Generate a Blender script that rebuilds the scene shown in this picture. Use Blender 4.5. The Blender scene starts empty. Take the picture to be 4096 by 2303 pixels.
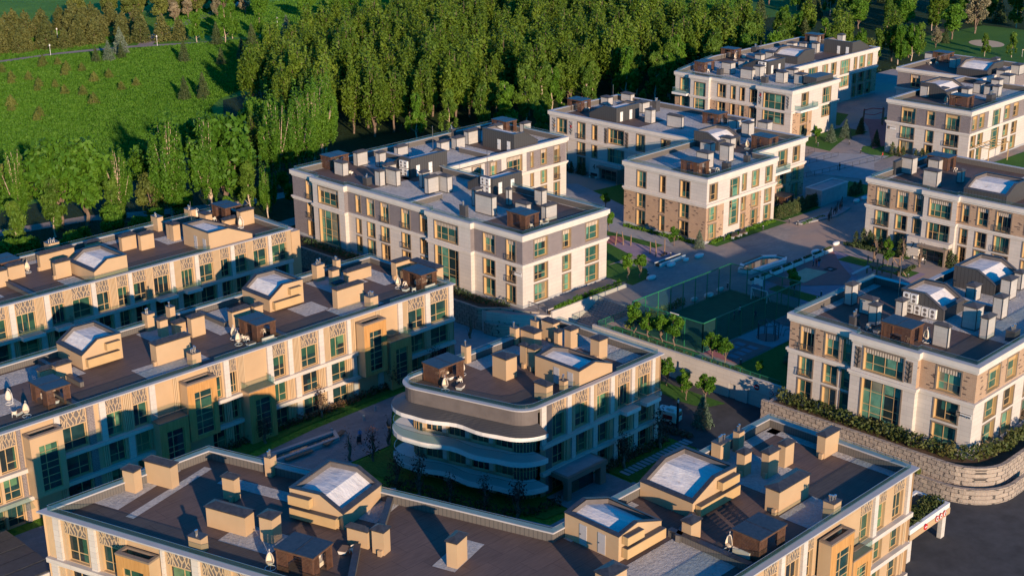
import bpy, bmesh, math, random
import numpy as np
from mathutils import Matrix, Vector
rnd = random.Random(7)
S = bpy.context.scene
COL = S.collection
# ------------------------------------------------------------------ camera, sky, sun, exposure
cam = bpy.data.cameras.new("camera"); cam_o = bpy.data.objects.new("camera", cam); COL.objects.link(cam_o)
R = Vector((0.70416613, -0.70997487, -0.0092604)); U = Vector((0.2444488, 0.23016269, 0.94195006)); F = Vector((0.66662947, 0.66555302, -0.33562527))
cam_o.matrix_world = Matrix(((R.x, U.x, -F.x, 0), (R.y, U.y, -F.y, 0), (R.z, U.z, -F.z, 75), (0, 0, 0, 1)))
cam.sensor_width = 36; cam.lens = 49.0907; cam.clip_start = 1; cam.clip_end = 6000
S.camera = cam_o
SUN_EL, SUN_AZ = math.radians(13.0), math.radians(66.5)
w = bpy.data.worlds.new("World"); S.world = w; w.use_nodes = True
nt = w.node_tree; bg = nt.nodes["Background"]
sky = nt.nodes.new("ShaderNodeTexSky"); sky.sky_type = 'NISHITA'; sky.sun_disc = False
sky.sun_elevation = SUN_EL; sky.sun_rotation = math.atan2(-math.cos(SUN_AZ), -math.sin(SUN_AZ))
sky.air_density = 1.0; sky.dust_density = 0.3; sky.ozone_density = 4.0
tint = nt.nodes.new("ShaderNodeMix"); tint.data_type = 'RGBA'; tint.blend_type = 'MULTIPLY'; tint.inputs[0].default_value = 1.0
nt.links.new(sky.outputs[0], tint.inputs[6]); tint.inputs[7].default_value = (0.03, 0.74, 1.12, 1)      # the photo's cold teal shade
nt.links.new(tint.outputs[2], bg.inputs[0]); bg.inputs[1].default_value = 0.12
sl = bpy.data.lights.new("sun", 'SUN'); sl.energy = 4.7; sl.angle = math.radians(0.6); sl.color = (1.0, 0.735, 0.50)
so = bpy.data.objects.new("sun", sl); COL.objects.link(so)
sd = Vector((math.cos(SUN_AZ) * math.cos(SUN_EL), math.sin(SUN_AZ) * math.cos(SUN_EL), -math.sin(SUN_EL)))
so.rotation_euler = sd.to_track_quat('-Z', 'Y').to_euler(); so.location = (0, 0, 200)
S.view_settings.view_transform = 'Standard'; S.view_settings.look = 'None'; S.view_settings.gamma = 1
S.view_settings.exposure = 0.70
S.cycles.max_bounces = 6; S.cycles.transparent_max_bounces = 12; S.cycles.caustics_reflective = False; S.cycles.caustics_refractive = False

# ------------------------------------------------------------------ materials
class N:
    """small node helper"""
    def __init__(s, name):
        s.m = bpy.data.materials.new(name); s.m.use_nodes = True; s.t = s.m.node_tree
        s.p = s.t.nodes["Principled BSDF"]; s.out = s.t.nodes["Material Output"]
    def n(s, typ, **kw):
        nd = s.t.nodes.new("ShaderNode" + typ)
        for k, v in kw.items():
            if k in nd.inputs.keys(): nd.inputs[k].default_value = v
            else: setattr(nd, k, v)
        return nd
    def l(s, a, b): s.t.links.new(a, b)
    def pos(s): return s.n("NewGeometry").outputs["Position"]
    def wallco(s, sx=1.0, sz=1.0):
        sep = s.n("SeparateXYZ"); s.l(s.pos(), sep.inputs[0])
        a = s.n("Math", operation='ADD'); s.l(sep.outputs[0], a.inputs[0]); s.l(sep.outputs[1], a.inputs[1])
        a2 = s.n("Math", operation='MULTIPLY'); s.l(a.outputs[0], a2.inputs[0]); a2.inputs[1].default_value = sx
        z2 = s.n("Math", operation='MULTIPLY'); s.l(sep.outputs[2], z2.inputs[0]); z2.inputs[1].default_value = sz
        c = s.n("CombineXYZ"); s.l(a2.outputs[0], c.inputs[0]); s.l(z2.outputs[0], c.inputs[1]); return c.outputs[0]
    def noise(s, scale, detail=4, rough=0.6, vec=None):
        q = s.n("TexNoise"); q.inputs["Scale"].default_value = scale; q.inputs["Detail"].default_value = detail; q.inputs["Roughness"].default_value = rough
        s.l(vec if vec is not None else s.pos(), q.inputs["Vector"]); return q.outputs["Fac"]
    def ramp(s, fac, stops, const=False):
        r = s.n("ValToRGB"); e = r.color_ramp.elements
        if const: r.color_ramp.interpolation = 'CONSTANT'
        e[0].position, e[0].color = stops[0][0], (*stops[0][1], 1); e[1].position, e[1].color = stops[1][0], (*stops[1][1], 1)
        for p, c in stops[2:]:
            x = e.new(p); x.color = (*c, 1)
        s.l(fac, r.inputs[0]); return r.outputs[0]
    def mix(s, fac, a, b, mode='MIX'):
        x = s.n("Mix", data_type='RGBA', blend_type=mode)
        for sock, v in ((x.inputs[0], fac), (x.inputs[6], a), (x.inputs[7], b)):
            if hasattr(v, "node"): s.l(v, sock)
            else: sock.default_value = v if not isinstance(v, tuple) else (*v, 1)
        return x.outputs[2]
    def bump(s, h, dist=0.05, st=1.0):
        b = s.n("Bump"); b.inputs["Distance"].default_value = dist; b.inputs["Strength"].default_value = st
        s.l(h, b.inputs["Height"]); s.l(b.outputs[0], s.p.inputs["Normal"])
    def fin(s, col, rough=0.7, spec=0.3, metal=0.0):
        if hasattr(col, "node"): s.l(col, s.p.inputs["Base Color"])
        else: s.p.inputs["Base Color"].default_value = (*col, 1)
        s.p.inputs["Roughness"].default_value = rough; s.p.inputs["Specular IOR Level"].default_value = spec; s.p.inputs["Metallic"].default_value = metal
        return s.m
def plain(name, c, rough=0.6, spec=0.3, metal=0.0, var=0.12, sc=0.8):
    k = N(name); f = k.noise(sc, 4)
    return k.fin(k.ramp(f, [(0.3, tuple(x * (1 - var) for x in c)), (0.7, tuple(min(1, x * (1 + var)) for x in c))]), rough, spec, metal)
def bricks(name, c1, c2, mortar, bw, rh, ms, spots=None, rough=0.8, bmp=0.0):
    k = N(name); v = k.wallco(); b = k.n("TexBrick"); k.l(v, b.inputs["Vector"])
    for a, x in (("Color1", (*c1, 1)), ("Color2", (*c2, 1)), ("Mortar", (*mortar, 1)), ("Scale", 1.0), ("Mortar Size", ms), ("Brick Width", bw), ("Row Height", rh), ("Mortar Smooth", 0.1)): b.inputs[a].default_value = x
    col = b.outputs["Color"]
    if spots:
        b2 = k.n("TexBrick"); k.l(v, b2.inputs["Vector"])
        for a, x in (("Color1", (0, 0, 0, 1)), ("Color2", (1, 1, 1, 1)), ("Mortar", (0, 0, 0, 1)), ("Scale", 1.0), ("Mortar Size", 0.0), ("Brick Width", spots[0]), ("Row Height", spots[1]), ("Bias", 0.0)): b2.inputs[a].default_value = x
        g = k.n("Math", operation='GREATER_THAN'); k.l(b2.outputs["Color"], g.inputs[0]); g.inputs[1].default_value = spots[2]
        col = k.mix(g.outputs[0], col, spots[3])
    n = k.noise(0.35, 5); col = k.mix(0.35, col, k.ramp(n, [(0.3, (0.72, 0.72, 0.74)), (0.7, (1.1, 1.08, 1.05))]), 'MULTIPLY')
    if bmp: k.bump(b.outputs["Fac"], bmp, -0.6)
    return k.fin(col, rough, 0.2)
M = {}
M['stone'] = bricks('white_stone_panels', (0.53, 0.485, 0.44), (0.495, 0.455, 0.415), (0.32, 0.295, 0.275), 2.4, 0.62, 0.012)
M['fine_stone'] = bricks('pale_concrete_panels', (0.42, 0.40, 0.375), (0.38, 0.365, 0.345), (0.27, 0.26, 0.245), 1.2, 0.6, 0.012)
M['darkbrick'] = bricks('dark_purple_brick', (0.115, 0.095, 0.105), (0.165, 0.135, 0.14), (0.27, 0.245, 0.24), 0.55, 0.17, 0.03)
M['tanbrick'] = bricks('tan_brick', (0.40, 0.265, 0.17), (0.33, 0.215, 0.14), (0.42, 0.32, 0.24), 0.5, 0.16, 0.02, (0.5, 0.17, 0.93, (0.12, 0.085, 0.07)))
M['plinth'] = plain('plinth_stone', (0.30, 0.31, 0.32), 0.8)
M['cornice'] = plain('cream_cornice', (0.55, 0.505, 0.455), 0.7, var=0.06)
M['beige'] = plain('beige_metal_panel', (0.44, 0.305, 0.18), 0.42, 0.5, var=0.07, sc=0.25)
M['rib'] = plain('ribbed_beige_metal', (0.47, 0.345, 0.215), 0.45, 0.5, var=0.05)
M['bronze'] = plain('bronze_frame', (0.20, 0.155, 0.12), 0.45, 0.5, var=0.08)
M['gold'] = plain('gold_window_frame', (0.46, 0.31, 0.15), 0.4, 0.5, var=0.06)
M['latticeback'] = plain('grey_lattice_backing', (0.125, 0.11, 0.105), 0.55)
M['coping'] = plain('light_grey_coping', (0.38, 0.37, 0.375), 0.5, 0.4, var=0.06)
M['white'] = plain('white_paint', (0.62, 0.61, 0.59), 0.5, var=0.04)
M['steel'] = plain('steel_pipe', (0.6, 0.57, 0.55), 0.25, 0.5, 0.9)
M['darkmetal'] = plain('dark_seamed_metal', (0.055, 0.055, 0.06), 0.5, 0.4, var=0.15)
M['bitumen'] = plain('dark_roof_cap', (0.03, 0.033, 0.042), 0.45, 0.45, var=0.35, sc=2.5)
M['asphalt'] = plain('asphalt', (0.055, 0.055, 0.058), 0.85, var=0.25, sc=0.5)
M['green_paint'] = plain('green_paint', (0.02, 0.16, 0.075), 0.5)
M['darkgreen_turf'] = plain('sports_turf', (0.02, 0.085, 0.04), 0.9, var=0.2)
M['pink'] = plain('red_rubber_ground', (0.34, 0.125, 0.115), 0.9, var=0.1)
M['lilac'] = plain('lilac_rubber_ground', (0.27, 0.2, 0.25), 0.9, var=0.1)
M['greyrubber'] = plain('grey_rubber_ground', (0.25, 0.25, 0.27), 0.9)
M['sand'] = plain('sand', (0.46, 0.36, 0.24), 0.95, var=0.1)
M['soil'] = plain('brown_soil', (0.09, 0.058, 0.038), 0.95, var=0.3, sc=1.5)
M['bark'] = plain('bark', (0.16, 0.115, 0.085), 0.9, var=0.3, sc=3)
M['palebark'] = plain('pale_bark', (0.42, 0.33, 0.25), 0.9, var=0.3, sc=3)
M['wicker'] = plain('cream_wicker', (0.62, 0.53, 0.42), 0.8, var=0.1, sc=6)
M['cushion'] = plain('cream_cushion', (0.62, 0.55, 0.43), 0.8)
M['horse'] = plain('dark_bronze_cast', (0.045, 0.035, 0.03), 0.4, 0.5, 0.4)
M['skin'] = plain('skin', (0.45, 0.27, 0.19), 0.6)
M['hair'] = plain('dark_hair', (0.02, 0.016, 0.014), 0.6)
M['rubber'] = plain('black_rubber', (0.02, 0.02, 0.022), 0.8)
M['red'] = plain('red_paint', (0.45, 0.02, 0.025), 0.45)
M['blue'] = plain('blue_cloth', (0.09, 0.2, 0.4), 0.8)
M['denim'] = plain('dark_cloth', (0.035, 0.045, 0.07), 0.8)
M['playwood'] = plain('weathered_timber', (0.19, 0.125, 0.085), 0.8)
M['water'] = N('pool_water').fin((0.02, 0.07, 0.08), 0.05, 0.6)
M['shutter'] = bricks('steel_shutter', (0.16, 0.15, 0.145), (0.15, 0.14, 0.135), (0.06, 0.06, 0.06), 40, 0.32, 0.03, rough=0.5)
# ribbed inner side of the parapets, striped blinds
def stripes(name, c1, c2, per, duty=0.5, rough=0.6):
    k = N(name); sep = k.n("SeparateXYZ"); k.l(k.wallco(1 / per, 1), sep.inputs[0])
    fr = k.n("Math", operation='FRACT'); k.l(sep.outputs[0], fr.inputs[0])
    g = k.n("Math", operation='GREATER_THAN'); k.l(fr.outputs[0], g.inputs[0]); g.inputs[1].default_value = duty
    return k.fin(k.mix(g.outputs[0], c1, c2), rough, 0.3)
M['parapet'] = stripes('ribbed_parapet_lining', (0.12, 0.11, 0.10), (0.07, 0.068, 0.068), 0.3, 0.82)
M['seamed'] = stripes('black_standing_seam', (0.06, 0.06, 0.062), (0.028, 0.028, 0.03), 0.55, 0.88, 0.45)
M['blind'] = stripes('striped_sun_blind', (0.56, 0.46, 0.36), (0.20, 0.16, 0.13), 0.36, 0.55)
M['slats'] = None
def zslats():
    k = N('brown_wood_slats'); sep = k.n("SeparateXYZ"); k.l(k.pos(), sep.inputs[0])
    n = k.noise(2.0, 3)
    return k.fin(k.ramp(n, [(0.3, (0.075, 0.036, 0.022)), (0.7, (0.13, 0.066, 0.04))]), 0.65, 0.3)
M['slats'] = zslats()
def wood():
    k = N('orange_wood_cladding'); v = k.wallco(1.0, 1.0)
    mp = k.n("Mapping"); k.l(v, mp.inputs[0]); mp.inputs["Scale"].default_value = (5.0, 0.35, 1)
    n = k.noise(1.0, 4, vec=mp.outputs[0])
    return k.fin(k.ramp(n, [(0.3, (0.38, 0.19, 0.06)), (0.7, (0.50, 0.275, 0.10))]), 0.55, 0.35)
M['wood'] = wood()
def deck():
    k = N('brown_deck_boards'); mp = k.n("Mapping"); k.l(k.pos(), mp.inputs[0]); mp.inputs["Scale"].default_value = (0.5, 6.0, 1)
    n = k.noise(1.2, 3, vec=mp.outputs[0]); n2 = k.noise(0.22, 4)
    b = k.n("TexBrick"); k.l(k.pos(), b.inputs["Vector"])
    for a, x in (("Color1", (0.95, 0.95, 0.95, 1)), ("Color2", (1.06, 1.05, 1.04, 1)), ("Mortar", (0.55, 0.55, 0.56, 1)), ("Scale", 1.0), ("Mortar Size", 0.025), ("Brick Width", 4.0), ("Row Height", 2.2)): b.inputs[a].default_value = x
    c = k.ramp(n, [(0.25, (0.085, 0.060, 0.052)), (0.75, (0.135, 0.095, 0.08))])
    c = k.mix(1.0, c, b.outputs["Color"], 'MULTIPLY')
    return k.fin(k.mix(0.5, c, k.ramp(n2, [(0.3, (0.75, 0.75, 0.78)), (0.7, (1.15, 1.12, 1.1))]), 'MULTIPLY'), 0.7, 0.3)
M['deck'] = deck()
def gravel():
    k = N('white_roof_gravel'); n = k.noise(2.6, 6, 0.75); n2 = k.noise(0.3, 4)
    k.bump(n, 0.35, 1.0)
    return k.fin(k.mix(0.6, k.ramp(n, [(0.3, (0.36, 0.35, 0.345)), (0.7, (0.60, 0.585, 0.57))]), k.ramp(n2, [(0.3, (0.72, 0.73, 0.76)), (0.7, (1.1, 1.08, 1.05))]), 'MULTIPLY'), 0.95, 0.1)
M['gravel'] = gravel()
def membrane():
    k = N('white_roof_membrane'); mp = k.n("Mapping"); k.l(k.pos(), mp.inputs[0]); mp.inputs["Scale"].default_value = (1.6, 0.5, 1); mp.inputs["Rotation"].default_value = (0, 0, 0.5)
    n = k.noise(1.0, 5, 0.6, vec=mp.outputs[0]); st = k.noise(0.55, 5, 0.7)
    k.bump(n, 0.25, 0.8)
    c = k.ramp(n, [(0.3, (0.55, 0.52, 0.50)), (0.7, (0.70, 0.665, 0.64))])
    return k.fin(k.mix(k.ramp(st, [(0.62, (0, 0, 0)), (0.75, (1, 1, 1))]), c, (0.36, 0.25, 0.18)), 0.75, 0.3)
M['membrane'] = membrane()
def paving(name, c1, c2, bw, rh, ang=0.0, patch=None):
    k = N(name); mp = k.n("Mapping"); k.l(k.pos(), mp.inputs[0]); mp.inputs["Rotation"].default_value = (0, 0, ang)
    b = k.n("TexBrick"); k.l(mp.outputs[0], b.inputs["Vector"])
    for a, x in (("Color1", (*c1, 1)), ("Color2", (*c2, 1)), ("Mortar", (*[q * 0.55 for q in c1], 1)), ("Scale", 1.0), ("Mortar Size", 0.012), ("Brick Width", bw), ("Row Height", rh)): b.inputs[a].default_value = x
    n = k.noise(0.12, 6, 0.7); c = k.mix(0.8, b.outputs["Color"], k.ramp(n, [(0.35, (0.7, 0.72, 0.76)), (0.65, (1.15, 1.1, 1.05))]), 'MULTIPLY')
    if patch:
        n3 = k.noise(0.07, 3, 0.5); c = k.mix(k.ramp(n3, [(0.47, (0, 0, 0)), (0.6, (1, 1, 1))]), c, patch)
    return k.fin(c, 0.8, 0.25)
M['plaza'] = paving('plaza_stone_setts', (0.30, 0.27, 0.255), (0.24, 0.225, 0.225), 1.1, 0.5, 0.0, (0.34, 0.25, 0.20))
M['court'] = paving('courtyard_slabs', (0.27, 0.25, 0.25), (0.23, 0.215, 0.215), 0.9, 0.6, 0.3)
M['path'] = paving('park_path', (0.33, 0.27, 0.25), (0.3, 0.25, 0.235), 0.6, 0.3)
M['slab'] = plain('grey_slab', (0.28, 0.28, 0.29), 0.85)
def grassm(name, a, b, sc=0.35, dist=0.5):
    k = N(name); mp = k.n("Mapping"); k.l(k.pos(), mp.inputs[0]); mp.inputs["Rotation"].default_value = (0, 0, -0.785); mp.inputs["Scale"].default_value = (2.0, 0.7, 1)
    n = k.noise(sc * 2.6, 6, 0.72, vec=mp.outputs[0]); n2 = k.noise(0.035, 4); k.bump(n, dist, 0.9)
    c = k.ramp(n, [(0.32, a), (0.68, b)])
    return k.fin(k.mix(0.9, c, k.ramp(n2, [(0.3, (0.62, 0.75, 0.7)), (0.7, (1.35, 1.15, 1.1))]), 'MULTIPLY'), 0.9, 0.15)
M['grass'] = grassm('meadow_grass', (0.055, 0.16, 0.02), (0.13, 0.29, 0.035))
M['lawn'] = grassm('lawn_grass', (0.03, 0.10, 0.016), (0.07, 0.17, 0.03), 0.8, 0.12)
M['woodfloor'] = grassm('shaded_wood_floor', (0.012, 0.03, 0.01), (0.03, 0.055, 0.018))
def rubble():
    k = N('rough_stone_blocks'); v = k.wallco(0.55, 1.6); n = k.noise(1.1, 2, vec=v)
    vv = k.n("VectorMath", operation='ADD'); k.l(v, vv.inputs[0]); sc = k.n("VectorMath", operation='SCALE'); cx = k.n("CombineXYZ"); k.l(n, cx.inputs[0]); k.l(n, cx.inputs[1]); k.l(cx.outputs[0], sc.inputs[0]); sc.inputs["Scale"].default_value = 0.35; k.l(sc.outputs[0], vv.inputs[1])
    b = k.n("TexBrick"); k.l(vv.outputs[0], b.inputs["Vector"])
    for a, x in (("Color1", (0.42, 0.35, 0.29, 1)), ("Color2", (0.34, 0.285, 0.245, 1)), ("Mortar", (0.09, 0.08, 0.075, 1)), ("Scale", 1.0), ("Mortar Size", 0.03), ("Brick Width", 0.62), ("Row Height", 0.85)): b.inputs[a].default_value = x
    nn = k.noise(1.6, 6, 0.8); hb = k.n("Math", operation='SUBTRACT'); k.l(nn, hb.inputs[0]); k.l(b.outputs["Fac"], hb.inputs[1]); k.bump(hb.outputs[0], 0.25, 0.9)
    return k.fin(k.mix(0.5, b.outputs["Color"], k.ramp(nn, [(0.3, (0.6, 0.6, 0.6)), (0.7, (1.2, 1.18, 1.15))]), 'MULTIPLY'), 0.9, 0.15)
M['rubble'] = rubble()
def pane(name, stops, rough=0.06):
    k = N(name); oi = k.n("ObjectInfo"); n = k.n("TexWhiteNoise", noise_dimensions='3D')
    sc = k.n("VectorMath", operation='MULTIPLY'); k.l(k.pos(), sc.inputs[0]); sc.inputs[1].default_value = (0.55, 0.55, 0.28)
    fl = k.n("VectorMath", operation='FLOOR'); k.l(sc.outputs[0], fl.inputs[0]); k.l(fl.outputs[0], n.inputs["Vector"])
    m = k.n("Math", operation='MULTIPLY_ADD'); k.l(n.outputs["Value"], m.inputs[0]); m.inputs[1].default_value = 0.45
    h = k.n("Math", operation='MULTIPLY'); k.l(oi.outputs["Random"], h.inputs[0]); h.inputs[1].default_value = 0.62; k.l(h.outputs[0], m.inputs[2])
    n2 = k.noise(0.9, 3); c = k.ramp(m.outputs[0], stops, True)
    return k.fin(k.mix(0.7, c, k.ramp(n2, [(0.3, (0.45, 0.5, 0.5)), (0.7, (1.25, 1.25, 1.2))]), 'MULTIPLY'), rough, 0.55)
M['pane'] = pane('window_glass', [(0.0, (0.012, 0.02, 0.028)), (0.25, (0.016, 0.045, 0.05)), (0.5, (0.03, 0.085, 0.06)), (0.72, (0.09, 0.19, 0.11)), (0.86, (0.02, 0.03, 0.035))])
M['pane_curtain'] = pane('window_glass_curtains', [(0.0, (0.015, 0.025, 0.03)), (0.35, (0.03, 0.10, 0.085)), (0.6, (0.11, 0.26, 0.19)), (0.8, (0.2, 0.2, 0.15)), (0.92, (0.015, 0.03, 0.035))])
def clear(name, tint, gl=0.12, dens=0.25):
    k = N(name); k.t.nodes.remove(k.p)
    tr = k.n("BsdfTransparent"); tr.inputs[0].default_value = (*tint, 1); g = k.n("BsdfGlossy"); g.inputs["Roughness"].default_value = 0.05
    df = k.n("BsdfDiffuse"); df.inputs[0].default_value = (0.05, 0.14, 0.14, 1)
    m1 = k.n("MixShader"); m1.inputs[0].default_value = dens; k.l(tr.outputs[0], m1.inputs[1]); k.l(df.outputs[0], m1.inputs[2])
    m2 = k.n("MixShader"); m2.inputs[0].default_value = gl; k.l(m1.outputs[0], m2.inputs[1]); k.l(g.outputs[0], m2.inputs[2])
    k.l(m2.outputs[0], k.out.inputs[0]); return k.m
M['railglass'] = clear('rail_glass', (0.75, 0.88, 0.86), 0.06, 0.16)
M['net'] = clear('green_mesh', (0.8, 0.88, 0.82), 0.0, 0.2)
def leaf(name, a, b, c, tr=0.32):
    k = N(name); oi = k.n("ObjectInfo"); n = k.noise(0.55, 3); nf = k.noise(3.0, 2)
    col = k.ramp(n, [(0.3, a), (0.55, b), (0.75, c)])
    col = k.mix(0.7, col, k.ramp(oi.outputs["Random"], [(0.0, (0.68, 0.74, 0.62)), (1.0, (1.32, 1.18, 1.12))]), 'MULTIPLY')
    col = k.mix(0.6, col, k.ramp(nf, [(0.3, (0.65, 0.68, 0.6)), (0.7, (1.3, 1.25, 1.25))]), 'MULTIPLY')
    k.fin(col, 0.6, 0.25)
    t = k.n("BsdfTranslucent"); k.l(col, t.inputs[0]); m = k.n("MixShader"); m.inputs[0].default_value = tr
    k.l(k.p.outputs[0], m.inputs[1]); k.l(t.outputs[0], m.inputs[2]); k.l(m.outputs[0], k.out.inputs[0]); return k.m
M['poplar'] = leaf('poplar_leaves', (0.062, 0.125, 0.012), (0.105, 0.18, 0.016), (0.15, 0.225, 0.022))
M['green'] = leaf('bright_leaves', (0.05, 0.14, 0.012), (0.085, 0.20, 0.016), (0.125, 0.245, 0.022))
M['birch'] = leaf('birch_leaves', (0.055, 0.125, 0.015), (0.09, 0.175, 0.02), (0.125, 0.21, 0.028))
M['pine'] = leaf('pine_needles', (0.075, 0.095, 0.03), (0.115, 0.132, 0.04), (0.16, 0.165, 0.055), 0.25)
M['spruce'] = leaf('spruce_needles', (0.04, 0.07, 0.026), (0.07, 0.105, 0.04), (0.115, 0.135, 0.055), 0.2)
M['bluespruce'] = leaf('blue_spruce_needles', (0.08, 0.12, 0.09), (0.12, 0.17, 0.125), (0.17, 0.22, 0.165), 0.12)
M['silver'] = leaf('silvery_leaves', (0.17, 0.15, 0.095), (0.25, 0.225, 0.15), (0.33, 0.29, 0.2), 0.2)
M['olive'] = leaf('olive_shrub_leaves', (0.10, 0.135, 0.03), (0.14, 0.175, 0.04), (0.19, 0.21, 0.055), 0.3)
M['hedge'] = leaf('juniper_hedge', (0.035, 0.065, 0.018), (0.07, 0.09, 0.025), (0.12, 0.11, 0.035), 0.2)
M['redleaf'] = leaf('purple_leaves', (0.035, 0.016, 0.014), (0.06, 0.028, 0.022), (0.085, 0.04, 0.03), 0.2)
M['drygrass'] = leaf('dry_grass_hedge', (0.08, 0.05, 0.03), (0.12, 0.075, 0.045), (0.16, 0.10, 0.06), 0.2)

# ------------------------------------------------------------------ mesh helpers
class MB:
    def __init__(s): s.v = []; s.f = []; s.mi = []; s.ms = []; s.cur = 0
    def mat(s, k):
        if k not in s.ms: s.ms.append(k)
        s.cur = s.ms.index(k); return s
    def face(s, pts):
        i = len(s.v); s.v += [tuple(p) for p in pts]; s.f.append(tuple(range(i, i + len(pts)))); s.mi.append(s.cur)
    def poly(s, vs, fs):
        i = len(s.v); s.v += [tuple(p) for p in vs]
        for f in fs: s.f.append(tuple(i + q for q in f)); s.mi.append(s.cur)
    def box(s, x0, y0, z0, x1, y1, z1, T=None):
        p = [(x0, y0, z0), (x1, y0, z0), (x1, y1, z0), (x0, y1, z0), (x0, y0, z1), (x1, y0, z1), (x1, y1, z1), (x0, y1, z1)]
        if T: p = [T(*q) for q in p]
        s.poly(p, [(3, 2, 1, 0), (4, 5, 6, 7), (0, 1, 5, 4), (1, 2, 6, 5), (2, 3, 7, 6), (3, 0, 4, 7)])
    def bar(s, a, b, w, h=None):
        a, b = Vector(a), Vector(b); d = (b - a).normalized(); up = Vector((0, 0, 1)) if abs(d.z) < 0.95 else Vector((1, 0, 0))
        x = d.cross(up).normalized() * (w / 2); y = x.cross(d).normalized() * ((h or w) / 2)
        p = [a - x - y, a + x - y, a + x + y, a - x + y, b - x - y, b + x - y, b + x + y, b - x + y]
        s.poly(p, [(3, 2, 1, 0), (4, 5, 6, 7), (0, 1, 5, 4), (1, 2, 6, 5), (2, 3, 7, 6), (3, 0, 4, 7)])
    def tube(s, pts, rad, seg=8):
        rings = []
        for i, p in enumerate(pts):
            p = Vector(p); a = Vector(pts[max(0, i - 1)]); b = Vector(pts[min(len(pts) - 1, i + 1)]); d = (b - a).normalized()
            up = Vector((0, 0, 1)) if abs(d.z) < 0.9 else Vector((1, 0, 0)); x = d.cross(up).normalized(); y = x.cross(d)
            r = rad[i] if isinstance(rad, (list, tuple)) else rad
            rings.append([p + (x * math.cos(t) + y * math.sin(t)) * r for t in (2 * math.pi * j / seg for j in range(seg))])
        vs = [q for r_ in rings for q in r_]; fs = []
        for i in range(len(rings) - 1):
            for j in range(seg): fs.append((i * seg + j, i * seg + (j + 1) % seg, (i + 1) * seg + (j + 1) % seg, (i + 1) * seg + j))
        fs.append(tuple(range(seg))[::-1]); fs.append(tuple((len(rings) - 1) * seg + j for j in range(seg)))
        s.poly(vs, fs)
    def lathe(s, c, prof, seg=12):
        vs = []; fs = []
        for r, z in prof:
            for j in range(seg):
                t = 2 * math.pi * j / seg; vs.append((c[0] + r * math.cos(t), c[1] + r * math.sin(t), c[2] + z))
        for i in range(len(prof) - 1):
            for j in range(seg): fs.append((i * seg + j, i * seg + (j + 1) % seg, (i + 1) * seg + (j + 1) % seg, (i + 1) * seg + j))
        s.poly(vs, fs)
    def prism(s, poly, z0, z1, top=True, bot=False):
        n = len(poly); vs = [(x, y, z0) for x, y in poly] + [(x, y, z1) for x, y in poly]
        fs = [(i, (i + 1) % n, n + (i + 1) % n, n + i) for i in range(n)]
        if top: fs.append(tuple(range(n, 2 * n)))
        if bot: fs.append(tuple(range(n))[::-1])
        s.poly(vs, fs)
    def ring(s, poly, o, i, z0, z1):
        a, b = offset(poly, o), offset(poly, i); n = len(poly)
        vs = [(x, y, z0) for x, y in a] + [(x, y, z1) for x, y in a] + [(x, y, z0) for x, y in b] + [(x, y, z1) for x, y in b]
        fs = []
        for k in range(n):
            l = (k + 1) % n; fs += [(k, l, n + l, n + k), (n + k, n + l, 3 * n + l, 3 * n + k), (3 * n + k, 3 * n + l, 2 * n + l, 2 * n + k), (2 * n + k, 2 * n + l, l, k)]
        s.poly(vs, fs)
    def mesh(s, name):
        me = bpy.data.meshes.new(name); me.from_pydata(s.v, [], s.f)
        for k in s.ms: me.materials.append(M[k])
        me.polygons.foreach_set("material_index", s.mi); me.update(); return me
    def obj(s, name, parent=None, smooth=False):
        me = s.mesh(name)
        if smooth: me.polygons.foreach_set("use_smooth", [True] * len(me.polygons))
        return link(name, me, parent)
def offset(poly, d):
    """outward offset of a counter-clockwise polygon with mitred corners"""
    out = []; n = len(poly)
    for i in range(n):
        p0, p1, p2 = Vector(poly[i - 1]), Vector(poly[i]), Vector(poly[(i + 1) % n])
        e1, e2 = (p1 - p0).normalized(), (p2 - p1).normalized(); n1, n2 = Vector((e1.y, -e1.x)), Vector((e2.y, -e2.x))
        b = n1 + n2; k = d / max(0.25, (1 + n1.dot(n2))); q = p1 + b * k; out.append((q.x, q.y))
    return out
def link(name, me, parent=None):
    o = bpy.data.objects.new(name, me); COL.objects.link(o)
    if parent is not None: o.parent = parent
    return o
def tag(o, label, cat, group=None):
    o['label'] = label; o['category'] = cat
    if group: o['group'] = group
    return o
def thing(name, label, cat, loc=(0, 0, 0), rz=0.0, group=None):
    o = bpy.data.objects.new(name, None); COL.objects.link(o); o.location = loc; o.rotation_euler = (0, 0, rz); o.empty_display_size = 0.3
    return tag(o, label, cat, group)
def struct(o, kind='structure'): o['kind'] = kind; return o
def dup(root, loc, rz=0.0, sc=None, label=None, group=None, cat=None):
    r = root.copy(); COL.objects.link(r); r.location = loc; r.rotation_euler = (0, 0, rz)
    if sc: r.scale = sc if isinstance(sc, tuple) else (sc, sc, sc)
    if label: r['label'] = label
    if cat: r['category'] = cat
    if group: r['group'] = group
    for ch in list(root.children):
        c = ch.copy(); COL.objects.link(c); c.parent = r
        for g in ch.children:
            d = g.copy(); COL.objects.link(d); d.parent = c
    return r
WB = {}
_link0 = link
def link(name, me, parent=None):
    o = _link0(name, me, parent)
    if parent is not None and parent.name in WB: o.matrix_parent_inverse = WB[parent.name]
    return o
def site(name, label, cat, loc, group=None):
    """a thing whose parts are modelled in world coordinates"""
    o = thing(name, label, cat, loc, 0, group); WB[o.name] = Matrix.Translation(-Vector(loc)); return o
def wtag(o, label, cat, group=None): return tag(o, label, cat, group)
_zs = [0]
def sheet(name, poly, z, mat, kind='structure'):
    _zs[0] += 1; zz = z + 0.004 * (_zs[0] % 9)
    m = MB().mat(mat); m.face([(x, y, zz) for x, y in poly]); o = m.obj(name); o['kind'] = kind; return o
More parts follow.
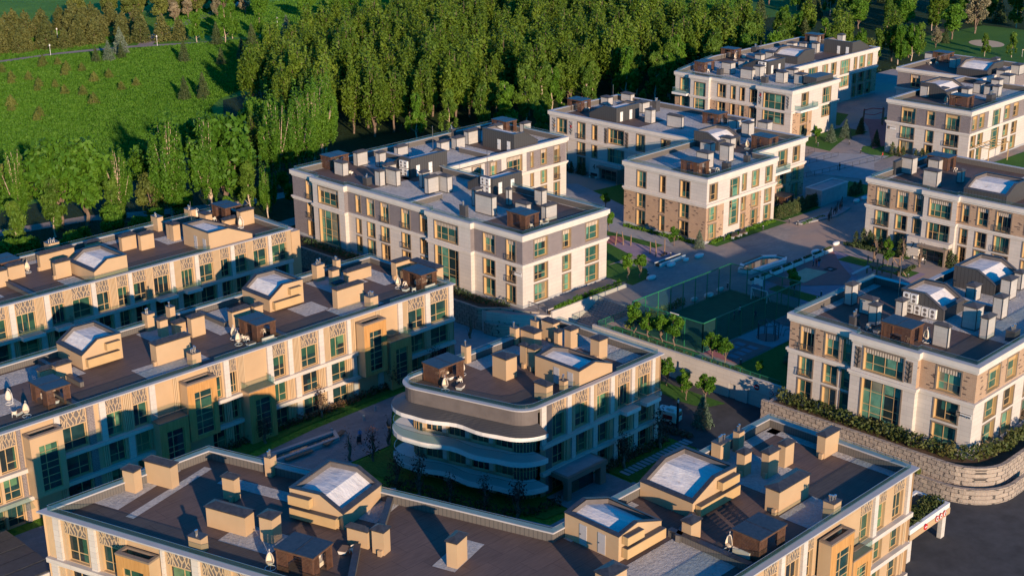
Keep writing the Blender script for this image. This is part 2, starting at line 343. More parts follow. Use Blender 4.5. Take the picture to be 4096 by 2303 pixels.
def strip(name, pts, wd, z, mat):
    L, Rr = [], []
    for i, p in enumerate(pts):
        a, b = Vector(pts[max(0, i - 1)]), Vector(pts[min(len(pts) - 1, i + 1)]); d = (b - a).normalized(); n = Vector((-d.y, d.x)) * wd / 2
        L.append((p[0] + n.x, p[1] + n.y)); Rr.append((p[0] - n.x, p[1] - n.y))
    m = MB().mat(mat); _zs[0] += 1; zz = z + 0.004 * (_zs[0] % 9)
    for i in range(len(pts) - 1): m.face([(*Rr[i], zz), (*Rr[i + 1], zz), (*L[i + 1], zz), (*L[i], zz)])
    o = m.obj(name); o['kind'] = 'structure'; return o
def rect(x0, y0, x1, y1): return [(x0, y0), (x1, y0), (x1, y1), (x0, y1)]
def ell(cx, cy, rx, ry, n=20, a=0): return [(cx + rx * math.cos(t) * math.cos(a) - ry * math.sin(t) * math.sin(a), cy + rx * math.cos(t) * math.sin(a) + ry * math.sin(t) * math.cos(a)) for t in (2 * math.pi * i / n for i in range(n))]
# ------------------------------------------------------------------ ground
GZ, PZ = -5.05, -1.5
sheet('ground', rect(-600, -600, 2600, 2600), GZ - 0.05, 'grass')
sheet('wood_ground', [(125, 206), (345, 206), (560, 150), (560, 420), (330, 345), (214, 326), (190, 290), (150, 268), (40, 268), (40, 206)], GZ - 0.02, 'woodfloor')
PLAT = [(142.7, 95.5), (142.7, 69), (143.3, 66.6), (145.2, 64.9), (148.2, 64.1), (360, 63), (360, 204), (141.2, 204), (141.5, 165), (141.5, 147), (143.2, 143.2), (147.0, 138.6), (158.5, 138.6), (158.5, 129.8), (147.7, 129.8), (147.7, 96)]
m = MB().mat('plaza'); m.face([(x, y, PZ) for x, y in PLAT]); m.mat('stone')
for i in range(len(PLAT)):
    a, b = PLAT[i], PLAT[(i + 1) % len(PLAT)]; m.face([(*a, GZ - 0.1), (*b, GZ - 0.1), (*b, PZ), (*a, PZ)])
struct(m.obj('plaza'))
m = MB().mat('plaza')                                   # the broad flight from the plaza down to the lower road
for i in range(19):
    x1 = 158.5 - 0.42 * i; zt = PZ - 0.18 * (i + 1); m.box(x1 - 0.42, 129.9, GZ, x1, 138.5, zt)
struct(m.obj('stairs'))
sheet('road', [(118.2, -40), (360, -40), (360, 63.2), (148, 64), (143, 66.4), (142.4, 70), (142.4, 96), (147.6, 96.2), (147.6, 129), (152, 140), (141.8, 150), (141, 206), (131.7, 206), (131.7, 81.8), (118.2, 81.8)], GZ + 0.01, 'asphalt')
sheet('pavement', [(131.6, 140), (147, 138.6), (141.4, 147), (141, 165), (131.6, 176)], GZ + 0.05, 'slab')
sheet('pavement', [(60, 20), (118, 20), (118, 82), (131.6, 82), (131.6, 98), (104, 98), (97, 117), (84, 117)], GZ + 0.02, 'slab')
sheet('courtyard', [(40, 119), (84, 119), (97.4, 123.5), (98.2, 127.2), (104.9, 127.4), (111.8, 135.1), (131.4, 136), (131.4, 139.5), (101, 138.4), (90.6, 137.2), (62, 140.6), (40, 140.6)], GZ + 0.03, 'court')
sheet('lawn', [(90.6, 138.8), (101, 140), (131.2, 140.2), (131.2, 142), (78, 142), (78, 140.8)], GZ + 0.05, 'lawn')
sheet('lawn', [(98.6, 126.6), (97.8, 123), (104.5, 99.4), (108, 98.9), (108.4, 102.6), (131.4, 102.6), (131.4, 134.6), (113, 134), (105.5, 126.8)], GZ + 0.05, 'lawn')
sheet('lawn', [(118.9, 97.2), (131.4, 96.4), (131.4, 101.5), (118.9, 101.8)], GZ + 0.06, 'lawn')
sheet('pavement', [(108.2, 97.6), (118.4, 96.4), (118.4, 102.9), (108.6, 102.9)], GZ + 0.08, 'court')
for i in range(17): sheet('stepping_slab', rect(119.6 + i * 0.78, 99.4, 120.15 + i * 0.78, 100.9), GZ + 0.1, 'slab')
sheet('lawn', [(141.6, 109.4), (141.9, 106.4), (143.2, 104.6), (145.4, 103.7), (145.4, 128), (144.5, 128)], GZ + 0.06, 'lawn')
# park side
strip('path', [(110, 430), (200, 429), (217, 429), (230, 426), (243, 422), (255, 415), (285, 398)], 3.6, GZ, 'path')
strip('path', [(247, 421), (259, 434), (275, 447), (330, 482)], 5.0, GZ + 0.02, 'path')
strip('path', [(60, 262), (100, 256), (130, 250), (142, 243), (158, 236), (176, 234)], 4.0, GZ, 'path')
strip('path', [(90, 214), (140, 216), (158, 218), (172, 218), (230, 214)], 4.0, GZ, 'path')
strip('path', [(431, 226), (443, 232), (452, 240)], 4.5, GZ, 'soil')
sheet('fairway', [(400, 185), (470, 170), (470, 232), (430, 236), (405, 222)], GZ, 'lawn')
sheet('sand_bunker', ell(436, 213.5, 7.2, 5.4, 22, 0.8), GZ + 0.03, 'sand')
sheet('fairway', [(430, 300), (470, 290), (480, 330), (440, 335)], GZ, 'lawn')
# plaza level
L = [([(167, 146), (172, 148), (190.5, 148), (190.5, 163), (212.5, 164), (212.5, 180), (199, 181.5), (167, 181.5)], 'lawn'), ([(166.4, 138.2), (171.4, 138.6), (174.5, 142), (173.5, 147.5), (166.4, 148.5)], 'lawn'),
     ([(192.3, 140.6), (213, 139.8), (213, 142.8), (192.3, 142.8)], 'lawn'), ([(213.4, 141), (225.8, 140.7), (225.8, 147.7), (213.4, 147.7)], 'lawn'), ([(236.2, 139.5), (246, 139.3), (246, 150), (236.2, 150)], 'lawn'),
     ([(208.6, 124.6), (208.7, 112.4), (211.8, 112.4), (211.8, 124.6)], 'lawn'), ([(200.4, 121.2), (203.8, 120.8), (203.9, 107.4), (200.3, 107.4)], 'lawn'), ([(179.8, 121), (182.5, 121), (182.6, 112.3), (179.4, 112.5)], 'lawn'),
     ([(148.2, 96.6), (164.4, 96.2), (164.4, 105.8), (151, 105.8), (148.2, 107)], 'lawn'), ([(148.3, 112.2), (150.6, 112.2), (150.6, 128.2), (148.3, 128.2)], 'lawn'),
     ([(265, 164), (271, 166), (278, 168), (287, 167.6), (287, 174.8), (266, 174.8)], 'lawn'), ([(267, 151.5), (272, 151.5), (278, 157.5), (274, 161), (269.5, 159)], 'lawn'), ([(288, 176), (300, 181), (300, 190), (286, 190)], 'lawn'), ([(297, 172), (305, 173), (306, 158), (297, 157)], 'lawn'),
     ([(141.7, 147.2), (145.6, 146), (145.6, 203), (141.5, 203)], 'soil'), ([(142.9, 69.2), (143.6, 67), (145.4, 65.3), (148.4, 64.4), (175, 64), (175, 66.6), (146, 67.6), (145, 95), (142.9, 95)], 'soil'),
     ([(272.5, 114), (300, 110), (300, 132), (272.5, 133)], 'lawn')]
for p, mt in L: sheet('lawn' if mt == 'lawn' else 'flower_bed', p, PZ + 0.02, mt)
sheet('path', [(186.5, 145.7), (197, 158), (206.5, 186.8), (204, 189), (199.4, 186), (186, 161)], PZ + 0.05, 'slab')
sheet('playground_surface', [(179.3, 124.2), (204.3, 124), (204, 106.3), (190.6, 105.8), (182.9, 108), (178.2, 112)], PZ + 0.04, 'lilac')
sheet('playground_surface', [(183.2, 124), (203.8, 124), (199, 119.6), (194.5, 114.6), (190, 113.2), (186.2, 116.6), (182.6, 120.5)], PZ + 0.08, 'pink')
sheet('playground_surface', [(199.6, 118.5), (199.8, 106.6), (191.5, 106.4), (190.5, 112), (195, 113.6)], PZ + 0.08, 'greyrubber')
sheet('sand_pit', [(186.6, 122.2), (192.8, 122.4), (193.6, 118.6), (186.2, 118.4)], PZ + 0.12, 'sand')
sheet('playground_surface', [(177.6, 141.9), (184, 141.9), (184, 159), (181.6, 159), (178, 148)], PZ + 0.05, 'lilac')
sheet('playground_surface', ell(182.4, 156.6, 2.4, 2.2), PZ + 0.09, 'pink')
sheet('playground_surface', [(150.9, 111.9), (159, 111.9), (159.4, 106), (151, 105.9)], PZ + 0.05, 'pink')
sheet('playground_surface', [(159.1, 111.9), (168, 111.9), (168, 105.8), (159.4, 105.9)], PZ + 0.05, 'greyrubber')
sheet('playground_surface', ell(162.2, 108.7, 1.7, 1.7), PZ + 0.1, 'pink')
sheet('playground_surface', [(168, 111.9), (176, 111.9), (176, 106), (168, 105.9)], PZ + 0.05, 'pink')
for i in range(2):
    for j in range(4): sheet('playground_tile', rect(152.4 + j * 1.5, 107.2 + i * 2.2, 153.4 + j * 1.5, 108.8 + i * 2.2), PZ + 0.1, 'lilac')
sheet('sports_turf', rect(151, 112.3, 175.4, 125.3), PZ + 0.05, 'darkgreen_turf')
sheet('playground_surface', [(273, 158), (291, 170), (298, 176), (303, 168), (284, 157)], PZ + 0.06, 'pink')
sheet('ramp', [(250, 143.5), (262, 151), (270, 152), (262, 166), (254.5, 164), (246, 156)], PZ + 0.05, 'slab')
# ------------------------------------------------------------------ facades
class Face:
    """a vertical wall plane: s runs along it, d outward, z up"""
    def __init__(s, A, ang): s.A = A; s.c, s.s = math.cos(math.radians(ang)), math.sin(math.radians(ang))
    def P(s, a, d, z): return (s.A[0] + s.c * a + s.s * d, s.A[1] + s.s * a - s.c * d, z)
    def box(s, m, s0, s1, d0, d1, z0, z1): m.box(s0, d0, z0, s1, d1, z1, T=lambda a, d, z: s.P(a, d, z))
    def quad(s, m, s0, s1, d, z0, z1): m.face([s.P(s0, d, z0), s.P(s1, d, z0), s.P(s1, d, z1), s.P(s0, d, z1)])
def wall(m, fc, s0, s1, z0, z1, zones, ops, d=0.0, base='stone', reveal='gold'):
    """wall skin with real openings: ops = (s0, s1, z0, z1, depth)"""
    xs = sorted(set([s0, s1] + [q for z in zones for q in z[:2]] + [q for o in ops for q in o[:2]])); xs = [x for x in xs if s0 - 1e-6 <= x <= s1 + 1e-6]
    zs = sorted(set([z0, z1] + [q for z in zones for q in z[2:4]] + [q for o in ops for q in o[2:4]])); zs = [x for x in zs if z0 - 1e-6 <= x <= z1 + 1e-6]
    for i in range(len(xs) - 1):
        for j in range(len(zs) - 1):
            a, b = (xs[i] + xs[i + 1]) / 2, (zs[j] + zs[j + 1]) / 2
            if any(o[0] < a < o[1] and o[2] < b < o[3] for o in ops): continue
            mt = base
            for z in zones:
                if z[0] < a < z[1] and z[2] < b < z[3]: mt = z[4]
            m.mat(mt); fc.quad(m, xs[i], xs[i + 1], d, zs[j], zs[j + 1])
    m.mat(reveal)
    for a, b, c, e, dp in ops:
        D = d - dp
        for q in ((a, d, c, a, D, c, a, D, e, a, d, e), (b, D, c, b, d, c, b, d, e, b, D, e), (a, d, c, b, d, c, b, D, c, a, D, c), (a, D, e, b, D, e, b, d, e, a, d, e)):
            m.face([fc.P(*q[k:k + 3]) for k in (0, 3, 6, 9)])
def window(par, fc, s0, s1, z0, z1, d, kind='w', fm='gold', pm='pane', trim=None, dface=0.0, blind=0.0, spandrel=None):
    """frame with mullions as one part, its glass as a sub-part"""
    m = MB().mat(fm); wd = s1 - s0; t = 0.075; f = lambda a, b, c, e: fc.box(m, a, b, d, d + 0.1, c, e)
    f(s0, s0 + t, z0, z1); f(s1 - t, s1, z0, z1); f(s0 + t, s1 - t, z0, z0 + t); f(s0 + t, s1 - t, z1 - t, z1)
    if kind == 'w': vs, hs = [0.42], [0.34]
    elif kind == 'v': vs, hs = [0.60], [0.34]
    elif kind == 'n': vs, hs = ([] if wd < 1.2 else [0.42]), [0.34]
    elif kind == 'fr': vs, hs = [0.33, 0.66], []
    elif kind == 'big': vs, hs = [0.2, 0.5, 0.8], ([0.33] if z1 - z0 < 4 else [0.26, 0.42, 0.72])
    elif kind == 'tall': vs, hs = [0.34], [0.14, 0.3, 0.46, 0.6, 0.85]
    elif kind == 'col': vs, hs = [0.5], [0.12, 0.42, 0.5, 0.82]
    for v in vs: f(s0 + wd * v - 0.04, s0 + wd * v + 0.04, z0 + t, z1 - t)
    for h in hs:
        zz = z0 + (z1 - z0) * h; cut = [s0 + t] + [s0 + wd * v for v in vs] + [s1 - t]
        for i in range(len(cut) - 1):
            if kind == 'w' and rnd.random() < 0.25 and i == 0: continue
            fc.box(m, cut[i] + (0.04 if i else 0), cut[i + 1] - (0.04 if i < len(cut) - 2 else 0), d, d + 0.09, zz - 0.04, zz + 0.04)
    if trim:
        m.mat(trim); w_ = 0.2
        for a, b, c, e in ((s0 - w_, s0, z0 - 0.08, z1 + w_), (s1, s1 + w_, z0 - 0.08, z1 + w_), (s0, s1, z1, z1 + w_), (s0, s1, z0 - 0.08, z0)): fc.box(m, a, b, dface, dface + 0.06, c, e)
    o = m.obj('window', par)
    if blind: b = MB().mat('blind' if blind > 0 else 'gold'); fc.box(b, s0 + 0.02, s1 - 0.02, d + 0.14, d + 0.26, z1 - abs(blind), z1 - 0.02); b.obj('sun_blind', o)
    if spandrel:
        b = MB().mat('bronze')
        for a, c in spandrel: fc.box(b, s0, s1, d + 0.02, d + 0.13, a, c)
        b.obj('spandrel_panel', o)
    g = MB().mat(pm); fc.quad(g, s0 + t * 0.5, s1 - t * 0.5, d + 0.04, z0 + t * 0.5, z1 - t * 0.5); g.obj('pane', o)
    return o
def juliet(par, fc, s0, s1, z, d=0.02):
    m = MB().mat('darkmetal'); h = 1.0
    for zz in (z + 0.05, z + h): m.bar(fc.P(s0, d + 0.3, zz), fc.P(s1, d + 0.3, zz), 0.05)
    for s_ in (s0, s1):
        for zz in (z + 0.05, z + h): m.bar(fc.P(s_, d, zz), fc.P(s_, d + 0.3, zz), 0.05)
    n = max(5, int((s1 - s0) / 0.22))
    for i in range(n + 1):
        a = s0 + (s1 - s0) * i / n; b = min(s1, max(s0, a + rnd.uniform(-0.2, 0.2))); m.bar(fc.P(a, d + 0.3, z + 0.05), fc.P(b, d + 0.3, z + h), 0.035)
    m.obj('balcony_rail', par)
LATTICE = None
def lattice_mesh():
    m = MB().mat('latticeback'); m.box(0, -0.02, 0, 1, 0.0, 1); m.mat('rib')
    seg = [(0.0, 0.75, 0.12, 0.4), (0.12, 0.4, 0.02, 0.1), (0.08, 1, 0.2, 0.6), (0.2, 0.6, 0.1, 0.0), (0.2, 0.6, 0.36, 0.0), (0.2, 1, 0.27, 0.62), (0.27, 0.62, 0.22, 0.0), (0.33, 1, 0.33, 0.65), (0.33, 0.65, 0.5, 0.15), (0.5, 0.15, 0.47, 0.0), (0.45, 1, 0.52, 0.7), (0.52, 0.7, 0.4, 0.4), (0.62, 1, 0.52, 0.7), (0.52, 0.7, 0.64, 0.25), (0.64, 0.25, 0.6, 0.0), (0.7, 1, 0.78, 0.62), (0.78, 0.62, 0.66, 0.3), (0.78, 0.62, 0.83, 0.25), (0.83, 0.25, 0.74, 0.0), (0.88, 1, 0.78, 0.62), (0.97, 1, 0.93, 0.55), (0.93, 0.55, 1.0, 0.3), (0.93, 0.55, 0.83, 0.25), (0.83, 0.25, 0.97, 0.1), (0.0, 0.3, 0.06, 0.55), (0.55, 0.52, 0.7, 0.38)]
    for a, b, c, e in seg:
        d = Vector((c - a, (e - b) * 0.7)).normalized(); n = Vector((-d.y, d.x)) * 0.019
        p = [(a - n.x, 0.03, b - n.y), (a + n.x, 0.03, b + n.y), (c + n.x, 0.03, e + n.y), (c - n.x, 0.03, e - n.y)]
        p = [(min(1, max(0, q[0])), q[1], min(1, max(0, q[2]))) for q in p]
        m.poly(p + [(q[0], 0.0, q[2]) for q in p], [(0, 1, 2, 3), (0, 1, 5, 4), (1, 2, 6, 5), (2, 3, 7, 6), (3, 0, 4, 7)])
    return m.mesh('lattice_panel')
LATTICE = lattice_mesh()
def lattice(par, fc, s0, s1, z0, z1, d):
    o = link('lattice_panel', LATTICE, par)
    o.matrix_basis = Matrix(((fc.c * (s1 - s0), fc.s, 0, fc.A[0] + fc.c * s0 + fc.s * d), (fc.s * (s1 - s0), -fc.c, 0, fc.A[1] + fc.s * s0 - fc.c * d), (0, 0, z1 - z0, z0), (0, 0, 0, 1)))
def rail(par, pts, z, h=0.55, name='glass_rail'):
    m = MB().mat('railglass')
    for a, b in zip(pts, pts[1:]): m.face([(*a, z), (*b, z), (*b, z + h), (*a, z + h)])
    m.mat('steel')
    for a, b in zip(pts, pts[1:]): m.bar((*a, z + h), (*b, z + h), 0.035)
    return m.obj(name, par)
def balcony(par, fc, s0, s1, z, dep=1.35):
    m = MB().mat('white'); fc.box(m, s0, s1, 0.0, dep, z - 0.5, z); o = m.obj('balcony', par)
    rail(o, [fc.P(s0 + 0.08, 0.1, 0)[:2], fc.P(s0 + 0.08, dep - 0.08, 0)[:2], fc.P(s1 - 0.08, dep - 0.08, 0)[:2], fc.P(s1 - 0.08, 0.1, 0)[:2]], z, 1.05)
def baybox(par, fc, s0, s1, z0, z1, dep, front, win, low=False):
    m = MB().mat('beige'); t = 0.16
    a, b, c, e = win
    wall(m, fc, s0, s1, z0, z1, [], [(a, b, c, e, 0.25)], d=dep, base=front, reveal=front)
    m.mat('beige')
    for q in ((s0, 0, z0, s0, dep, z0, s0, dep, z1, s0, 0, z1), (s1, dep, z0, s1, 0, z0, s1, 0, z1, s1, dep, z1), (s0, 0, z0, s1, 0, z0, s1, dep, z0, s0, dep, z0)): m.face([fc.P(*q[k:k + 3]) for k in (0, 3, 6, 9)])
    m.mat('bronze')
    if low: fc.quad(m, s0, s1, 0, z1, z1); fc.box(m, s0 - 0.03, s1 + 0.03, -0.02, dep + 0.03, z1 - 0.02, z1 + 0.12)
    else:
        for q in ((s0 - 0.03, s0 + 0.35, 0, dep + 0.03), (s1 - 0.35, s1 + 0.03, 0, dep + 0.03), (s0 + 0.35, s1 - 0.35, dep - 0.45, dep + 0.03), (s0 + 0.35, s1 - 0.35, 0, 0.2)): fc.box(m, q[0], q[1], q[2], q[3], z1 - 0.1, z1 + 0.1)
        m.mat('bitumen'); fc.box(m, s0 + 0.2, s1 - 0.2, 0.1, dep - 0.3, z1 - 0.7, z1 - 0.6)
    o = m.obj('bay_box', par)
    window(o, fc, a, b, c, e, dep - 0.25, 'tall', 'gold')
    if low: rail(o, [fc.P(s0 + 0.05, 0.1, 0)[:2], fc.P(s0 + 0.05, dep - 0.05, 0)[:2], fc.P(s1 - 0.05, dep - 0.05, 0)[:2], fc.P(s1 - 0.05, 0.1, 0)[:2]], z1 + 0.12, 1.0)
    return o
def beige_face(par, fc, seq, zt, belts, zb, ends=None, boxes=()):
    """seq: (type, s0, s1) of the top storey; W pilaster, R ribbed, L lattice window, B the same with balcony, K dark brick, D dark panel"""
    s0 = min(q[1] for q in seq) if ends is None else ends[0]; s1 = max(q[2] for q in seq) if ends is None else ends[1]
    ops, wins = [], []
    lv = [(belts[0], zt)] + [(belts[i + 1], belts[i] - 0.5) for i in range(len(belts) - 1)] + [(zb, belts[-1] - 0.5)]
    prevL = None
    for t, a, b in seq:
        if t in 'LB':
            for k, (z0, z1) in enumerate(lv):
                top = z0 + 3.02 if k == 0 else z1 - 0.15
                o = (a + 0.08, b - 0.08, z0 + 0.08, top)
                if any(q[0] < b and q[1] > a and q[2] < top and q[3] > z0 for q in boxes): continue
                ops.append((*o, 0.42)); wins.append((o, k, t))
    m = MB(); wall(m, fc, s0, s1, zb, zt, [], ops, d=-0.3, base='beige', reveal='beige')
    for t, a, b in seq:
        for k, (z0, z1) in enumerate(lv):
            tt = t
            if k > 0 and t in 'WR': tt = 'R' if t == 'W' else 'W'
            if any(q[0] < b - 0.1 and q[1] > a + 0.1 and q[2] < z1 - 0.2 and q[3] > z1 - 0.2 for q in boxes) and k > 0: continue
            if tt == 'W':
                m.mat('stone'); wd = min(b - a, 0.85); c = (a + b) / 2; fc.box(m, c - wd / 2, c + wd / 2, -0.29, 0.02, z0, z1)
            elif tt == 'R':
                m.mat('rib'); n = max(2, int((b - a) / 0.2))
                for i in range(n):
                    q = a + (b - a) * (i + 0.15) / n; fc.box(m, q, q + (b - a) / n * 0.62, -0.29, -0.12, z0, z1)
            elif tt == 'K': m.mat('darkbrick'); fc.box(m, a, b, -0.29, -0.1, z0, z1)
            elif tt == 'D': m.mat('latticeback'); fc.box(m, a, b, -0.29, -0.2, z0, z1)
    m.obj('wall', par)
    m = MB().mat('stone')
    for bz in belts:
        cuts = sorted([(q[0], q[1]) for q in boxes if q[2] < bz - 0.2 and q[3] > bz - 0.2]); x = s0 - 0.05
        for c0, c1 in cuts + [(s1 + 0.05, s1 + 0.05)]:
            if c0 > x + 0.05: fc.box(m, x, c0, -0.29, 0.28, bz - 0.5, bz)
            x = max(x, c1)
    m.obj('floor_band', par)
    for (a, b, c, e), k, t in wins:
        window(par, fc, a, b, c, e, -0.72, 'fr' if (t == 'B' and k == 0) else rnd.choice(['w', 'v', 'w']), 'gold')
        if k == 0: lattice(par, fc, a, b, e + 0.16, zt - 0.12, -0.27)
        if t == 'B' and k == 0: balcony(par, fc, a - 0.15, b + 0.45, c - 0.02)
# ------------------------------------------------------------------ roofs
def roof_block(par, poly, zf, zt, surf, cop=0.28, copm='coping', inner=0.32, low=GZ, plain=(), wallm='beige', thick=0.14):
    m = MB().mat(wallm); n = len(poly)
    for i in plain:
        a, b = poly[i], poly[(i + 1) % n]; m.face([(*a, low), (*b, low), (*b, zt), (*a, zt)])
    if plain: m.obj('rear_wall', par)
    m = MB().mat(surf); m.face([(x, y, zf) for x, y in offset(poly, -inner + 0.03)]); r = m.obj('roof', par)
    m = MB().mat('parapet'); ip = offset(poly, -inner); 
    for i in range(n):
        a, b = ip[i], ip[(i + 1) % n]; m.face([(*b, zf), (*a, zf), (*a, zt), (*b, zt)])
    m.mat(copm); m.ring(poly, cop, -inner - 0.08, zt, zt + thick); m.obj('parapet', par)
    return r
def patch(roof, poly, z, mat, name='roof_finish', th=0.0):
    m = MB().mat(mat)
    if th: m.prism(poly, z, z + th)
    else: m.face([(x, y, z) for x, y in poly])
    return m.obj(name, roof)
def rotbox(n, wx, wy, a):
    c, s_ = math.cos(a), math.sin(a); return lambda x, y, z: (n[0] + c * x - s_ * y, n[1] + s_ * x + c * y, z)
def chimney(par, kind, x, y, wx, wy, h, z, style, ang=0.0):
    T = rotbox((x, y), wx, wy, ang); body = {'beige': 'beige', 'white': 'fine_stone'}[style]
    if kind == 'd': body = 'darkmetal'
    m = MB().mat(body); m.box(0, 0, z, wx, wy, z + h, T)
    if kind == 'c' and style == 'white':
        m.mat('darkmetal')
        for px, py in ((-0.03, -0.03), (wx - 0.05, -0.03), (-0.03, wy - 0.05)): m.box(px, py, z, px + 0.09, py + 0.09, z + h, T)
        m.box(-0.04, -0.04, z - 0.02, wx + 0.04, wy + 0.04, z + 0.14, T)
    elif kind == 'c' and rnd.random() < 0.5:
        m.mat('beige'); bx = wx * 0.3; m.box(-0.35, wy * 0.1, z, 0.0, wy * 0.1 + 0.4, z + 0.6, T)
    o = m.obj('chimney', par)
    c = MB().mat('bitumen' if style == 'beige' else 'darkmetal')
    if kind == 'c':
        e = 0.13; z1 = z + h + 0.13; k = min(wx, wy) / 2
        for px in (0.03, wx - 0.13):
            for py in (0.03, wy - 0.13): c.box(px, py, z + h, px + 0.1, py + 0.1, z1, T)
        c.box(0.25, 0.25, z + h, wx - 0.25, wy - 0.25, z1, T) if min(wx, wy) > 0.7 else None
        b = [(-e, -e), (wx + e, -e), (wx + e, wy + e), (-e, wy + e)]
        ri = [(k, k), (wx - k, wy - k)] if wx >= wy else [(k, k), (wx - k, wy - k)]
        rg = 0.34
        vs = [T(*p, z1) for p in b] + [T(*p, z1 + 0.12) for p in b] + [T(ri[0][0], ri[0][1], z1 + 0.12 + rg), T(ri[1][0], ri[1][1], z1 + 0.12 + rg)]
        fs = [(3, 2, 1, 0), (0, 1, 5, 4), (1, 2, 6, 5), (2, 3, 7, 6), (3, 0, 4, 7)]
        fs += ([(4, 5, 9, 8), (5, 6, 9), (6, 7, 8, 9), (7, 4, 8)] if wx >= wy else [(4, 5, 8), (5, 6, 9, 8), (6, 7, 9), (7, 4, 8, 9)])
        c.poly(vs, fs); c.obj('cap', o)
    else:
        c.mat('darkmetal'); c.box(-0.06, -0.06, z + h, wx + 0.06, wy + 0.06, z + h + 0.07, T); c.obj('cap', o)
        for i in range(4 if wx > 1.25 else 2):
            p = MB().mat('steel'); hh = rnd.uniform(0.35, 0.75); q = T(wx * (0.25 + 0.17 * i), wy * 0.5 + rnd.uniform(-0.1, 0.1), z + h + 0.07)
            p.lathe(q, [(0.0, 0), (0.09, 0), (0.09, hh * 0.7), (0.13, hh * 0.7), (0.13, hh), (0.0, hh)], 8); p.obj('flue_pipe', o)
    return o
def house(par, org, axis, prof, depth, z, body, screens=None, doors=(), ang=0.0, acs=()):
    """stair house: profile (s, h) along one axis, extruded; roof sunk behind a dark rim"""
    c, s_ = math.cos(ang), math.sin(ang)
    def T(a, t, zz):
        x, y = (a, t) if axis == 'x' else (t, a)
        return (org[0] + c * x - s_ * y, org[1] + s_ * x + c * y, zz)
    W = prof[-1][0]; bm_ = 'beige' if body == 'beige' else 'seamed'; r = 0.42; dz = 0.5
    hat = lambda a: next(h0 + (h1 - h0) * (a - a0) / (a1 - a0) for (a0, h0), (a1, h1) in zip(prof, prof[1:]) if a0 - 1e-6 <= a <= a1 + 1e-6)
    inn = [(r, hat(r))] + [p for p in prof[1:-1]] + [(W - r, hat(W - r))]
    m = MB().mat(bm_)
    for t in (0, depth): m.face([T(0, t, z)] + [T(W, t, z)] + [T(a, t, z + h) for a, h in prof[::-1]])
    for a, h in (prof[0], prof[-1]): m.face([T(a, 0, z), T(a, depth, z), T(a, depth, z + h), T(a, 0, z + h)])
    o = m.obj('stair_house', par)
    m = MB().mat('darkmetal' if body != 'beige' else 'bitumen'); up = 0.10
    pr = [(-0.06, prof[0][1])] + list(prof[1:-1]) + [(W + 0.06, prof[-1][1])]
    for i in range(len(pr) - 1):
        a0, h0 = pr[i]; a1, h1 = pr[i + 1]
        for t0, t1 in ((-0.06, r), (depth - r, depth + 0.06)):
            m.poly([T(a0, t0, z + h0), T(a1, t0, z + h1), T(a1, t1, z + h1), T(a0, t1, z + h0), T(a0, t0, z + h0 + up), T(a1, t0, z + h1 + up), T(a1, t1, z + h1 + up), T(a0, t1, z + h0 + up)], [(4, 5, 6, 7), (0, 1, 5, 4), (3, 2, 6, 7), (0, 3, 7, 4), (1, 2, 6, 5)])
    for a0, a1 in ((-0.06, r), (W - r, W + 0.06)):
        h0, h1 = hat(max(0, a0)), hat(min(W, a1)); m.poly([T(a0, r, z + h0 + up), T(a1, r, z + h1 + up), T(a1, depth - r, z + h1 + up), T(a0, depth - r, z + h0 + up), T(a0, r, z + h0), T(a0, depth - r, z + h0)], [(0, 1, 2, 3), (0, 3, 5, 4)])
    m.mat('latticeback')
    for t in (r, depth - r):
        for (a0, h0), (a1, h1) in zip(inn, inn[1:]): m.face([T(a0, t, z + h0 - dz), T(a1, t, z + h1 - dz), T(a1, t, z + h1 + up), T(a0, t, z + h0 + up)])
    for a, h in (inn[0], inn[-1]): m.face([T(a, r, z + h - dz), T(a, depth - r, z + h - dz), T(a, depth - r, z + h + up), T(a, r, z + h + up)])
    m.obj('roof_rim', o)
    m = MB().mat('membrane')
    for (a0, h0), (a1, h1) in zip(inn, inn[1:]): m.face([T(a0, r, z + h0 - dz), T(a1, r, z + h1 - dz), T(a1, depth - r, z + h1 - dz), T(a0, depth - r, z + h0 - dz)])
    m.obj('roof_membrane', o)
    for side, t0, wd, hh in doors:        # on the low-s end wall (side 'e') or on the front face (side 'f')
        m = MB().mat('white' if body != 'beige' else 'coping')
        if side == 'e': vs = [T(-0.05, t0, z + 0.1), T(-0.05, t0 + wd, z + 0.1), T(-0.05, t0 + wd, z + hh), T(-0.05, t0, z + hh), T(0, t0, z + 0.1), T(0, t0 + wd, z + 0.1), T(0, t0 + wd, z + hh), T(0, t0, z + hh)]
        else: vs = [T(t0, -0.05, z + 0.1), T(t0 + wd, -0.05, z + 0.1), T(t0 + wd, -0.05, z + hh), T(t0, -0.05, z + hh), T(t0, 0, z + 0.1), T(t0 + wd, 0, z + 0.1), T(t0 + wd, 0, z + hh), T(t0, 0, z + hh)]
        m.poly(vs, [(0, 1, 2, 3), (0, 1, 5, 4), (1, 2, 6, 5), (2, 3, 7, 6), (3, 0, 4, 7)]); d = m.obj('door', o)
        q = MB().mat('darkmetal'); e = vs[1]; f0 = vs[0]; k = Vector(f0) + (Vector(e) - Vector(f0)) * 0.85; q.bar(k + Vector((-0.03, -0.03, 1.0)), k + Vector((-0.03, -0.03, 1.12)), 0.06); q.obj('handle', d)
    if screens:
        for a0, a1, z0, z1 in screens:
            m = MB().mat('gold'); B_ = lambda a, t, zz: T(a, t, zz)
            m.box(a0, -0.75, z + z0, a1, -0.08, z + z1, B_); m.mat('darkmetal'); m.box(a0 + 0.06, -0.69, z + z1, a1 - 0.06, -0.14, z + z1 + 0.03, B_); m.obj('condenser_screen', o)
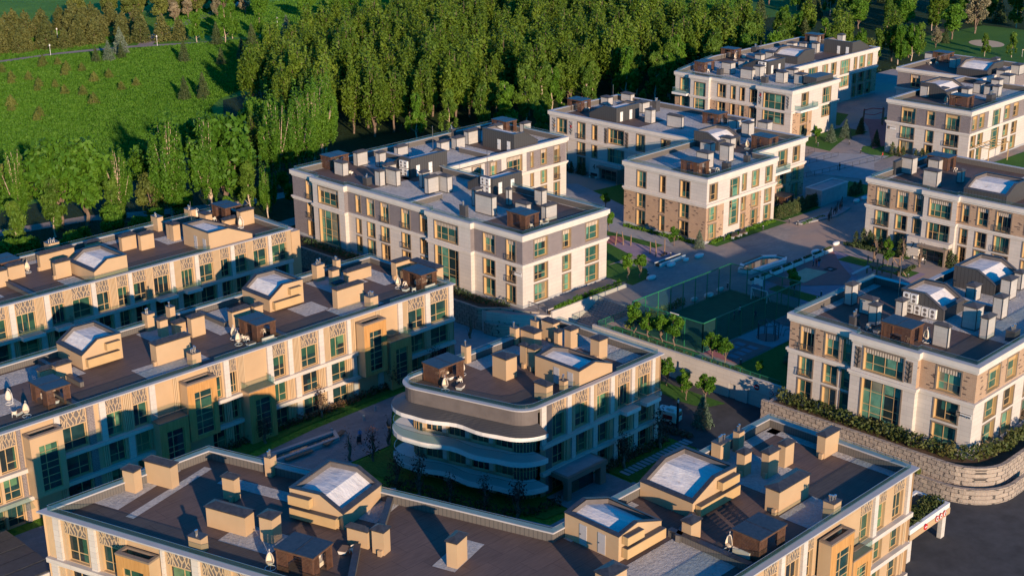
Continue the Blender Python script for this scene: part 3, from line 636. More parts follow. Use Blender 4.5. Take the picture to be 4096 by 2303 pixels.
    for side, a, zz in acs:
        TT = (lambda u, v, q: T(u, v, q)) if side == 'f' else (lambda u, v, q: T(v, u, q))
        m = MB().mat('white'); m.box(a, -0.5, z + zz, a + 0.95, -0.1, z + zz + 1.25, TT); m.mat('latticeback')
        for k in (0.33, 0.92):
            cs = [TT(a + 0.45 + 0.24 * math.cos(t), -0.515, z + zz + k + 0.24 * math.sin(t)) for t in (2 * math.pi * i / 12 for i in range(12))]; m.face(cs)
        m.obj('air_conditioner', o)
    return o
CH={'L1':[('c',84.5,191.8,1.5,1.2,2.4),('c',87.1,193.8,2.6,1.1,2.0),('c',92.6,194.5,5.8,0.9,2.4),('c',92.3,189.1,2.5,0.9,2.4),('f',97.1,200.2,1.8,1.6,2.0),('c',102.3,197.6,2.3,0.9,1.3),('c',106.3,193.9,2.6,0.9,2.2),('c',108.6,192.0,2.4,0.8,2.4),('f',116.0,199.0,1.1,2.0,2.4),('c',115.0,193.8,0.6,1.0,2.4),('c',114.9,192.5,1.3,1.1,2.6),('f',122.9,199.9,1.1,1.8,2.0),('c',123.9,196.8,1.3,1.9,1.5),('c',125.4,193.4,2.7,0.9,0.8),('c',127.3,191.4,2.7,1.1,2.4)],
'L2':[('c',71.4,153.9,1.7,0.8,1.6),('c',73.1,153.0,2.1,1.0,2.0),('f',90.2,159.9,1.2,1.3,2.4),('c',90.2,156.7,1.2,0.8,2.3),('f',93.6,159.6,0.8,1.1,2.6),('c',92.0,156.0,1.7,0.9,1.5),('c',93.1,153.6,2.1,1.0,2.6),('c',84.5,148.4,5.1,1.4,2.7),('f',87.5,144.9,1.3,1.3,1.7),('c',98.9,152.6,3.0,1.0,2.2),('c',102.3,152.2,1.4,0.6,2.2),('f',118.6,159.4,1.5,1.2,2.5),('f',122.0,159.0,0.8,0.9,2.6),('c',119.0,156.2,1.3,0.9,2.3),('c',121.2,155.6,4.7,0.8,1.6),('c',116.7,152.6,1.7,0.8,1.6),('c',113.4,148.0,4.8,1.1,2.7),('f',116.6,144.6,1.4,1.4,1.7),('c',127.4,151.6,2.8,1.1,2.5),('c',130.2,145.9,1.5,5.8,2.2)],
'C':[('f',112.2,120.3,0.8,1.0,2.3),('c',111.8,112.8,1.9,2.4,2.7),('c',110.6,104.8,1.1,2.0,1.9),('f',113.7,104.8,0.7,0.8,1.7),('f',121.2,120.4,0.7,1.1,2.2),('c',122.0,117.8,1.4,2.5,1.9),('f',125.0,120.2,0.9,1.2,2.2),('c',125.0,117.2,1.2,2.1,2.6),('c',124.2,115.6,0.8,0.7,2.0),('c',124.9,114.0,1.5,1.1,2.5),('c',124.6,108.8,1.6,1.5,2.6),('c',116.4,113.8,0.6,1.1,2.8),('c',116.4,112.3,1.2,1.3,2.8)],
'F':[('c',62.5,116.7,1.1,1.5,2.3),('c',65.6,114.8,1.1,3.4,2.4),('c',68.6,108.0,0.9,1.5,2.3),('c',65.2,101.3,1.4,4.7,2.0),('c',66.2,98.3,1.4,1.5,2.5),('f',74.2,109.6,1.0,0.8,2.2),('f',60.5,101.7,1.0,1.5,1.5),('c',71.8,91.1,0.6,2.3,1.7),('c',72.1,89.1,1.1,1.3,2.3),('c',75.2,82.5,1.9,1.1,2.5),('c',93.7,70.1,1.5,1.1,1.8),('c',80.7,69.0,2.4,1.6,2.2),('f',108.7,77.9,1.7,1.2,2.2),('f',112.1,78.0,0.9,0.8,2.4),('c',108.1,74.4,1.2,1.0,2.4),('c',109.5,72.4,1.8,0.9,2.6),('c',112.6,72.5,1.6,0.9,2.4),('c',117.3,70.7,2.7,1.0,2.4),('c',103.8,67.2,5.2,1.6,2.4),('f',106.1,62.5,1.3,1.2,2.0)],
'D':[('c',151.6,194.2,1.3,2.4,2.3),('c',157.9,197.8,2.5,1.1,2.4),('c',160.4,194.4,1.6,1.1,2.5),('c',151.7,184.0,1.2,1.3,2.6),('c',153.7,181.9,1.0,2.8,2.7),('c',156.6,187.9,2.3,1.1,2.0),('c',166.9,196.8,2.6,1.0,2.0),('c',156.2,177.8,1.7,0.9,2.6),('c',154.2,174.1,2.5,0.9,2.7),('c',157.0,172.3,1.2,2.1,2.7),('c',175.6,194.2,2.2,1.2,1.8),('c',179.1,193.6,2.3,1.4,2.1),('c',183.3,194.7,3.3,1.2,2.5),('c',191.5,195.9,2.6,1.1,2.0),('c',198.1,194.0,2.1,1.1,1.7),('c',154.5,162.8,1.7,0.6,2.7),('c',152.4,156.6,1.1,3.9,3.1),('c',158.8,159.1,0.8,0.7,2.6),('c',162.3,154.8,1.2,1.7,2.5),('c',155.9,152.2,1.1,2.5,2.0),('c',156.2,148.1,2.6,1.0,2.4),('d',150.6,186.3,1.2,1.1,1.3),('d',185.4,201.5,0.9,1.0,1.7),('d',148.8,159.1,0.7,1.4,2.0)],
'G':[('c',156.1,91.7,1.5,1.1,2.7),('c',154.6,87.6,1.3,2.0,2.0),('c',151.7,85.3,1.2,1.2,2.6),('c',156.7,84.5,1.3,1.0,2.1),('c',168.6,80.5,1.7,1.3,2.0),('c',172.4,77.4,2.0,1.4,2.7),('c',164.9,74.8,1.6,1.3,2.8),('c',158.9,75.3,1.8,1.9,2.9),('c',157.0,72.8,2.0,1.0,2.7),('c',150.9,74.9,0.6,2.0,2.7),('c',177.2,78.1,1.4,1.1,2.3),('d',149.6,87.2,1.3,0.8,1.3),('d',158.5,69.9,1.5,1.2,1.4)],
'7':[('c',221.8,120.2,1.8,2.2,2.8),('c',216.8,112.6,1.6,2.6,2.7),('c',226.6,117.6,1.8,2.1,2.0),('c',222.6,111.0,1.1,0.9,2.0)],
'K':[('c',283.1,151.3,1.8,1.8,2.4),('c',284.7,148.3,2.5,1.9,1.9),('c',288.1,144.2,2.1,1.6,2.0),('c',294.8,144.7,2.1,1.7,2.1),('c',294.4,142.0,2.1,1.6,1.9),('c',294.1,140.1,1.7,1.4,2.2),('c',306.8,143.7,2.8,2.4,2.3),('c',302.1,143.9,2.1,1.9,2.0),('d',288.0,138.5,2.0,1.3,1.6),('c',323.6,172.5,2.0,2.1,1.8),('c',318.7,163.4,2.1,1.8,2.3),('c',313.5,148.3,2.5,2.0,2.0),('c',320.9,148.2,2.7,2.1,2.2),('c',326.3,156.7,2.0,1.4,2.0)],
'J':[('c',275.7,199.7,1.9,2.7,2.6),('c',273.7,192.0,1.9,3.3,2.2),('c',274.9,190.6,2.0,2.0,3.0),('c',275.1,184.0,1.8,2.2,2.4),('c',281.3,185.3,1.8,2.2,2.0),('c',276.3,179.6,2.2,2.3,2.3),('c',282.8,200.9,1.9,1.7,2.0),('c',325.1,207.7,2.1,2.1,2.0),('c',314.0,203.9,1.7,1.8,2.0),('c',313.9,200.3,1.5,1.5,2.4),('c',331.7,203.8,1.7,1.6,2.0),('c',312.2,206.4,1.9,2.0,2.0),('c',297.0,202.3,2.1,2.2,2.0),('c',292.4,202.7,1.8,1.8,2.0),('d',273.6,201.1,1.2,1.2,1.4),('d',272.7,187.3,1.2,1.4,1.4),('d',304.2,212.5,1.5,1.4,1.4)],
'H':[('c',209.3,155.4,1.4,2.5,2.0),('c',200.5,149.4,1.7,2.6,2.7),('c',207.0,149.5,1.5,2.1,2.9),('c',214.9,154.9,1.7,2.4,2.0),('c',219.8,158.5,1.4,1.9,2.0),('c',225.3,158.2,1.9,1.7,2.7),('c',230.8,157.6,1.9,2.3,2.0),('c',228.6,163.5,1.5,2.1,2.0),('c',229.0,198.3,1.7,2.1,1.6),('c',234.9,196.9,1.4,2.7,1.6),('c',228.5,188.1,2.4,2.0,2.0),('c',221.8,180.2,1.4,1.7,2.7),('c',222.3,172.6,0.7,3.8,2.3),('d',209.0,146.6,0.9,1.0,1.3),('d',201.1,145.3,1.0,1.4,1.6),('d',231.4,186.7,1.3,1.1,2.2)]}# ------------------------------------------------------------------ the beige blocks
def chims(par, key, z, style, ang=lambda x, y: 0.0):
    for k, x, y, wx, wy, h in CH[key]: chimney(par, k, x, y, max(0.6, wx), max(0.7, wy), max(0.9, h), z, style, ang(x, y))
SHA = lambda W, lo, hi, f=0.42: [(0, lo), (W * f, hi), (W, hi - 0.1)]
SHB = lambda W, hi, lo, f=0.45: [(0, hi), (W * f, hi), (W, lo)]
def belt_y(y): return y
ZL, ZTL, BL = 6.2, 7.0, [1.9, -1.7]
# far left block
b1 = site('apartment_block', 'long beige three storey block nearest the park trees at left', 'apartment block', (95, 190, GZ), 'beige apartment blocks')
f1 = Face((60, 181.7), 0)
seq = [('R', 80.6, 81.0), ('W', 81.0, 81.8), ('B', 82.0, 85.0), ('R', 85.1, 86.3), ('W', 86.4, 87.2), ('B', 87.4, 89.6), ('R', 89.6, 90.8), ('L', 90.8, 93.8), ('W', 93.9, 94.6), ('L', 94.7, 96.9), ('R', 97.0, 98.1), ('L', 98.2, 100.0), ('W', 100.1, 100.7), ('L', 100.9, 103.2), ('R', 103.2, 104.3), ('B', 104.4, 107.2), ('W', 107.3, 108.0), ('R', 108.1, 109.3), ('B', 109.3, 111.6), ('W', 111.8, 112.5), ('L', 112.6, 115.3), ('R', 115.3, 116.5), ('L', 116.6, 118.3), ('W', 118.5, 119.2), ('L', 119.3, 121.6), ('R', 121.7, 122.8), ('L', 122.9, 125.6), ('W', 125.8, 126.4), ('L', 126.4, 129.6), ('R', 129.6, 130.4)]
seq = [('L', 60.4, 63), ('W', 63.2, 64), ('L', 64.2, 67), ('R', 67, 68), ('L', 68, 71), ('W', 71.2, 72), ('L', 72.2, 75), ('R', 75, 76), ('L', 77, 80.5)] + seq
beige_face(b1, f1, [(t, a - 60, b - 60) for t, a, b in seq], ZTL, BL, GZ, (0, 70.4))
p1 = rect(60, 181.7, 130.4, 200.8)
r1 = roof_block(b1, p1, ZL, ZTL, 'deck', plain=(1, 2, 3))
m = MB().mat('beige'); m.box(130.45, 182.3, GZ, 132.6, 199.5, 6.3); m.obj('wall', b1)
chims(b1, 'L1', ZL, 'beige')
house(b1, (95.3, 183.0), 'x', SHA(5.6, 1.8, 3.3), 7.4, ZL, 'beige')
house(b1, (115.2, 182.6), 'x', SHB(8.2, 3.4, 1.5), 7.4, ZL, 'beige', doors=(('e', 0.9, 0.85, 2.2), ('e', 3.4, 0.85, 2.2)))
rail(b1, [(60.2, 182.0), (115, 182.0)], ZTL + 0.14); rail(b1, [(123.6, 182.0), (130.1, 182.0), (130.1, 200.5), (60.2, 200.5)], ZTL + 0.14)
for q in (rect(92.0, 183, 94.8, 188.5), rect(113.2, 191.6, 117.2, 196), rect(60.3, 198.6, 110, 200.2), rect(80, 187.5, 83.2, 193)): patch(r1, q, ZL + 0.02, 'gravel', 'gravel_strip')
m = MB().mat('parapet'); m.box(85.6, 182.4, ZL, 86.1, 192.6, ZL + 0.65); m.mat('bitumen'); m.box(85.5, 182.4, ZL + 0.65, 86.2, 192.6, ZL + 0.74); m.obj('roof_kerb', r1)
m = MB().mat('steel'); m.bar((117.9, 191.5, ZL + 2.5), (117.9, 191.5, ZL + 6.3), 0.07); m.obj('mast', r1)
# middle left block with the bay boxes
b2 = site('apartment_block', 'long beige block with orange wood bay boxes in the middle of the left side', 'apartment block', (91, 151, GZ), 'beige apartment blocks')
f2 = Face((52, 142.2), 0)
seq = [('W', 56, 56.8), ('L', 57.0, 59.8), ('L', 60.0, 62.2), ('K', 62.3, 62.8), ('P', 62.8, 66.8), ('W', 66.9, 67.6), ('L', 67.7, 71.0), ('K', 71.1, 72.0), ('P', 72.0, 72.6), ('W', 72.7, 73.5), ('L', 73.5, 75.8), ('R', 75.9, 77.1), ('L', 77.2, 79.3), ('W', 79.5, 80.3), ('L', 80.4, 82.8), ('R', 82.9, 83.6), ('P', 83.7, 88.0), ('L', 88.0, 90.1), ('W', 90.3, 91.1), ('L', 91.2, 92.4), ('R', 92.5, 93.5), ('L', 93.6, 96.9), ('W', 97.0, 97.9), ('L', 98.0, 100.1), ('W', 100.4, 101.1), ('R', 101.2, 102.3), ('L', 102.6, 105.4), ('W', 105.5, 106.3), ('R', 106.4, 107.4), ('L', 107.5, 110.3), ('W', 110.4, 111.0), ('R', 111.1, 111.8), ('P', 111.8, 115.6), ('R', 115.6, 116.5), ('L', 116.7, 119.6), ('W', 119.6, 120.4), ('R', 120.4, 121.5), ('L', 121.6, 124.7), ('W', 124.8, 125.7), ('L', 125.8, 129.3), ('W', 129.4, 130.2)]
BX = [(62.9, 67.0, -1.5, 6.1, 'beige', 0), (83.7, 88.0, -1.6, 6.1, 'wood', 0), (111.9, 115.9, -1.6, 6.1, 'wood', 0), (79.4, 83.5, GZ, 2.2, 'wood', 1), (92.6, 96.7, GZ, 2.2, 'wood', 1), (116.5, 120.4, GZ, 2.2, 'wood', 1)]
bx = [(a - 52, b - 52, c, d) for a, b, c, d, _, _ in BX]
beige_face(b2, f2, [(t, a - 52, b - 52) for t, a, b in seq], ZTL, BL, GZ, (0, 78.2), bx)
for a, b, c, d, mt, low in BX:
    a -= 52; b -= 52; baybox(b2, f2, a, b, c, d, 1.7, mt, (a + 1.0, b - 0.75, c + 0.5, d - 1.3), bool(low))
p2 = rect(52, 142.2, 130.2, 161.0); r2 = roof_block(b2, p2, ZL, ZTL, 'deck', plain=(1, 2, 3))
chims(b2, 'L2', ZL, 'beige')
sc1 = [(0.4, 5.0, 0.35, 1.45), (3.2, 5.2, 1.85, 2.8)]
house(b2, (77.3, 154.2), 'x', SHA(5.7, 1.9, 3.5), 6.5, ZL, 'beige', sc1); house(b2, (106.1, 154.0), 'x', SHA(5.9, 1.8, 3.5), 6.6, ZL, 'beige', sc1); house(b2, (58.0, 152.5), 'x', SHA(5.6, 1.8, 3.4), 6.8, ZL, 'beige', sc1)
rail(b2, [(52, 142.5), (87, 142.5)], ZTL + 0.14); rail(b2, [(89.2, 142.5), (116.2, 142.5)], ZTL + 0.14); rail(b2, [(118.4, 142.5), (129.9, 142.5), (129.9, 160.7), (52, 160.7)], ZTL + 0.14)
for q in (rect(53, 148.5, 67, 154.5), rect(66.5, 156, 74.5, 160.2), rect(74.5, 153, 77, 156), rect(81.4, 145.6, 90.6, 149.6), rect(88.5, 155.2, 94.6, 160.3), rect(96.2, 151.6, 99.5, 159), rect(112, 145.2, 119.5, 149.2), rect(108.5, 149, 112.8, 153.3), rect(117, 154, 124, 160.3), rect(124.5, 150.8, 128, 158.5), rect(99.5, 155.5, 103, 160.3)): patch(r2, q, ZL + 0.02, 'gravel', 'gravel_strip')
for x, y0, y1 in ((74.3, 149.5, 160.3), (70.6, 143, 149.2), (98.3, 153.8, 160.3), (101.2, 143, 148.8)):
    m = MB().mat('parapet'); m.box(x, y0, ZL, x + 0.5, y1, ZL + 0.6); m.mat('bitumen'); m.box(x - 0.06, y0, ZL + 0.6, x + 0.56, y1, ZL + 0.68); m.obj('roof_kerb', r2)
m = MB().mat('fine_stone'); m.box(56.2, 140.6, GZ, 57.4, 142.2, -1.7); m.obj('porch_pier', b2)
m = MB().mat('railglass'); m.face([(57.2, 142.0, -1.6), (62.5, 142.0, -1.6), (62.2, 139.6, -1.95), (56.8, 139.6, -1.95)]); m.obj('glass_canopy', b2)
# block with the rounded balcony end
def roundc(p0, p1, p2, r, n=8):
    p0, p1, p2 = Vector(p0), Vector(p1), Vector(p2); d0, d2 = (p0 - p1).normalized(), (p2 - p1).normalized(); ang = d0.angle(d2); t = r / math.tan(ang / 2)
    a, b = p1 + d0 * t, p1 + d2 * t; c = p1 + (d0 + d2).normalized() * (r / math.sin(ang / 2)); out = []
    t0 = math.atan2(a.y - c.y, a.x - c.x); t1 = math.atan2(b.y - c.y, b.x - c.x); dt = (t1 - t0 + math.pi) % (2 * math.pi) - math.pi
    for i in range(n + 1): q = t0 + dt * i / n; out.append((c.x + r * math.cos(q), c.y + r * math.sin(q)))
    return out
b3 = site('apartment_block', 'beige block with white curved balconies wrapping its rounded near end', 'apartment block', (116, 112, GZ), 'beige apartment blocks')
A3, B3 = (100.3, 121.0), (105.5, 103.2)
arcA = roundc((130.2, 121.0), A3, B3, 2.4); arcB = roundc(A3, B3, (130.2, 103.2), 2.6)
p3 = arcA + arcB + [(130.2, 103.2), (130.2, 121.0)]
f3 = Face((108.1, 103.2), 0)
seq = [('W', 108.1, 108.9), ('D', 108.9, 110.1), ('L', 110.2, 112.4), ('W', 112.6, 113.3), ('R', 113.4, 114.1), ('L', 114.2, 116.5), ('W', 116.7, 117.3), ('R', 117.3, 118.1), ('L', 118.2, 120.4), ('W', 120.5, 121.2), ('R', 121.2, 122.0), ('B', 122.1, 124.4), ('W', 124.5, 125.1), ('R', 125.1, 125.9), ('B', 126.0, 128.4), ('W', 128.5, 129.1), ('R', 129.1, 130.1)]
beige_face(b3, f3, [(t, a - 108.1, b - 108.1) for t, a, b in seq], ZTL, BL, GZ, (0, 22.1))
r3 = roof_block(b3, p3, ZL, ZTL, 'deck', cop=0.3, plain=(len(p3) - 2, len(p3) - 1))
m = MB().mat('bronze'); cur = [p3[-1]] + arcA + arcB + [(108.1, 103.2)]
fp = arcA + arcB
ins = offset(p3, -1.2)
m = MB().mat('latticeback')
for i in range(len(fp) - 1): m.face([(*fp[i], 5.0), (*fp[i + 1], 5.0), (*fp[i + 1], ZTL), (*fp[i], ZTL)])
m.obj('fascia', b3)
# glazed curved storeys with piers behind the balconies
for k, (z0, z1) in enumerate(((1.2, 4.2), (-2.4, 0.6), (GZ, -3.0))):
    a, bb = Vector(arcA[-1]), Vector(arcB[0]); fcx = Face(tuple(a + (bb - a).normalized() * 0.2 + Vector((0.956, 0.292)) * 0.9), math.degrees(math.atan2(bb.y - a.y, bb.x - a.x))); Lw = (bb - a).length - 0.4
    n = 4; ops = [(Lw * (i + 0.22) / n, Lw * (i + 0.94) / n, z0 + 0.05, z1 - 0.2, 0.25) for i in range(n)]
    m = MB(); wall(m, fcx, 0, Lw, z0 - 0.2, z1 + 1.0, [(Lw * i / n - 0.2, Lw * (i + 0.22) / n - 0.35, z0, z1, 'stone') for i in range(n)], ops, base='rib', reveal='beige'); m.obj('wall', b3)
    for o in ops: window(b3, fcx, *o[:4], -0.25, 'fr')
    for arc in (arcA, arcB):
        q = [Vector(v) for v in arc]; cc = sum(q, Vector((0, 0))) / len(q); g = MB().mat('pane'); fr = MB().mat('gold'); ipts = [v + (Vector((116, 112)) - v).normalized() * 0.9 for v in q]
        for u, v in zip(ipts, ipts[1:]): g.face([(u.x, u.y, z0), (v.x, v.y, z0), (v.x, v.y, z1 + 0.2), (u.x, u.y, z1 + 0.2)]); fr.bar((u.x, u.y, z0), (u.x, u.y, z1), 0.09); fr.bar((u.x, u.y, z0 + 1.1), (v.x, v.y, z0 + 1.1), 0.06)
        w_ = fr.obj('window', b3); g.obj('pane', w_)
def slab_poly(o, wav=0.0):
    q = offset(p3, o); e = list(range(len(fp))); pts = [q[i] for i in e]; return pts
for k, (z, o, th, mt) in enumerate(((4.35, 1.75, 0.5, 'white'), (1.15, 1.75, 0.6, 'white'), (-2.45, 1.75, 0.6, 'white'))):
    out = slab_poly(o); back = [(p[0], p[1]) for p in offset(p3, -1.5)][:len(fp)][::-1]
    dense = []
    for i in range(len(out) - 1):
        a, c_ = Vector(out[i]), Vector(out[i + 1]); nn = 14 if (c_ - a).length > 5 else 1
        for j in range(nn):
            u = j / nn; v = a.lerp(c_, u)
            if nn > 1: v += Vector((-0.956, -0.292)) * (0.45 * math.sin(u * math.pi * 3.0 + k * 0.7) * math.sin(u * math.pi))
            dense.append((v.x, v.y))
    dense.append(out[-1]); poly = dense + back
    m = MB().mat(mt); m.prism(poly, z - th, z, True, True); sl_ = m.obj('balcony' if k else 'eave', b3)
    if k == 0:
        m = MB().mat('seamed'); up = [(p[0], p[1]) for p in offset(p3, 0.02)][:len(fp)]
        def near(v): return min(((v[0] - w2[0]) ** 2 + (v[1] - w2[1]) ** 2, w2) for w2 in updense)[1]
        updense = []
        for i in range(len(up) - 1):
            a, c_ = Vector(up[i]), Vector(up[i + 1]); nn = 14 if (c_ - a).length > 5 else 1
            for j in range(nn): v = a.lerp(c_, j / nn); updense.append((v.x, v.y))
        updense.append(up[-1])
        for i in range(len(dense) - 1): m.face([(*dense[i], z + 0.02), (*dense[i + 1], z + 0.02), (*updense[i + 1], z + 0.75), (*updense[i], z + 0.75)])
        m.obj('eave_roof', sl_)
    else: rail(sl_, [(Vector(v) + (Vector((116, 112)) - Vector(v)).normalized() * 0.15).to_tuple() for v in dense], z, 1.05)
m = MB().mat('bronze'); m.box(109.4, 100.2, -2.5, 116.6, 103.15, -1.9); m.box(109.5, 100.3, GZ, 110.2, 101.0, -2.5); m.box(115.4, 100.3, GZ, 116.4, 101.2, -2.5); m.mat('slab'); m.box(109.8, 100.6, -1.9, 116.2, 103.1, -1.86); pc = m.obj('porch', b3)
m = MB().mat('pane'); m.box(110.4, 101.4, GZ, 115.3, 101.5, -2.5); m.obj('glass_front', pc)
chims(b3, 'C', ZL, 'beige')
house(b3, (115.5, 104.0), 'x', [(0, 2.7), (2.9, 3.1), (6.1, 1.9)], 7.4, ZL, 'beige', doors=(('e', 3.3, 0.9, 2.2), ('e', 1.0, 0.9, 2.2)))
rail(b3, [p for p in offset(p3, -0.25)][:len(fp)] + [(115, 103.5)], ZTL + 0.14); rail(b3, [(121.8, 103.5), (129.9, 103.5), (129.9, 120.7), (103, 120.7)], ZTL + 0.14)
for q in (rect(112, 117.5, 121, 120.4), rect(121, 107.8, 124.3, 116), rect(126, 106, 129.7, 120.2), rect(121.3, 113.5, 126, 120.2)): patch(r3, q, ZL + 0.02, 'gravel', 'gravel_strip')
# V-shaped block along the bottom of the view
ZF, ZTF, BF = 8.1, 9.0, [4.1, 0.5, -3.1]
b4 = site('apartment_block', 'V shaped beige block with dark deck roof along the bottom edge', 'apartment block', (80, 80, GZ), 'beige apartment blocks')
p4 = [(53.3, 118.4), (70.6, 61.8), (120.2, 61.8), (120.2, 79.8), (85.0, 79.8), (72.4, 118.2)]
f4 = Face((53.3, 118.4), math.degrees(math.atan2(61.8 - 118.4, 70.6 - 53.3)))
seq = [('R', 0.2, 1.2), ('W', 1.2, 2.0), ('L', 2.4, 5.3), ('W', 5.8, 6.6), ('L', 6.9, 9.6), ('R', 9.6, 10.5), ('P', 10.6, 14.7), ('W', 14.8, 15.1), ('L', 15.3, 18.2), ('W', 18.5, 19.3), ('L', 19.5, 22.2), ('R', 22.2, 23.1), ('L', 23.5, 26.5), ('W', 27, 27.8), ('L', 28, 31), ('R', 31, 32), ('L', 32.5, 35.5), ('W', 36, 36.8), ('L', 37, 40), ('W', 41, 41.8), ('L', 42, 45), ('R', 46, 47), ('L', 47.5, 50), ('W', 51, 51.8), ('L', 52, 55), ('W', 56, 56.8)]
beige_face(b4, f4, seq, ZTF, BF, GZ, (0, 59.1), [(10.6, 14.7, 0.4, 8.0)])
baybox(b4, f4, 10.6, 14.7, 0.4, 8.0, 1.5, 'wood', (11.3, 13.9, 1.0, 6.7))
f5 = Face((70.6, 61.8), 0)
seq = [('L', 72, 75), ('W', 75.3, 76), ('L', 76.2, 79), ('R', 79, 80), ('L', 80.5, 83), ('W', 83.3, 84), ('L', 84.3, 87), ('R', 87.2, 88), ('L', 88.2, 91), ('W', 91.3, 92), ('L', 94.1, 96.3), ('W', 96.5, 97.1), ('L', 97.7, 99.9), ('W', 100.1, 100.8), ('L', 100.9, 102.3), ('P', 102.3, 107.3), ('L', 107.3, 109.3), ('P', 109.3, 110.5), ('L', 110.5, 112.6), ('W', 112.7, 113.4), ('L', 113.6, 115.4), ('P', 115.4, 116.8), ('L', 116.8, 118.9), ('W', 119.2, 119.8)]
beige_face(b4, f5, [(t, a - 70.6, b - 70.6) for t, a, b in seq], ZTF, BF, GZ, (0, 49.6), [(32.1, 36.1, 0.4, 7.9), (36.4, 39.8, GZ, 4.3)])
baybox(b4, f5, 32.1, 36.1, 0.4, 7.9, 1.4, 'wood', (33.2, 35.6, 1.0, 6.6)); baybox(b4, f5, 36.4, 39.8, GZ, 4.3, 1.4, 'wood', (37.2, 39.1, 0.6, 3.3), True)
r4 = roof_block(b4, p4, ZF, ZTF, 'deck', cop=0.35, plain=(2, 3, 4, 5))
A17 = math.radians(17)
chims(b4, 'F', ZF, 'beige', lambda x, y: A17 if x < 80 else 0.0)
def rp(o, pts): return [(o[0] + x * math.cos(A17) - y * math.sin(A17), o[1] + x * math.sin(A17) + y * math.cos(A17)) for x, y in pts]
house(b4, (72.5, 95.6), 'y', [(0, 1.7), (2.6, 3.2), (6.2, 3.1)], 6.8, ZF, 'beige', [(0.4, 5.8, 0.35, 1.35), (3.4, 5.9, 1.75, 2.7)], ang=A17)
house(b4, (86.3, 72.7), 'x', [(0, 2.6), (2.6, 3.1), (6.2, 1.8)], 6.7, ZF, 'beige', [(0.4, 6.0, 0.4, 1.4), (0.4, 2.8, 1.8, 2.6)], doors=(('e', 1.6, 0.9, 2.2), ('e', 3.9, 0.9, 2.2)))
house(b4, (97.4, 72.8), 'x', SHA(7.0, 1.7, 3.2, 0.5), 6.6, ZF, 'beige', [(0.4, 6.8, 0.35, 1.4), (3.8, 6.6, 1.85, 2.7)])
rail(b4, [p for p in [p4[4], p4[5], p4[0], p4[1]] for p in [offset(p4, -0.3)[p4.index(p)]]], ZTF + 0.14); rail(b4, [offset(p4, -0.3)[i] for i in (1, 2, 3, 4)], ZTF + 0.14)
o4 = (53.3, 118.4)
for q in (rp((59.5, 115), [(0, 0), (9.5, 0), (9.5, 4), (0, 4)]), rp((66.8, 94.9), [(-1.4, 2.6), (2.4, 2.6), (2.4, 8.6), (-1.4, 8.6)]), rp((69.2, 105.2), [(2.5, -7), (4.2, -7), (4.2, 7), (2.5, 7)]), rp((72.2, 115.5), [(-13, 0.6), (-1, 0.6), (-1, 1.6), (-13, 1.6)]), rp((75.0, 83.2), [(-0.6, -0.8), (5, -0.8), (5, 1.6), (-0.6, 1.6)]), rp((79.3, 95.5), [(-4, 0), (1.0, 0), (1.0, 3.2), (-4, 3.2)]),
          rect(82, 64.5, 93.5, 71.8), rect(106.5, 70.6, 113, 79.2), rect(113, 77.8, 119.8, 79.3), rect(118.6, 63, 119.8, 79), rect(103.6, 62.4, 109.4, 67), rect(86, 78.3, 96, 79.3)): patch(r4, q, ZF + 0.02, 'gravel', 'gravel_strip')
for a, b in (((71.0, 91.6), (66.4, 87.0)), ((80.5, 97.6), (74.5, 92.4)), ((93.4, 72.4), (93.4, 62.4)), ((92.9, 71.0), (97.4, 72.7))):
    m = MB().mat('parapet'); m.bar((*a, ZF + 0.35), (*b, ZF + 0.35), 0.5, 0.7); m.mat('bitumen'); m.bar((*a, ZF + 0.75), (*b, ZF + 0.75), 0.62, 0.1); m.obj('roof_kerb', r4)

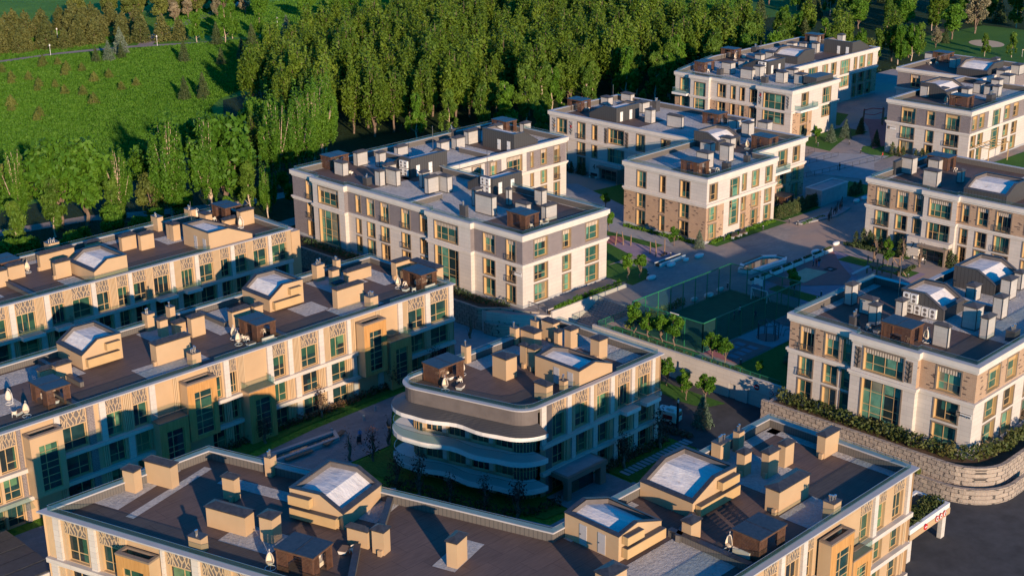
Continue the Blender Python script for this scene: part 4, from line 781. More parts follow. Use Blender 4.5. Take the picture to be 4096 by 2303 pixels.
# ------------------------------------------------------------------ the white blocks
ZW, ZTW, ZBW = 9.5, 10.45, PZ - 0.2
def white_block(name_label, poly, loc, edges, tops, low, plain_h=None):
    """edges: {i: (axis, [windows], brick zones, blind)}; tops/low: wall material of top storey / lower storeys"""
    par = site('apartment_block', name_label, 'apartment block', loc, 'white apartment blocks'); n = len(poly)
    skin = MB()
    for i in range(n):
        a, b = poly[i], poly[(i + 1) % n]; Ls = math.dist(a, b); fc = Face(a, math.degrees(math.atan2(b[1] - a[1], b[0] - a[0])))
        spec = edges.get(i)
        tm, lm = tops, low
        if spec and 'mat' in spec: tm, lm = spec['mat']
        zones = [(-1, Ls + 1, 5.5, 11, tm), (-1, Ls + 1, ZBW, ZBW + 0.7, 'plinth')]
        base = lm; ops = []; wl = []
        if spec:
            ax = spec['ax']; k = 0 if ax == 'x' else 1; s_of = lambda q: abs(q - a[k])
            for z in spec.get('zones', []): zones.append((min(s_of(z[0]), s_of(z[1])), max(s_of(z[0]), s_of(z[1])), *z[2:]))
            for c0, c1, kind in spec['w']:
                u, v = sorted((s_of(c0), s_of(c1))); u += 0.15; v -= 0.15; bl = spec.get('blind', 0.0)
                if kind == 'arch': wl.append((u, v, 0.4, 8.9, 'tall', 0, 0.3)); ops.append((u, v, 0.4, 8.9, 0.3)); continue
                if kind == 'wide2': wl.append((u, v, 2.4, 9.1, 'big', 0, 0.4)); ops.append((u, v, 2.4, 9.1, 0.4)); continue
                if kind in ('mos', 'lou'): continue
                wl.append((u, v, 6.15 if kind != 'fr' else 5.85, 9.15, kind, bl, 0.5)); ops.append((*wl[-1][:4], 0.5))
                if kind == 'big' and not spec.get('single'): wl.append((u, v, -1.15, 5.1, 'big', 0, 0.5)); ops.append((*wl[-1][:4], 0.5))
                elif not spec.get('toponly'):
                    for z0, z1 in ((2.35, 4.95), (-1.1, 1.75)):
                        if any(c <= u < d for c, d in spec.get('skip', [])) and z0 < 0: continue
                        wl.append((u, v, z0, z1, 'fr' if kind == 'fr' and z0 > 0 else kind if kind != 'fr' else 'w', 0, 0.5)); ops.append((u, v, z0, z1, 0.5))
        wall(skin, fc, 0, Ls, ZBW, ZTW, zones, ops, base=base, reveal='gold')
        for u, v, z0, z1, kind, bl, dp in wl:
            window(par, fc, u, v, z0, z1, -dp, kind, 'gold', 'pane_curtain', 'bronze', 0.0, bl if z0 > 5 else 0.0, [(z0 - 0.75, z0 - 0.1)] if (z0 > 2 and z0 < 3) else None)
            if kind == 'fr': juliet(par, fc, u - 0.1, v + 0.1, z0)
    skin.obj('wall', par)
    m = MB().mat('cornice'); m.ring(poly, 0.12, -0.05, 9.45, 9.75); m.ring(poly, 0.34, -0.05, 9.75, ZTW); m.obj('cornice', par)
    m = MB().mat('cornice'); m.ring(poly, 0.14, -0.05, 5.1, 5.4); m.ring(poly, 0.30, -0.05, 5.4, 5.72); m.obj('floor_band', par)
    return par
pD = [(146.2, 143.6), (166.0, 143.6), (166.0, 182.6), (198.5, 182.6), (198.5, 202.2), (146.2, 202.2), (146.2, 195.2), (145.4, 195.2), (145.4, 186.3), (146.2, 186.3), (146.2, 164.6), (145.4, 164.6), (145.4, 154.4), (146.2, 154.4)]
S_ = 'stone'
bD = white_block('white block with dark purple brick top storey beside the tall poplar wood', pD, (160, 165, PZ), {
    0: dict(ax='x', w=[(148.7, 151.9, 'w'), (155.2, 157.3, 'n'), (160.7, 164.0, 'w')], blind=0.75),
    2: dict(ax='x', w=[(167.5, 169.5, 'w'), (172.6, 175.0, 'w'), (177.3, 179.2, 'w'), (181.8, 186.0, 'big'), (188.2, 189.2, 'n'), (191.1, 192.9, 'w'), (194.8, 196.6, 'fr')], blind=0.75, mat=(S_, S_), zones=[(176.0, 180.4, 5.5, 9.7, 'darkbrick'), (187.2, 198.4, 5.5, 9.7, 'darkbrick')]),
    5: dict(ax='y', w=[(198.3, 195.6, 'fr')], blind=0.75, mat=('darkbrick', 'darkbrick')),
    7: dict(ax='y', w=[(193.7, 187.9, 'big')], blind=0.75, mat=(S_, S_)),
    9: dict(ax='y', w=[(184.2, 182.7, 'n'), (181.2, 179.0, 'w'), (177.5, 175.2, 'fr'), (172.1, 169.8, 'fr'), (167.4, 164.9, 'w')], blind=0.75),
    11: dict(ax='y', w=[(163.0, 157.2, 'big')], blind=0.75, mat=(S_, S_)),
    13: dict(ax='y', w=[(152.4, 149.6, 'w'), (147.2, 145.0, 'fr')], blind=0.75)}, 'darkbrick', S_)
pH = [(192, 143), (213, 143), (213, 147.9), (230, 147.9), (230, 165), (236, 165), (236, 201.5), (213.8, 201.5), (213.8, 162), (192, 162)]
bH = white_block('white and tan brick block with arched stair window beside the paved street', pH, (208, 165, PZ), {
    0: dict(ax='x', w=[(192.7, 195.1, 'w'), (198.8, 201.6, 'arch'), (202.4, 203.8, 'n'), (205.4, 207.7, 'w'), (209.6, 211.9, 'w')], mat=(S_, 'tanbrick'), zones=[(197.2, 202.2, -1.7, 9.7, S_), (208.6, 213, -1.7, 5.5, S_)]),
    2: dict(ax='x', w=[(214.2, 217.2, 'w'), (220.8, 223.9, 'w'), (225.7, 228.2, 'w')], mat=(S_, 'tanbrick'), zones=[(213, 220, -1.7, 5.5, S_)]),
    7: dict(ax='y', w=[(199.4, 196.4, 'w'), (193.5, 191.2, 'fr'), (189.4, 187.9, 'n'), (185.0, 180.6, 'big'), (177.4, 175.1, 'fr'), (171, 168.6, 'w'), (166, 164, 'n')], mat=(S_, S_)),
    9: dict(ax='y', w=[(159.0, 156.7, 'w'), (153.6, 152.2, 'n'), (149.0, 146.7, 'w')], mat=(S_, 'tanbrick'))}, S_, 'tanbrick')
pG = [(146.2, 68.4), (182, 68.4), (182, 88), (166.5, 88), (166.5, 94.6), (146.2, 94.6), (146.2, 84.8), (145.4, 84.8), (145.4, 75.7), (146.2, 75.7)]
bG = white_block('white and tan brick block standing on the curved stone retaining wall', pG, (160, 80, PZ), {
    0: dict(ax='x', w=[(149.0, 152.3, 'w'), (153.9, 156.8, 'w'), (159.4, 162, 'w')], blind=-0.75),
    5: dict(ax='y', w=[(93.0, 90.7, 'fr'), (89.3, 87.0, 'w'), (86.6, 85.2, 'n')], blind=0.75),
    7: dict(ax='y', w=[(83.2, 77.4, 'big')], blind=0.75, mat=(S_, S_)),
    9: dict(ax='y', w=[(73.6, 70.2, 'w')], blind=0.75)}, 'tanbrick', S_)
p7 = [(212, 88), (236, 88), (236, 123), (212, 123), (212, 111.8), (211.4, 111.8), (211.4, 105.7), (212, 105.7)]
b7 = white_block('tan brick and white block with a big number on its glazed entrance', p7, (224, 105, PZ), {
    3: dict(ax='y', w=[(121.2, 118.4, 'fr'), (117.2, 114.9, 'w'), (113.8, 112.3, 'n')], blind=0.75),
    5: dict(ax='y', w=[(110.8, 106.6, 'big')], blind=0.75, mat=(S_, S_)),
    7: dict(ax='y', w=[(105.1, 103.6, 'n'), (102.3, 100.2, 'w'), (99.0, 96.2, 'fr'), (94, 91, 'w')], blind=0.75)}, 'tanbrick', S_)
pK = [(272.6, 135.2), (305, 135.2), (305, 150.5), (331, 150.5), (331, 172.2), (306.6, 172.2), (306.6, 154.8), (272.6, 154.8)]
bK = white_block('white block with grey purple brick top at the upper right edge', pK, (295, 150, PZ), {
    0: dict(ax='x', w=[(273.4, 275.6, 'w'), (276.4, 278.8, 'w'), (282.6, 286.0, 'arch'), (288, 290.4, 'w'), (292, 294.5, 'w')], blind=-0.75, zones=[(280.6, 287.6, -1.7, 9.7, S_)]),
    5: dict(ax='y', w=[(168.6, 165.9, 'w'), (162, 159.5, 'w')], blind=0.75), 
    7: dict(ax='y', w=[(151.4, 147.9, 'fr'), (145.3, 143.3, 'w'), (140.9, 137.5, 'fr')], blind=-0.75)}, 'darkbrick', S_)
pJ = [(266.2, 175), (284.6, 175), (284.6, 190.5), (328, 190.5), (328, 214.5), (287.5, 214.5), (266.2, 209), (266.2, 203.8), (265.4, 203.8), (265.4, 198.4), (266.2, 198.4), (266.2, 184.4), (265.4, 184.4), (265.4, 175.0)]
bJ = white_block('white block with a rounded arch window and tall glass bay at the top', pJ, (285, 195, PZ), {
    0: dict(ax='x', w=[(269.3, 272.2, 'w'), (278.0, 281.6, 'wide2')], mat=(S_, 'tanbrick'), zones=[(274.0, 284.6, -1.7, 9.7, S_)]),
    2: dict(ax='x', w=[(286.5, 289, 'w'), (291, 293.5, 'w'), (295.5, 299.6, 'big'), (301.7, 304.3, 'w'), (305.7, 308.2, 'w'), (310.1, 314.5, 'wide2'), (316.4, 318.0, 'n'), (319.1, 321.8, 'w'), (322.9, 325.5, 'w')], mat=(S_, 'tanbrick'), zones=[(286, 316, -1.7, 5.5, S_)]),
    6: dict(ax='y', w=[(207.5, 204.9, 'w')], mat=(S_, 'tanbrick')),
    8: dict(ax='y', w=[(202.6, 199.2, 'arch')], mat=(S_, S_)),
    10: dict(ax='y', w=[(196.3, 193.8, 'w'), (192.5, 191.0, 'n'), (189.9, 188.4, 'n'), (187.0, 184.7, 'w')], mat=(S_, 'tanbrick')),
    12: dict(ax='y', w=[(182.7, 176.7, 'wide2')], mat=(S_, S_))}, S_, S_)
roofs = {}
for key, par, poly, surf in (('D', bD, pD, 'gravel'), ('H', bH, pH, 'gravel'), ('G', bG, pG, 'deck'), ('7', b7, p7, 'deck'), ('K', bK, pK, 'deck'), ('J', bJ, pJ, 'gravel')):
    roofs[key] = roof_block(par, poly, ZW, ZTW, surf, cop=0.36, inner=0.34, thick=0.07); chims(par, key, ZW, 'white')
    q = offset(poly, -0.3); k = {'D': (6, 5, 4, 3), 'H': (8, 9, 0, 1, 2, 3), 'G': (4, 5, 6, 7, 8, 9, 0, 1), '7': (2, 3, 4, 5, 6, 7, 0), 'K': (7, 0, 1), 'J': (5, 6, 7, 8, 9, 10, 11, 12, 13, 0, 1)}[key]
    rail(par, [q[i] for i in k], ZTW + 0.07)
rail(bD, [offset(pD, -0.3)[i] for i in (7, 8, 9, 10, 11, 12, 13, 0, 1, 2)], ZTW + 0.07)
for q in (rect(147, 184, 159, 201.5), rect(148, 144.4, 165.3, 155.5), rect(157.4, 155.5, 165.3, 167), rect(183, 184, 187.5, 201), rect(158, 182, 163, 186)): patch(roofs['D'], q, ZW + 0.02, 'deck', 'deck_floor')
for q in (rect(192.8, 144, 201, 154), rect(214, 149, 229, 156), rect(216, 180, 226, 200)): patch(roofs['H'], q, ZW + 0.02, 'deck', 'deck_floor')
for q in (rect(157.5, 69.5, 181, 82.3), rect(163, 82.3, 181, 87.5), rect(147, 93, 166, 94.2)): patch(roofs['G'], q, ZW + 0.02, 'gravel', 'gravel_strip')
for q in (rect(290, 136, 304, 154), rect(312, 151, 330, 160)): patch(roofs['K'], q, ZW + 0.02, 'gravel', 'gravel_strip')
for q in (rect(222, 88.5, 235, 105), rect(213, 121.6, 235, 122.4)): patch(roofs['7'], q, ZW + 0.02, 'gravel', 'gravel_strip')
for q in (rect(267, 199, 272, 208), rect(288, 206, 300, 214), rect(306, 192, 320, 200)): patch(roofs['J'], q, ZW + 0.02, 'deck', 'deck_floor')
for key, a, b in (('D', (166.4, 182.9), (166.4, 202)), ('D', (146.4, 170.5), (154, 170.5)), ('D', (166, 182.6), (178, 182.6)), ('D', (178.5, 184), (178.5, 192)), ('G', (166.7, 88), (166.7, 76)), ('H', (213.8, 162), (229, 162)), ('J', (285, 190.5), (285, 206)), ('K', (306.4, 154.6), (306.4, 151))):
    m = MB().mat('parapet'); m.bar((*a, ZW + 0.45), (*b, ZW + 0.45), 0.5, 0.9); m.mat('coping'); m.bar((*a, ZW + 0.95), (*b, ZW + 0.95), 0.6, 0.1); m.obj('roof_kerb', roofs[key])
ac2 = [('e', 0.7, 0.25), ('e', 1.9, 0.25), ('e', 3.1, 0.25), ('e', 2.6, 1.7)]
def gab(par, o, wy, lo, hi, wx, acs=True): return house(par, o, 'y', [(0, hi), (wy * 0.45, hi + 0.15), (wy, lo)], wx, ZW, 'dark', doors=(('e', 1.2, 0.85, 2.1), ('e', 4.2, 0.85, 2.1)), acs=[('f', 0.6, 0.3), ('f', 1.7, 0.3), ('f', 0.6, 1.75), ('f', 1.7, 1.75)] if acs else ())
gab(bD, (159.4, 184.4), 5.6, 1.6, 3.4, 8.8); gab(bD, (161.2, 165.2), 6.4, 1.2, 2.9, 7.0); gab(bJ, (281.5, 192.8), 7.5, 1.2, 3.1, 7.0); gab(bH, (217.5, 186), 7.5, 1.0, 3.0, 7.4, False)
house(bD, (184.8, 183.6), 'x', SHB(6.6, 3.6, 1.4), 8.6, ZW, 'dark', doors=(('e', 1.0, 0.85, 2.1), ('e', 3.6, 0.85, 2.1)))
house(bJ, (317, 191.6), 'x', SHB(8.2, 3.4, 1.4), 8.5, ZW, 'dark', doors=(('e', 1.0, 0.85, 2.1), ('e', 3.6, 0.85, 2.1))); house(bJ, (297.3, 195), 'x', SHA(7.6, 1.7, 3.1), 7.6, ZW, 'dark')
house(bG, (159.2, 80.0), 'y', [(0, 1.5), (2.8, 3.1), (6.2, 3.0)], 5.6, ZW, 'dark', acs=[('f', 0.8, 0.2), ('f', 1.9, 0.2), ('f', 3.0, 0.2), ('f', 4.1, 0.2), ('f', 3.6, 1.6), ('f', 4.7, 1.6)])
house(bG, (172.6, 79.6), 'y', [(0, 1.5), (2.8, 3.1), (6.2, 3.0)], 7.4, ZW, 'dark')
house(bH, (212.6, 156), 'y', [(0, 1.6), (3, 3.1), (6, 3.0)], 7.0, ZW, 'dark'); house(bK, (283.6, 147.0), 'y', [(0, 1.7), (3, 3.2), (6.4, 3.1)], 8.4, ZW, 'dark', acs=[('e', 2.0, 0.3), ('e', 3.2, 0.3)]); house(bK, (312.0, 151.8), 'x', SHA(8, 1.6, 3.2), 7.8, ZW, 'dark'); house(b7, (214.2, 98.6), 'x', SHA(7.4, 1.7, 3.2), 7.6, ZW, 'dark'); house(b7, (219.6, 122.2), 'x', [(0, 2.4), (3.2, 2.5)], 0.0 + 0.6, ZW, 'dark')
for key, x, y, h in (('D', 168, 188, 5), ('D', 163.5, 169, 4.5), ('G', 160, 87, 4.5), ('J', 284, 197, 5), ('4', 221, 190, 4.5)):
    m = MB().mat('steel'); m.bar((x, y, ZW), (x, y, ZW + 2.5 + h), 0.07); m.obj('mast', roofs[key if key != '4' else 'H'])
m = MB().mat('seamed'); m.box(275.5, 175.3, ZW + 0.9, 282.5, 178.8, ZTW + 1.5); m.obj('roof_box', roofs['J'])
# H and J balconies, entrances with numbers, mosaics and leaf reliefs
def text_on(par, body, mat, size, fc, s, d, z, name='number'):
    cu = bpy.data.curves.new(name, 'FONT'); cu.body = body; cu.size = size; cu.extrude = 0.03; cu.align_x = 'CENTER'; cu.materials.append(M[mat])
    t_ = bpy.data.objects.new(name, cu); me = bpy.data.meshes.new_from_object(t_); bpy.data.objects.remove(t_); me.materials.clear(); me.materials.append(M[mat])
    o = bpy.data.objects.new(name, me); COL.objects.link(o); o.parent = par
    if par.name in WB: o.matrix_parent_inverse = WB[par.name]
    p = fc.P(s, d, z); o.matrix_basis = Matrix(((fc.c, 0, fc.s, p[0]), (fc.s, 0, -fc.c, p[1]), (0, 1, 0, p[2]), (0, 0, 0, 1))); return o
def entrance(par, fc, s0, s1, num, ps):
    m = MB().mat('stone'); fc.box(m, s0, s0 + ps, 0.02, 1.3, ZBW, 2.2); fc.box(m, s0 + ps, s1, 0.02, 1.35, 1.5, 2.2); m.mat('bronze'); fc.box(m, s0 + ps + 0.2, s1, 0.02, 2.4, 1.1, 1.5); fc.box(m, s1 - 0.3, s1, 0.3, 2.4, ZBW, 1.1)
    e = m.obj('entrance', par); window(e, fc, s0 + ps + 0.3, s1 - 0.4, PZ, 1.1, 0.6, 'big', 'bronze', 'pane')
    text_on(e, num, 'darkmetal', 1.5, fc, s0 + ps / 2, 1.31, 0.35)
entrance(bH, Face((213.8, 201.5), -90), 12.6, 21.2, '4', 2.6); entrance(b7, Face((211.4, 123), -90), 9.4, 17.2, '7', 2.3)
fc = Face((213, 147.9), 0); balcony(bH, fc, 3.2, 10, 5.75, 1.6); fc = Face((266.2, 175), 0); balcony(bJ, fc, 0.4, 7.6, 5.9, 1.8); fc = Face((266.2, 209), -90); balcony(bJ, fc, 0.2, 4.6, 5.8, 1.6); fc = Face((284.6, 190.5), 0); balcony(bJ, fc, 2, 6, 5.9, 1.2)
def relief(par, fc, s0, s1, z0, z1, back, ink, dots=()):
    m = MB().mat(back); fc.box(m, s0, s1, 0.0, 0.05, z0, z1); m.mat(ink); w_ = s1 - s0; h = z1 - z0; c = (s0 + s1) / 2
    m.bar(fc.P(c, 0.07, z0), fc.P(c + w_ * 0.1, 0.07, z1 - h * 0.05), 0.09, 0.05)
    for i in range(7):
        z = z0 + h * (0.1 + 0.12 * i); sg = 1 if i % 2 else -1; m.bar(fc.P(c, 0.07, z), fc.P(c + sg * w_ * 0.42, 0.07, z + h * 0.14), 0.08, 0.05)
    for dm, u, v in dots: m.mat(dm); m.box(s0 + w_ * u - 0.2, 0.05, z0 + h * v - 0.3, s0 + w_ * u + 0.2, 0.09, z0 + h * v + 0.3, lambda a, d, z: fc.P(a, d, z))
    m.obj('wall_relief', par)
fc = Face((145.4, 84.8), -90); relief(bG, fc, 0.5, 1.4, 6.2, 9.0, 'bronze', 'rubber'); relief(bG, fc, 7.6, 8.5, 6.2, 9.0, 'bronze', 'rubber')
fc = Face((213.8, 201.5), -90); relief(bH, fc, 0.7, 1.8, 6.2, 9.1, 'fine_stone', 'rubber', (('wood', 0.6, 0.45),)); relief(bH, fc, 5.6, 6.7, 6.2, 9.1, 'fine_stone', 'rubber', (('red', 0.5, 0.6),)); relief(bH, fc, 15.5, 16.3, 5.9, 9.1, 'bronze', 'rubber'); relief(bH, fc, 21.1, 22.0, 5.9, 9.1, 'bronze', 'rubber')
fc = Face((265.4, 184.4), -90); relief(bJ, fc, 0.45, 1.35, 6.2, 9.2, 'fine_stone', 'rubber', (('red', 0.5, 0.75),)); relief(bJ, fc, 8.0, 8.8, 6.2, 9.2, 'fine_stone', 'rubber')
def plate(par, fc, s, z):
    m = MB().mat('white'); fc.box(m, s, s + 2.0, 0.03, 0.08, z, z + 0.62); p = m.obj('address_plate', par)
    q = MB().mat('bronze'); fc.box(q, s, s + 0.5, 0.08, 0.1, z, z + 0.62); fc.box(q, s + 0.05, s + 1.95, 0.08, 0.1, z + 0.44, z + 0.56); q.obj('band', p)
    return p
pl = plate(bG, Face((146.2, 75.7), -90), 5.2, 3.6); text_on(pl, 'MIRAS |156', 'darkmetal', 0.3, Face((146.2, 75.7), -90), 6.35, 0.1, 3.68, 'lettering')
plate(bK, Face((272.6, 154.8), -90), 0.4, 3.9); plate(bD, Face((146.2, 154.4), -90), 8.6, 3.7)
m = MB().mat('gold')
for y in (135, 131.6): m.bar((275, y, 2.6), (284, y, 2.6), 0.16)
for x in (275, 277.2, 279.5, 281.7, 284): m.bar((x, 131.6, 2.6), (x, 135.2, 2.6), 0.12)
for x in (275, 284): m.bar((x, 131.6, PZ), (x, 131.6, 2.6), 0.16)
m.obj('pergola_frame', bK)
# ------------------------------------------------------------------ trees
def leafmesh(name, clumps, mat, seed, flat=0.0):
    """crown of leaf-sized faces; clumps = (cx, cy, cz, rx, ry, rz, count, size, droop)"""
    g = np.random.default_rng(seed); V = []; 
    for cx, cy, cz, rx, ry, rz, n, sz, droop in clumps:
        n = int(n); d = g.normal(size=(n, 3)); d /= np.linalg.norm(d, axis=1)[:, None]; r = g.uniform(0.35, 1.0, n) ** 0.45; lump = 1 + 0.22 * np.sin(d[:, 0] * 5 + cx * 3) * np.sin(d[:, 2] * 6 + cy * 2)
        p = d * (r * lump)[:, None] * np.array([rx, ry, rz]) + np.array([cx, cy, cz])
        nr = d + g.normal(size=(n, 3)) * 0.75; nr[:, 2] += flat; nr /= np.linalg.norm(nr, axis=1)[:, None]
        t = np.cross(nr, g.normal(size=(n, 3))); t[:, 2] -= droop; t -= nr * (t * nr).sum(1)[:, None]; t /= np.linalg.norm(t, axis=1)[:, None] + 1e-9; b = np.cross(nr, t)
        s_ = sz * g.uniform(0.6, 1.35, n)[:, None]; l = s_ * (1.0 + droop)
        q = np.stack([p - t * l * 0.5, p + b * s_ * 0.34, p + t * l * 0.5, p - b * s_ * 0.34], 1); V.append(q.reshape(-1, 3))
    V = np.concatenate(V); nf = len(V) // 4; me = bpy.data.meshes.new(name)
    me.vertices.add(len(V)); me.vertices.foreach_set("co", V.ravel()); me.loops.add(nf * 4); me.loops.foreach_set("vertex_index", np.arange(nf * 4, dtype=np.int32))
    me.polygons.add(nf); me.polygons.foreach_set("loop_start", np.arange(0, nf * 4, 4, dtype=np.int32)); me.polygons.foreach_set("loop_total", np.full(nf, 4, dtype=np.int32))
    me.materials.append(M[mat]); me.update(); return me
def trunkmesh(name, H, r, limbs, mat, lean=0.0):
    m = MB().mat(mat); n = 6; m.tube([(lean * (i / n) ** 2, 0.25 * math.sin(i * 1.7), H * i / n) for i in range(n + 1)], [r * (1 - 0.85 * i / n) for i in range(n + 1)], 7)
    for z0, x1, y1, z1, rr in limbs: m.tube([(0, 0, z0), (x1 * 0.45, y1 * 0.45, z0 + (z1 - z0) * 0.4), (x1, y1, z1)], [rr, rr * 0.7, rr * 0.25], 5)
    return m.mesh(name)
class Kind:
    def __init__(s, name, cat, crowns, trunks): s.name, s.cat, s.crowns, s.trunks, s.k = name, cat, crowns, trunks, 0
    def put(s, x, y, z, sc, label, group, rz=None, sz=None):
        t = thing(s.name, label, s.cat, (x, y, z), rnd.uniform(0, 6.28) if rz is None else rz, group); i = s.k % len(s.crowns); s.k += 1
        t.scale = (sc, sc, sc * (sz or 1.0)); link('trunk', s.trunks[i % len(s.trunks)], t); link('crown', s.crowns[i], t); return t
def plumes(g, H, R_, n, cnt, sz, base=0.06, thin=1.0):
    cl = []; lim = []
    for i in range(n):
        r = R_ * math.sqrt(g.uniform(0, 1)); a = g.uniform(0, 6.28); x, y = r * math.cos(a), r * math.sin(a); top = H * (1.0 - 0.30 * (r / R_) ** 2 - g.uniform(0, 0.14)); b = H * (base + 0.12 * g.uniform(0, 1) + 0.1 * (r / R_))
        k = thin * g.uniform(0.85, 1.3); cl.append((x, y, (top + b) / 2, k, k, (top - b) / 2, cnt, sz, 0.35)); lim.append((H * g.uniform(0.06, 0.3), x * 0.95, y * 0.95, top * 0.88, 0.16))
        if thin < 1: cl.append((x * 0.9, y * 0.9, b + (top - b) * 0.3, k * 1.5, k * 1.5, (top - b) * 0.26, cnt * 0.5, sz, 0.35))
    return cl, lim
def poplar_kind(seeds, H, R_, n, cnt, sz, mat, bark, name='poplar_tree', thin=1.0, nl=9):
    cr, tr = [], []
    for sd in seeds:
        g = random.Random(sd); cl, lm = plumes(g, H, R_, n, cnt, sz, 0.06, thin); cr.append(leafmesh('crown', cl, mat, sd)); tr.append(trunkmesh('trunk', H * 0.8, 0.26, lm[:nl], bark))
    return Kind(name, 'tree', cr, tr)
def birch_kind(seeds, H, mat, bark='palebark', R_=2.8, cnt=95, sz=0.5, droop=1.1, name='birch_tree', n=24):
    cr, tr = [], []
    for sd in seeds:
        g = random.Random(sd); cl, lm = [], []
        for i in range(n):
            z = H * g.uniform(0.25, 0.97); r = R_ * (1.1 - 0.75 * z / H) * g.uniform(0.35, 1.1); a = g.uniform(0, 6.28); x, y = r * math.cos(a), r * math.sin(a)
            cl.append((x, y, z - 0.5 * droop, g.uniform(0.55, 1.1), g.uniform(0.55, 1.1), g.uniform(0.9, 1.7), cnt, sz, droop)); lm.append((max(0.5, z - 1.8), x, y, z + 0.2, 0.06))
        cr.append(leafmesh('crown', cl, mat, sd)); tr.append(trunkmesh('trunk', H * 0.93, 0.2, lm[:14], bark, g.uniform(-0.6, 0.6)))
    return Kind(name, 'tree', cr, tr)
def cone_kind(seeds, H, R_, mat, sz=0.42, tiers=13, name='spruce_tree', per=9, cnt=26, round_=False):
    cr, tr = [], []
    for sd in seeds:
        g = random.Random(sd); cl = []
        for t in range(tiers):
            u = t / (tiers - 1); z = H * (0.07 + 0.9 * u); rr = R_ * ((1 - u) ** (0.85 if not round_ else 0.5)) + 0.12
            k = max(3, int(per * (1 - u * 0.6)))
            for j in range(k):
                a = 6.28 * j / k + g.uniform(-0.3, 0.3) + t; r = rr * g.uniform(0.62, 0.95); cl.append((r * math.cos(a), r * math.sin(a), z - r * 0.12, rr * 0.36 + 0.15, rr * 0.36 + 0.15, H / tiers * 0.75, cnt, sz, 0.2))
            cl.append((0, 0, z, rr * 0.55, rr * 0.55, H / tiers * 0.8, cnt, sz, 0.0))
        cr.append(leafmesh('crown', cl, mat, sd, 0.5)); tr.append(trunkmesh('trunk', H * 0.9, 0.14, [], 'bark'))
    return Kind(name, 'conifer', cr, tr)
def round_kind(seeds, H, R_, mat, bark='bark', cnt=120, sz=0.4, n=16, base=0.35, name='leafy_tree', cat='tree'):
    cr, tr = [], []
    for sd in seeds:
        g = random.Random(sd); cl, lm = [], []
        for i in range(n):
            a = g.uniform(0, 6.28); u = g.uniform(-0.8, 1.0); r = R_ * math.sqrt(max(0.05, 1 - u * u)) * g.uniform(0.4, 0.85); zc = H * (base + 1) / 2 + u * H * (1 - base) / 2 * 0.78
            k = R_ * g.uniform(0.28, 0.48); cl.append((r * math.cos(a), r * math.sin(a), zc, k, k, k * 0.85, cnt, sz, 0.3)); lm.append((H * base * 0.8, r * 0.8 * math.cos(a), r * 0.8 * math.sin(a), zc, 0.05 * R_))
        cr.append(leafmesh('crown', cl, mat, sd)); tr.append(trunkmesh('trunk', H * 0.7, 0.07 * R_ + 0.02, lm[:8], bark))
    return Kind(name, cat, cr, tr)
KP = poplar_kind((1, 2, 3, 4, 5), 20.0, 2.9, 20, 170, 0.6, 'poplar', 'bark')
KF = poplar_kind((11, 12, 13, 14), 24.0, 3.3, 17, 360, 0.42, 'green', 'palebark', 'poplar_tree', 0.62, 16)
KB = birch_kind((21, 22, 23), 13.0, 'birch')
KBg = birch_kind((24, 25), 13.0, 'green', n=30)
KN = cone_kind((31, 32, 33), 7.5, 2.5, 'pine', 0.5, 11, 'pine_tree', 9, 26, True)
KS = cone_kind((41, 42), 9.0, 2.3, 'spruce'); KBS = cone_kind((43,), 9.0, 2.6, 'bluespruce')
KR = round_kind((51, 52, 53), 11, 3.6, 'green', cnt=170, sz=0.55, n=26, base=0.2)
KSil = round_kind((55,), 16, 4.2, 'silver', cnt=190, sz=0.55, n=34, base=0.12, name='silver_tree')
KO = round_kind((56,), 10, 3.4, 'olive', cnt=160, sz=0.5, n=26, base=0.12)
KSh = cone_kind((61, 62), 2.7, 1.15, 'olive', 0.26, 7, 'shrub', 7, 34, True)
KY = round_kind((71, 72, 73), 4.4, 1.25, 'green', cnt=95, sz=0.27, n=16, base=0.36, name='young_tree')
KD = birch_kind((81,), 13, 'soil', R_=2.0, cnt=4, name='bare_tree')
# sunlit poplar wood in rows behind the white blocks
def inpoly(x, y, P):
    c = False
    for i in range(len(P)):
        (x1, y1), (x2, y2) = P[i - 1], P[i]
        if (y1 > y) != (y2 > y) and x < (x2 - x1) * (y - y1) / (y2 - y1) + x1: c = not c
    return c
WOOD = [(196, 266), (212, 262), (232, 252), (260, 247), (300, 245), (345, 246), (392, 258), (430, 288), (410, 330), (372, 366), (318, 372), (262, 352), (214, 318), (203, 290)]
npop = 0; gx = 204.0
while gx < 432:
    gy = 243.0
    while gy < 376:
        x, y = gx + rnd.uniform(-2.2, 2.2), gy + rnd.uniform(-2.2, 2.2)
        if inpoly(x, y, WOOD) and npop < 232:
            depth = y - (300 - 0.0 * x)
            KP.put(x, y, GZ, rnd.uniform(0.84, 1.14), 'tall upright poplar in the dense sunlit wood behind the white blocks', 'poplars of the wood', sz=rnd.uniform(0.9, 1.1)); npop += 1
        gy += 8.3
    gx += 8.6
# birches along the wood's near edge
for i, (x, y) in enumerate([(242, 243), (236, 246), (228, 249), (220, 252), (250, 244), (258, 246), (266, 250), (274, 245), (281, 249), (288, 243), (296, 246), (304, 241), (312, 245), (320, 240), (328, 244), (336, 239), (344, 243), (352, 246), (300, 238), (316, 236), (333, 234), (360, 251), (368, 247), (376, 254), (384, 258), (272, 252), (292, 236), (340, 232), (350, 237)]):
    (KB if i % 3 else KBg).put(x, y, GZ, rnd.uniform(0.85, 1.2), 'drooping birch with pale bark at the near edge of the poplar wood', 'birches along the wood edge')
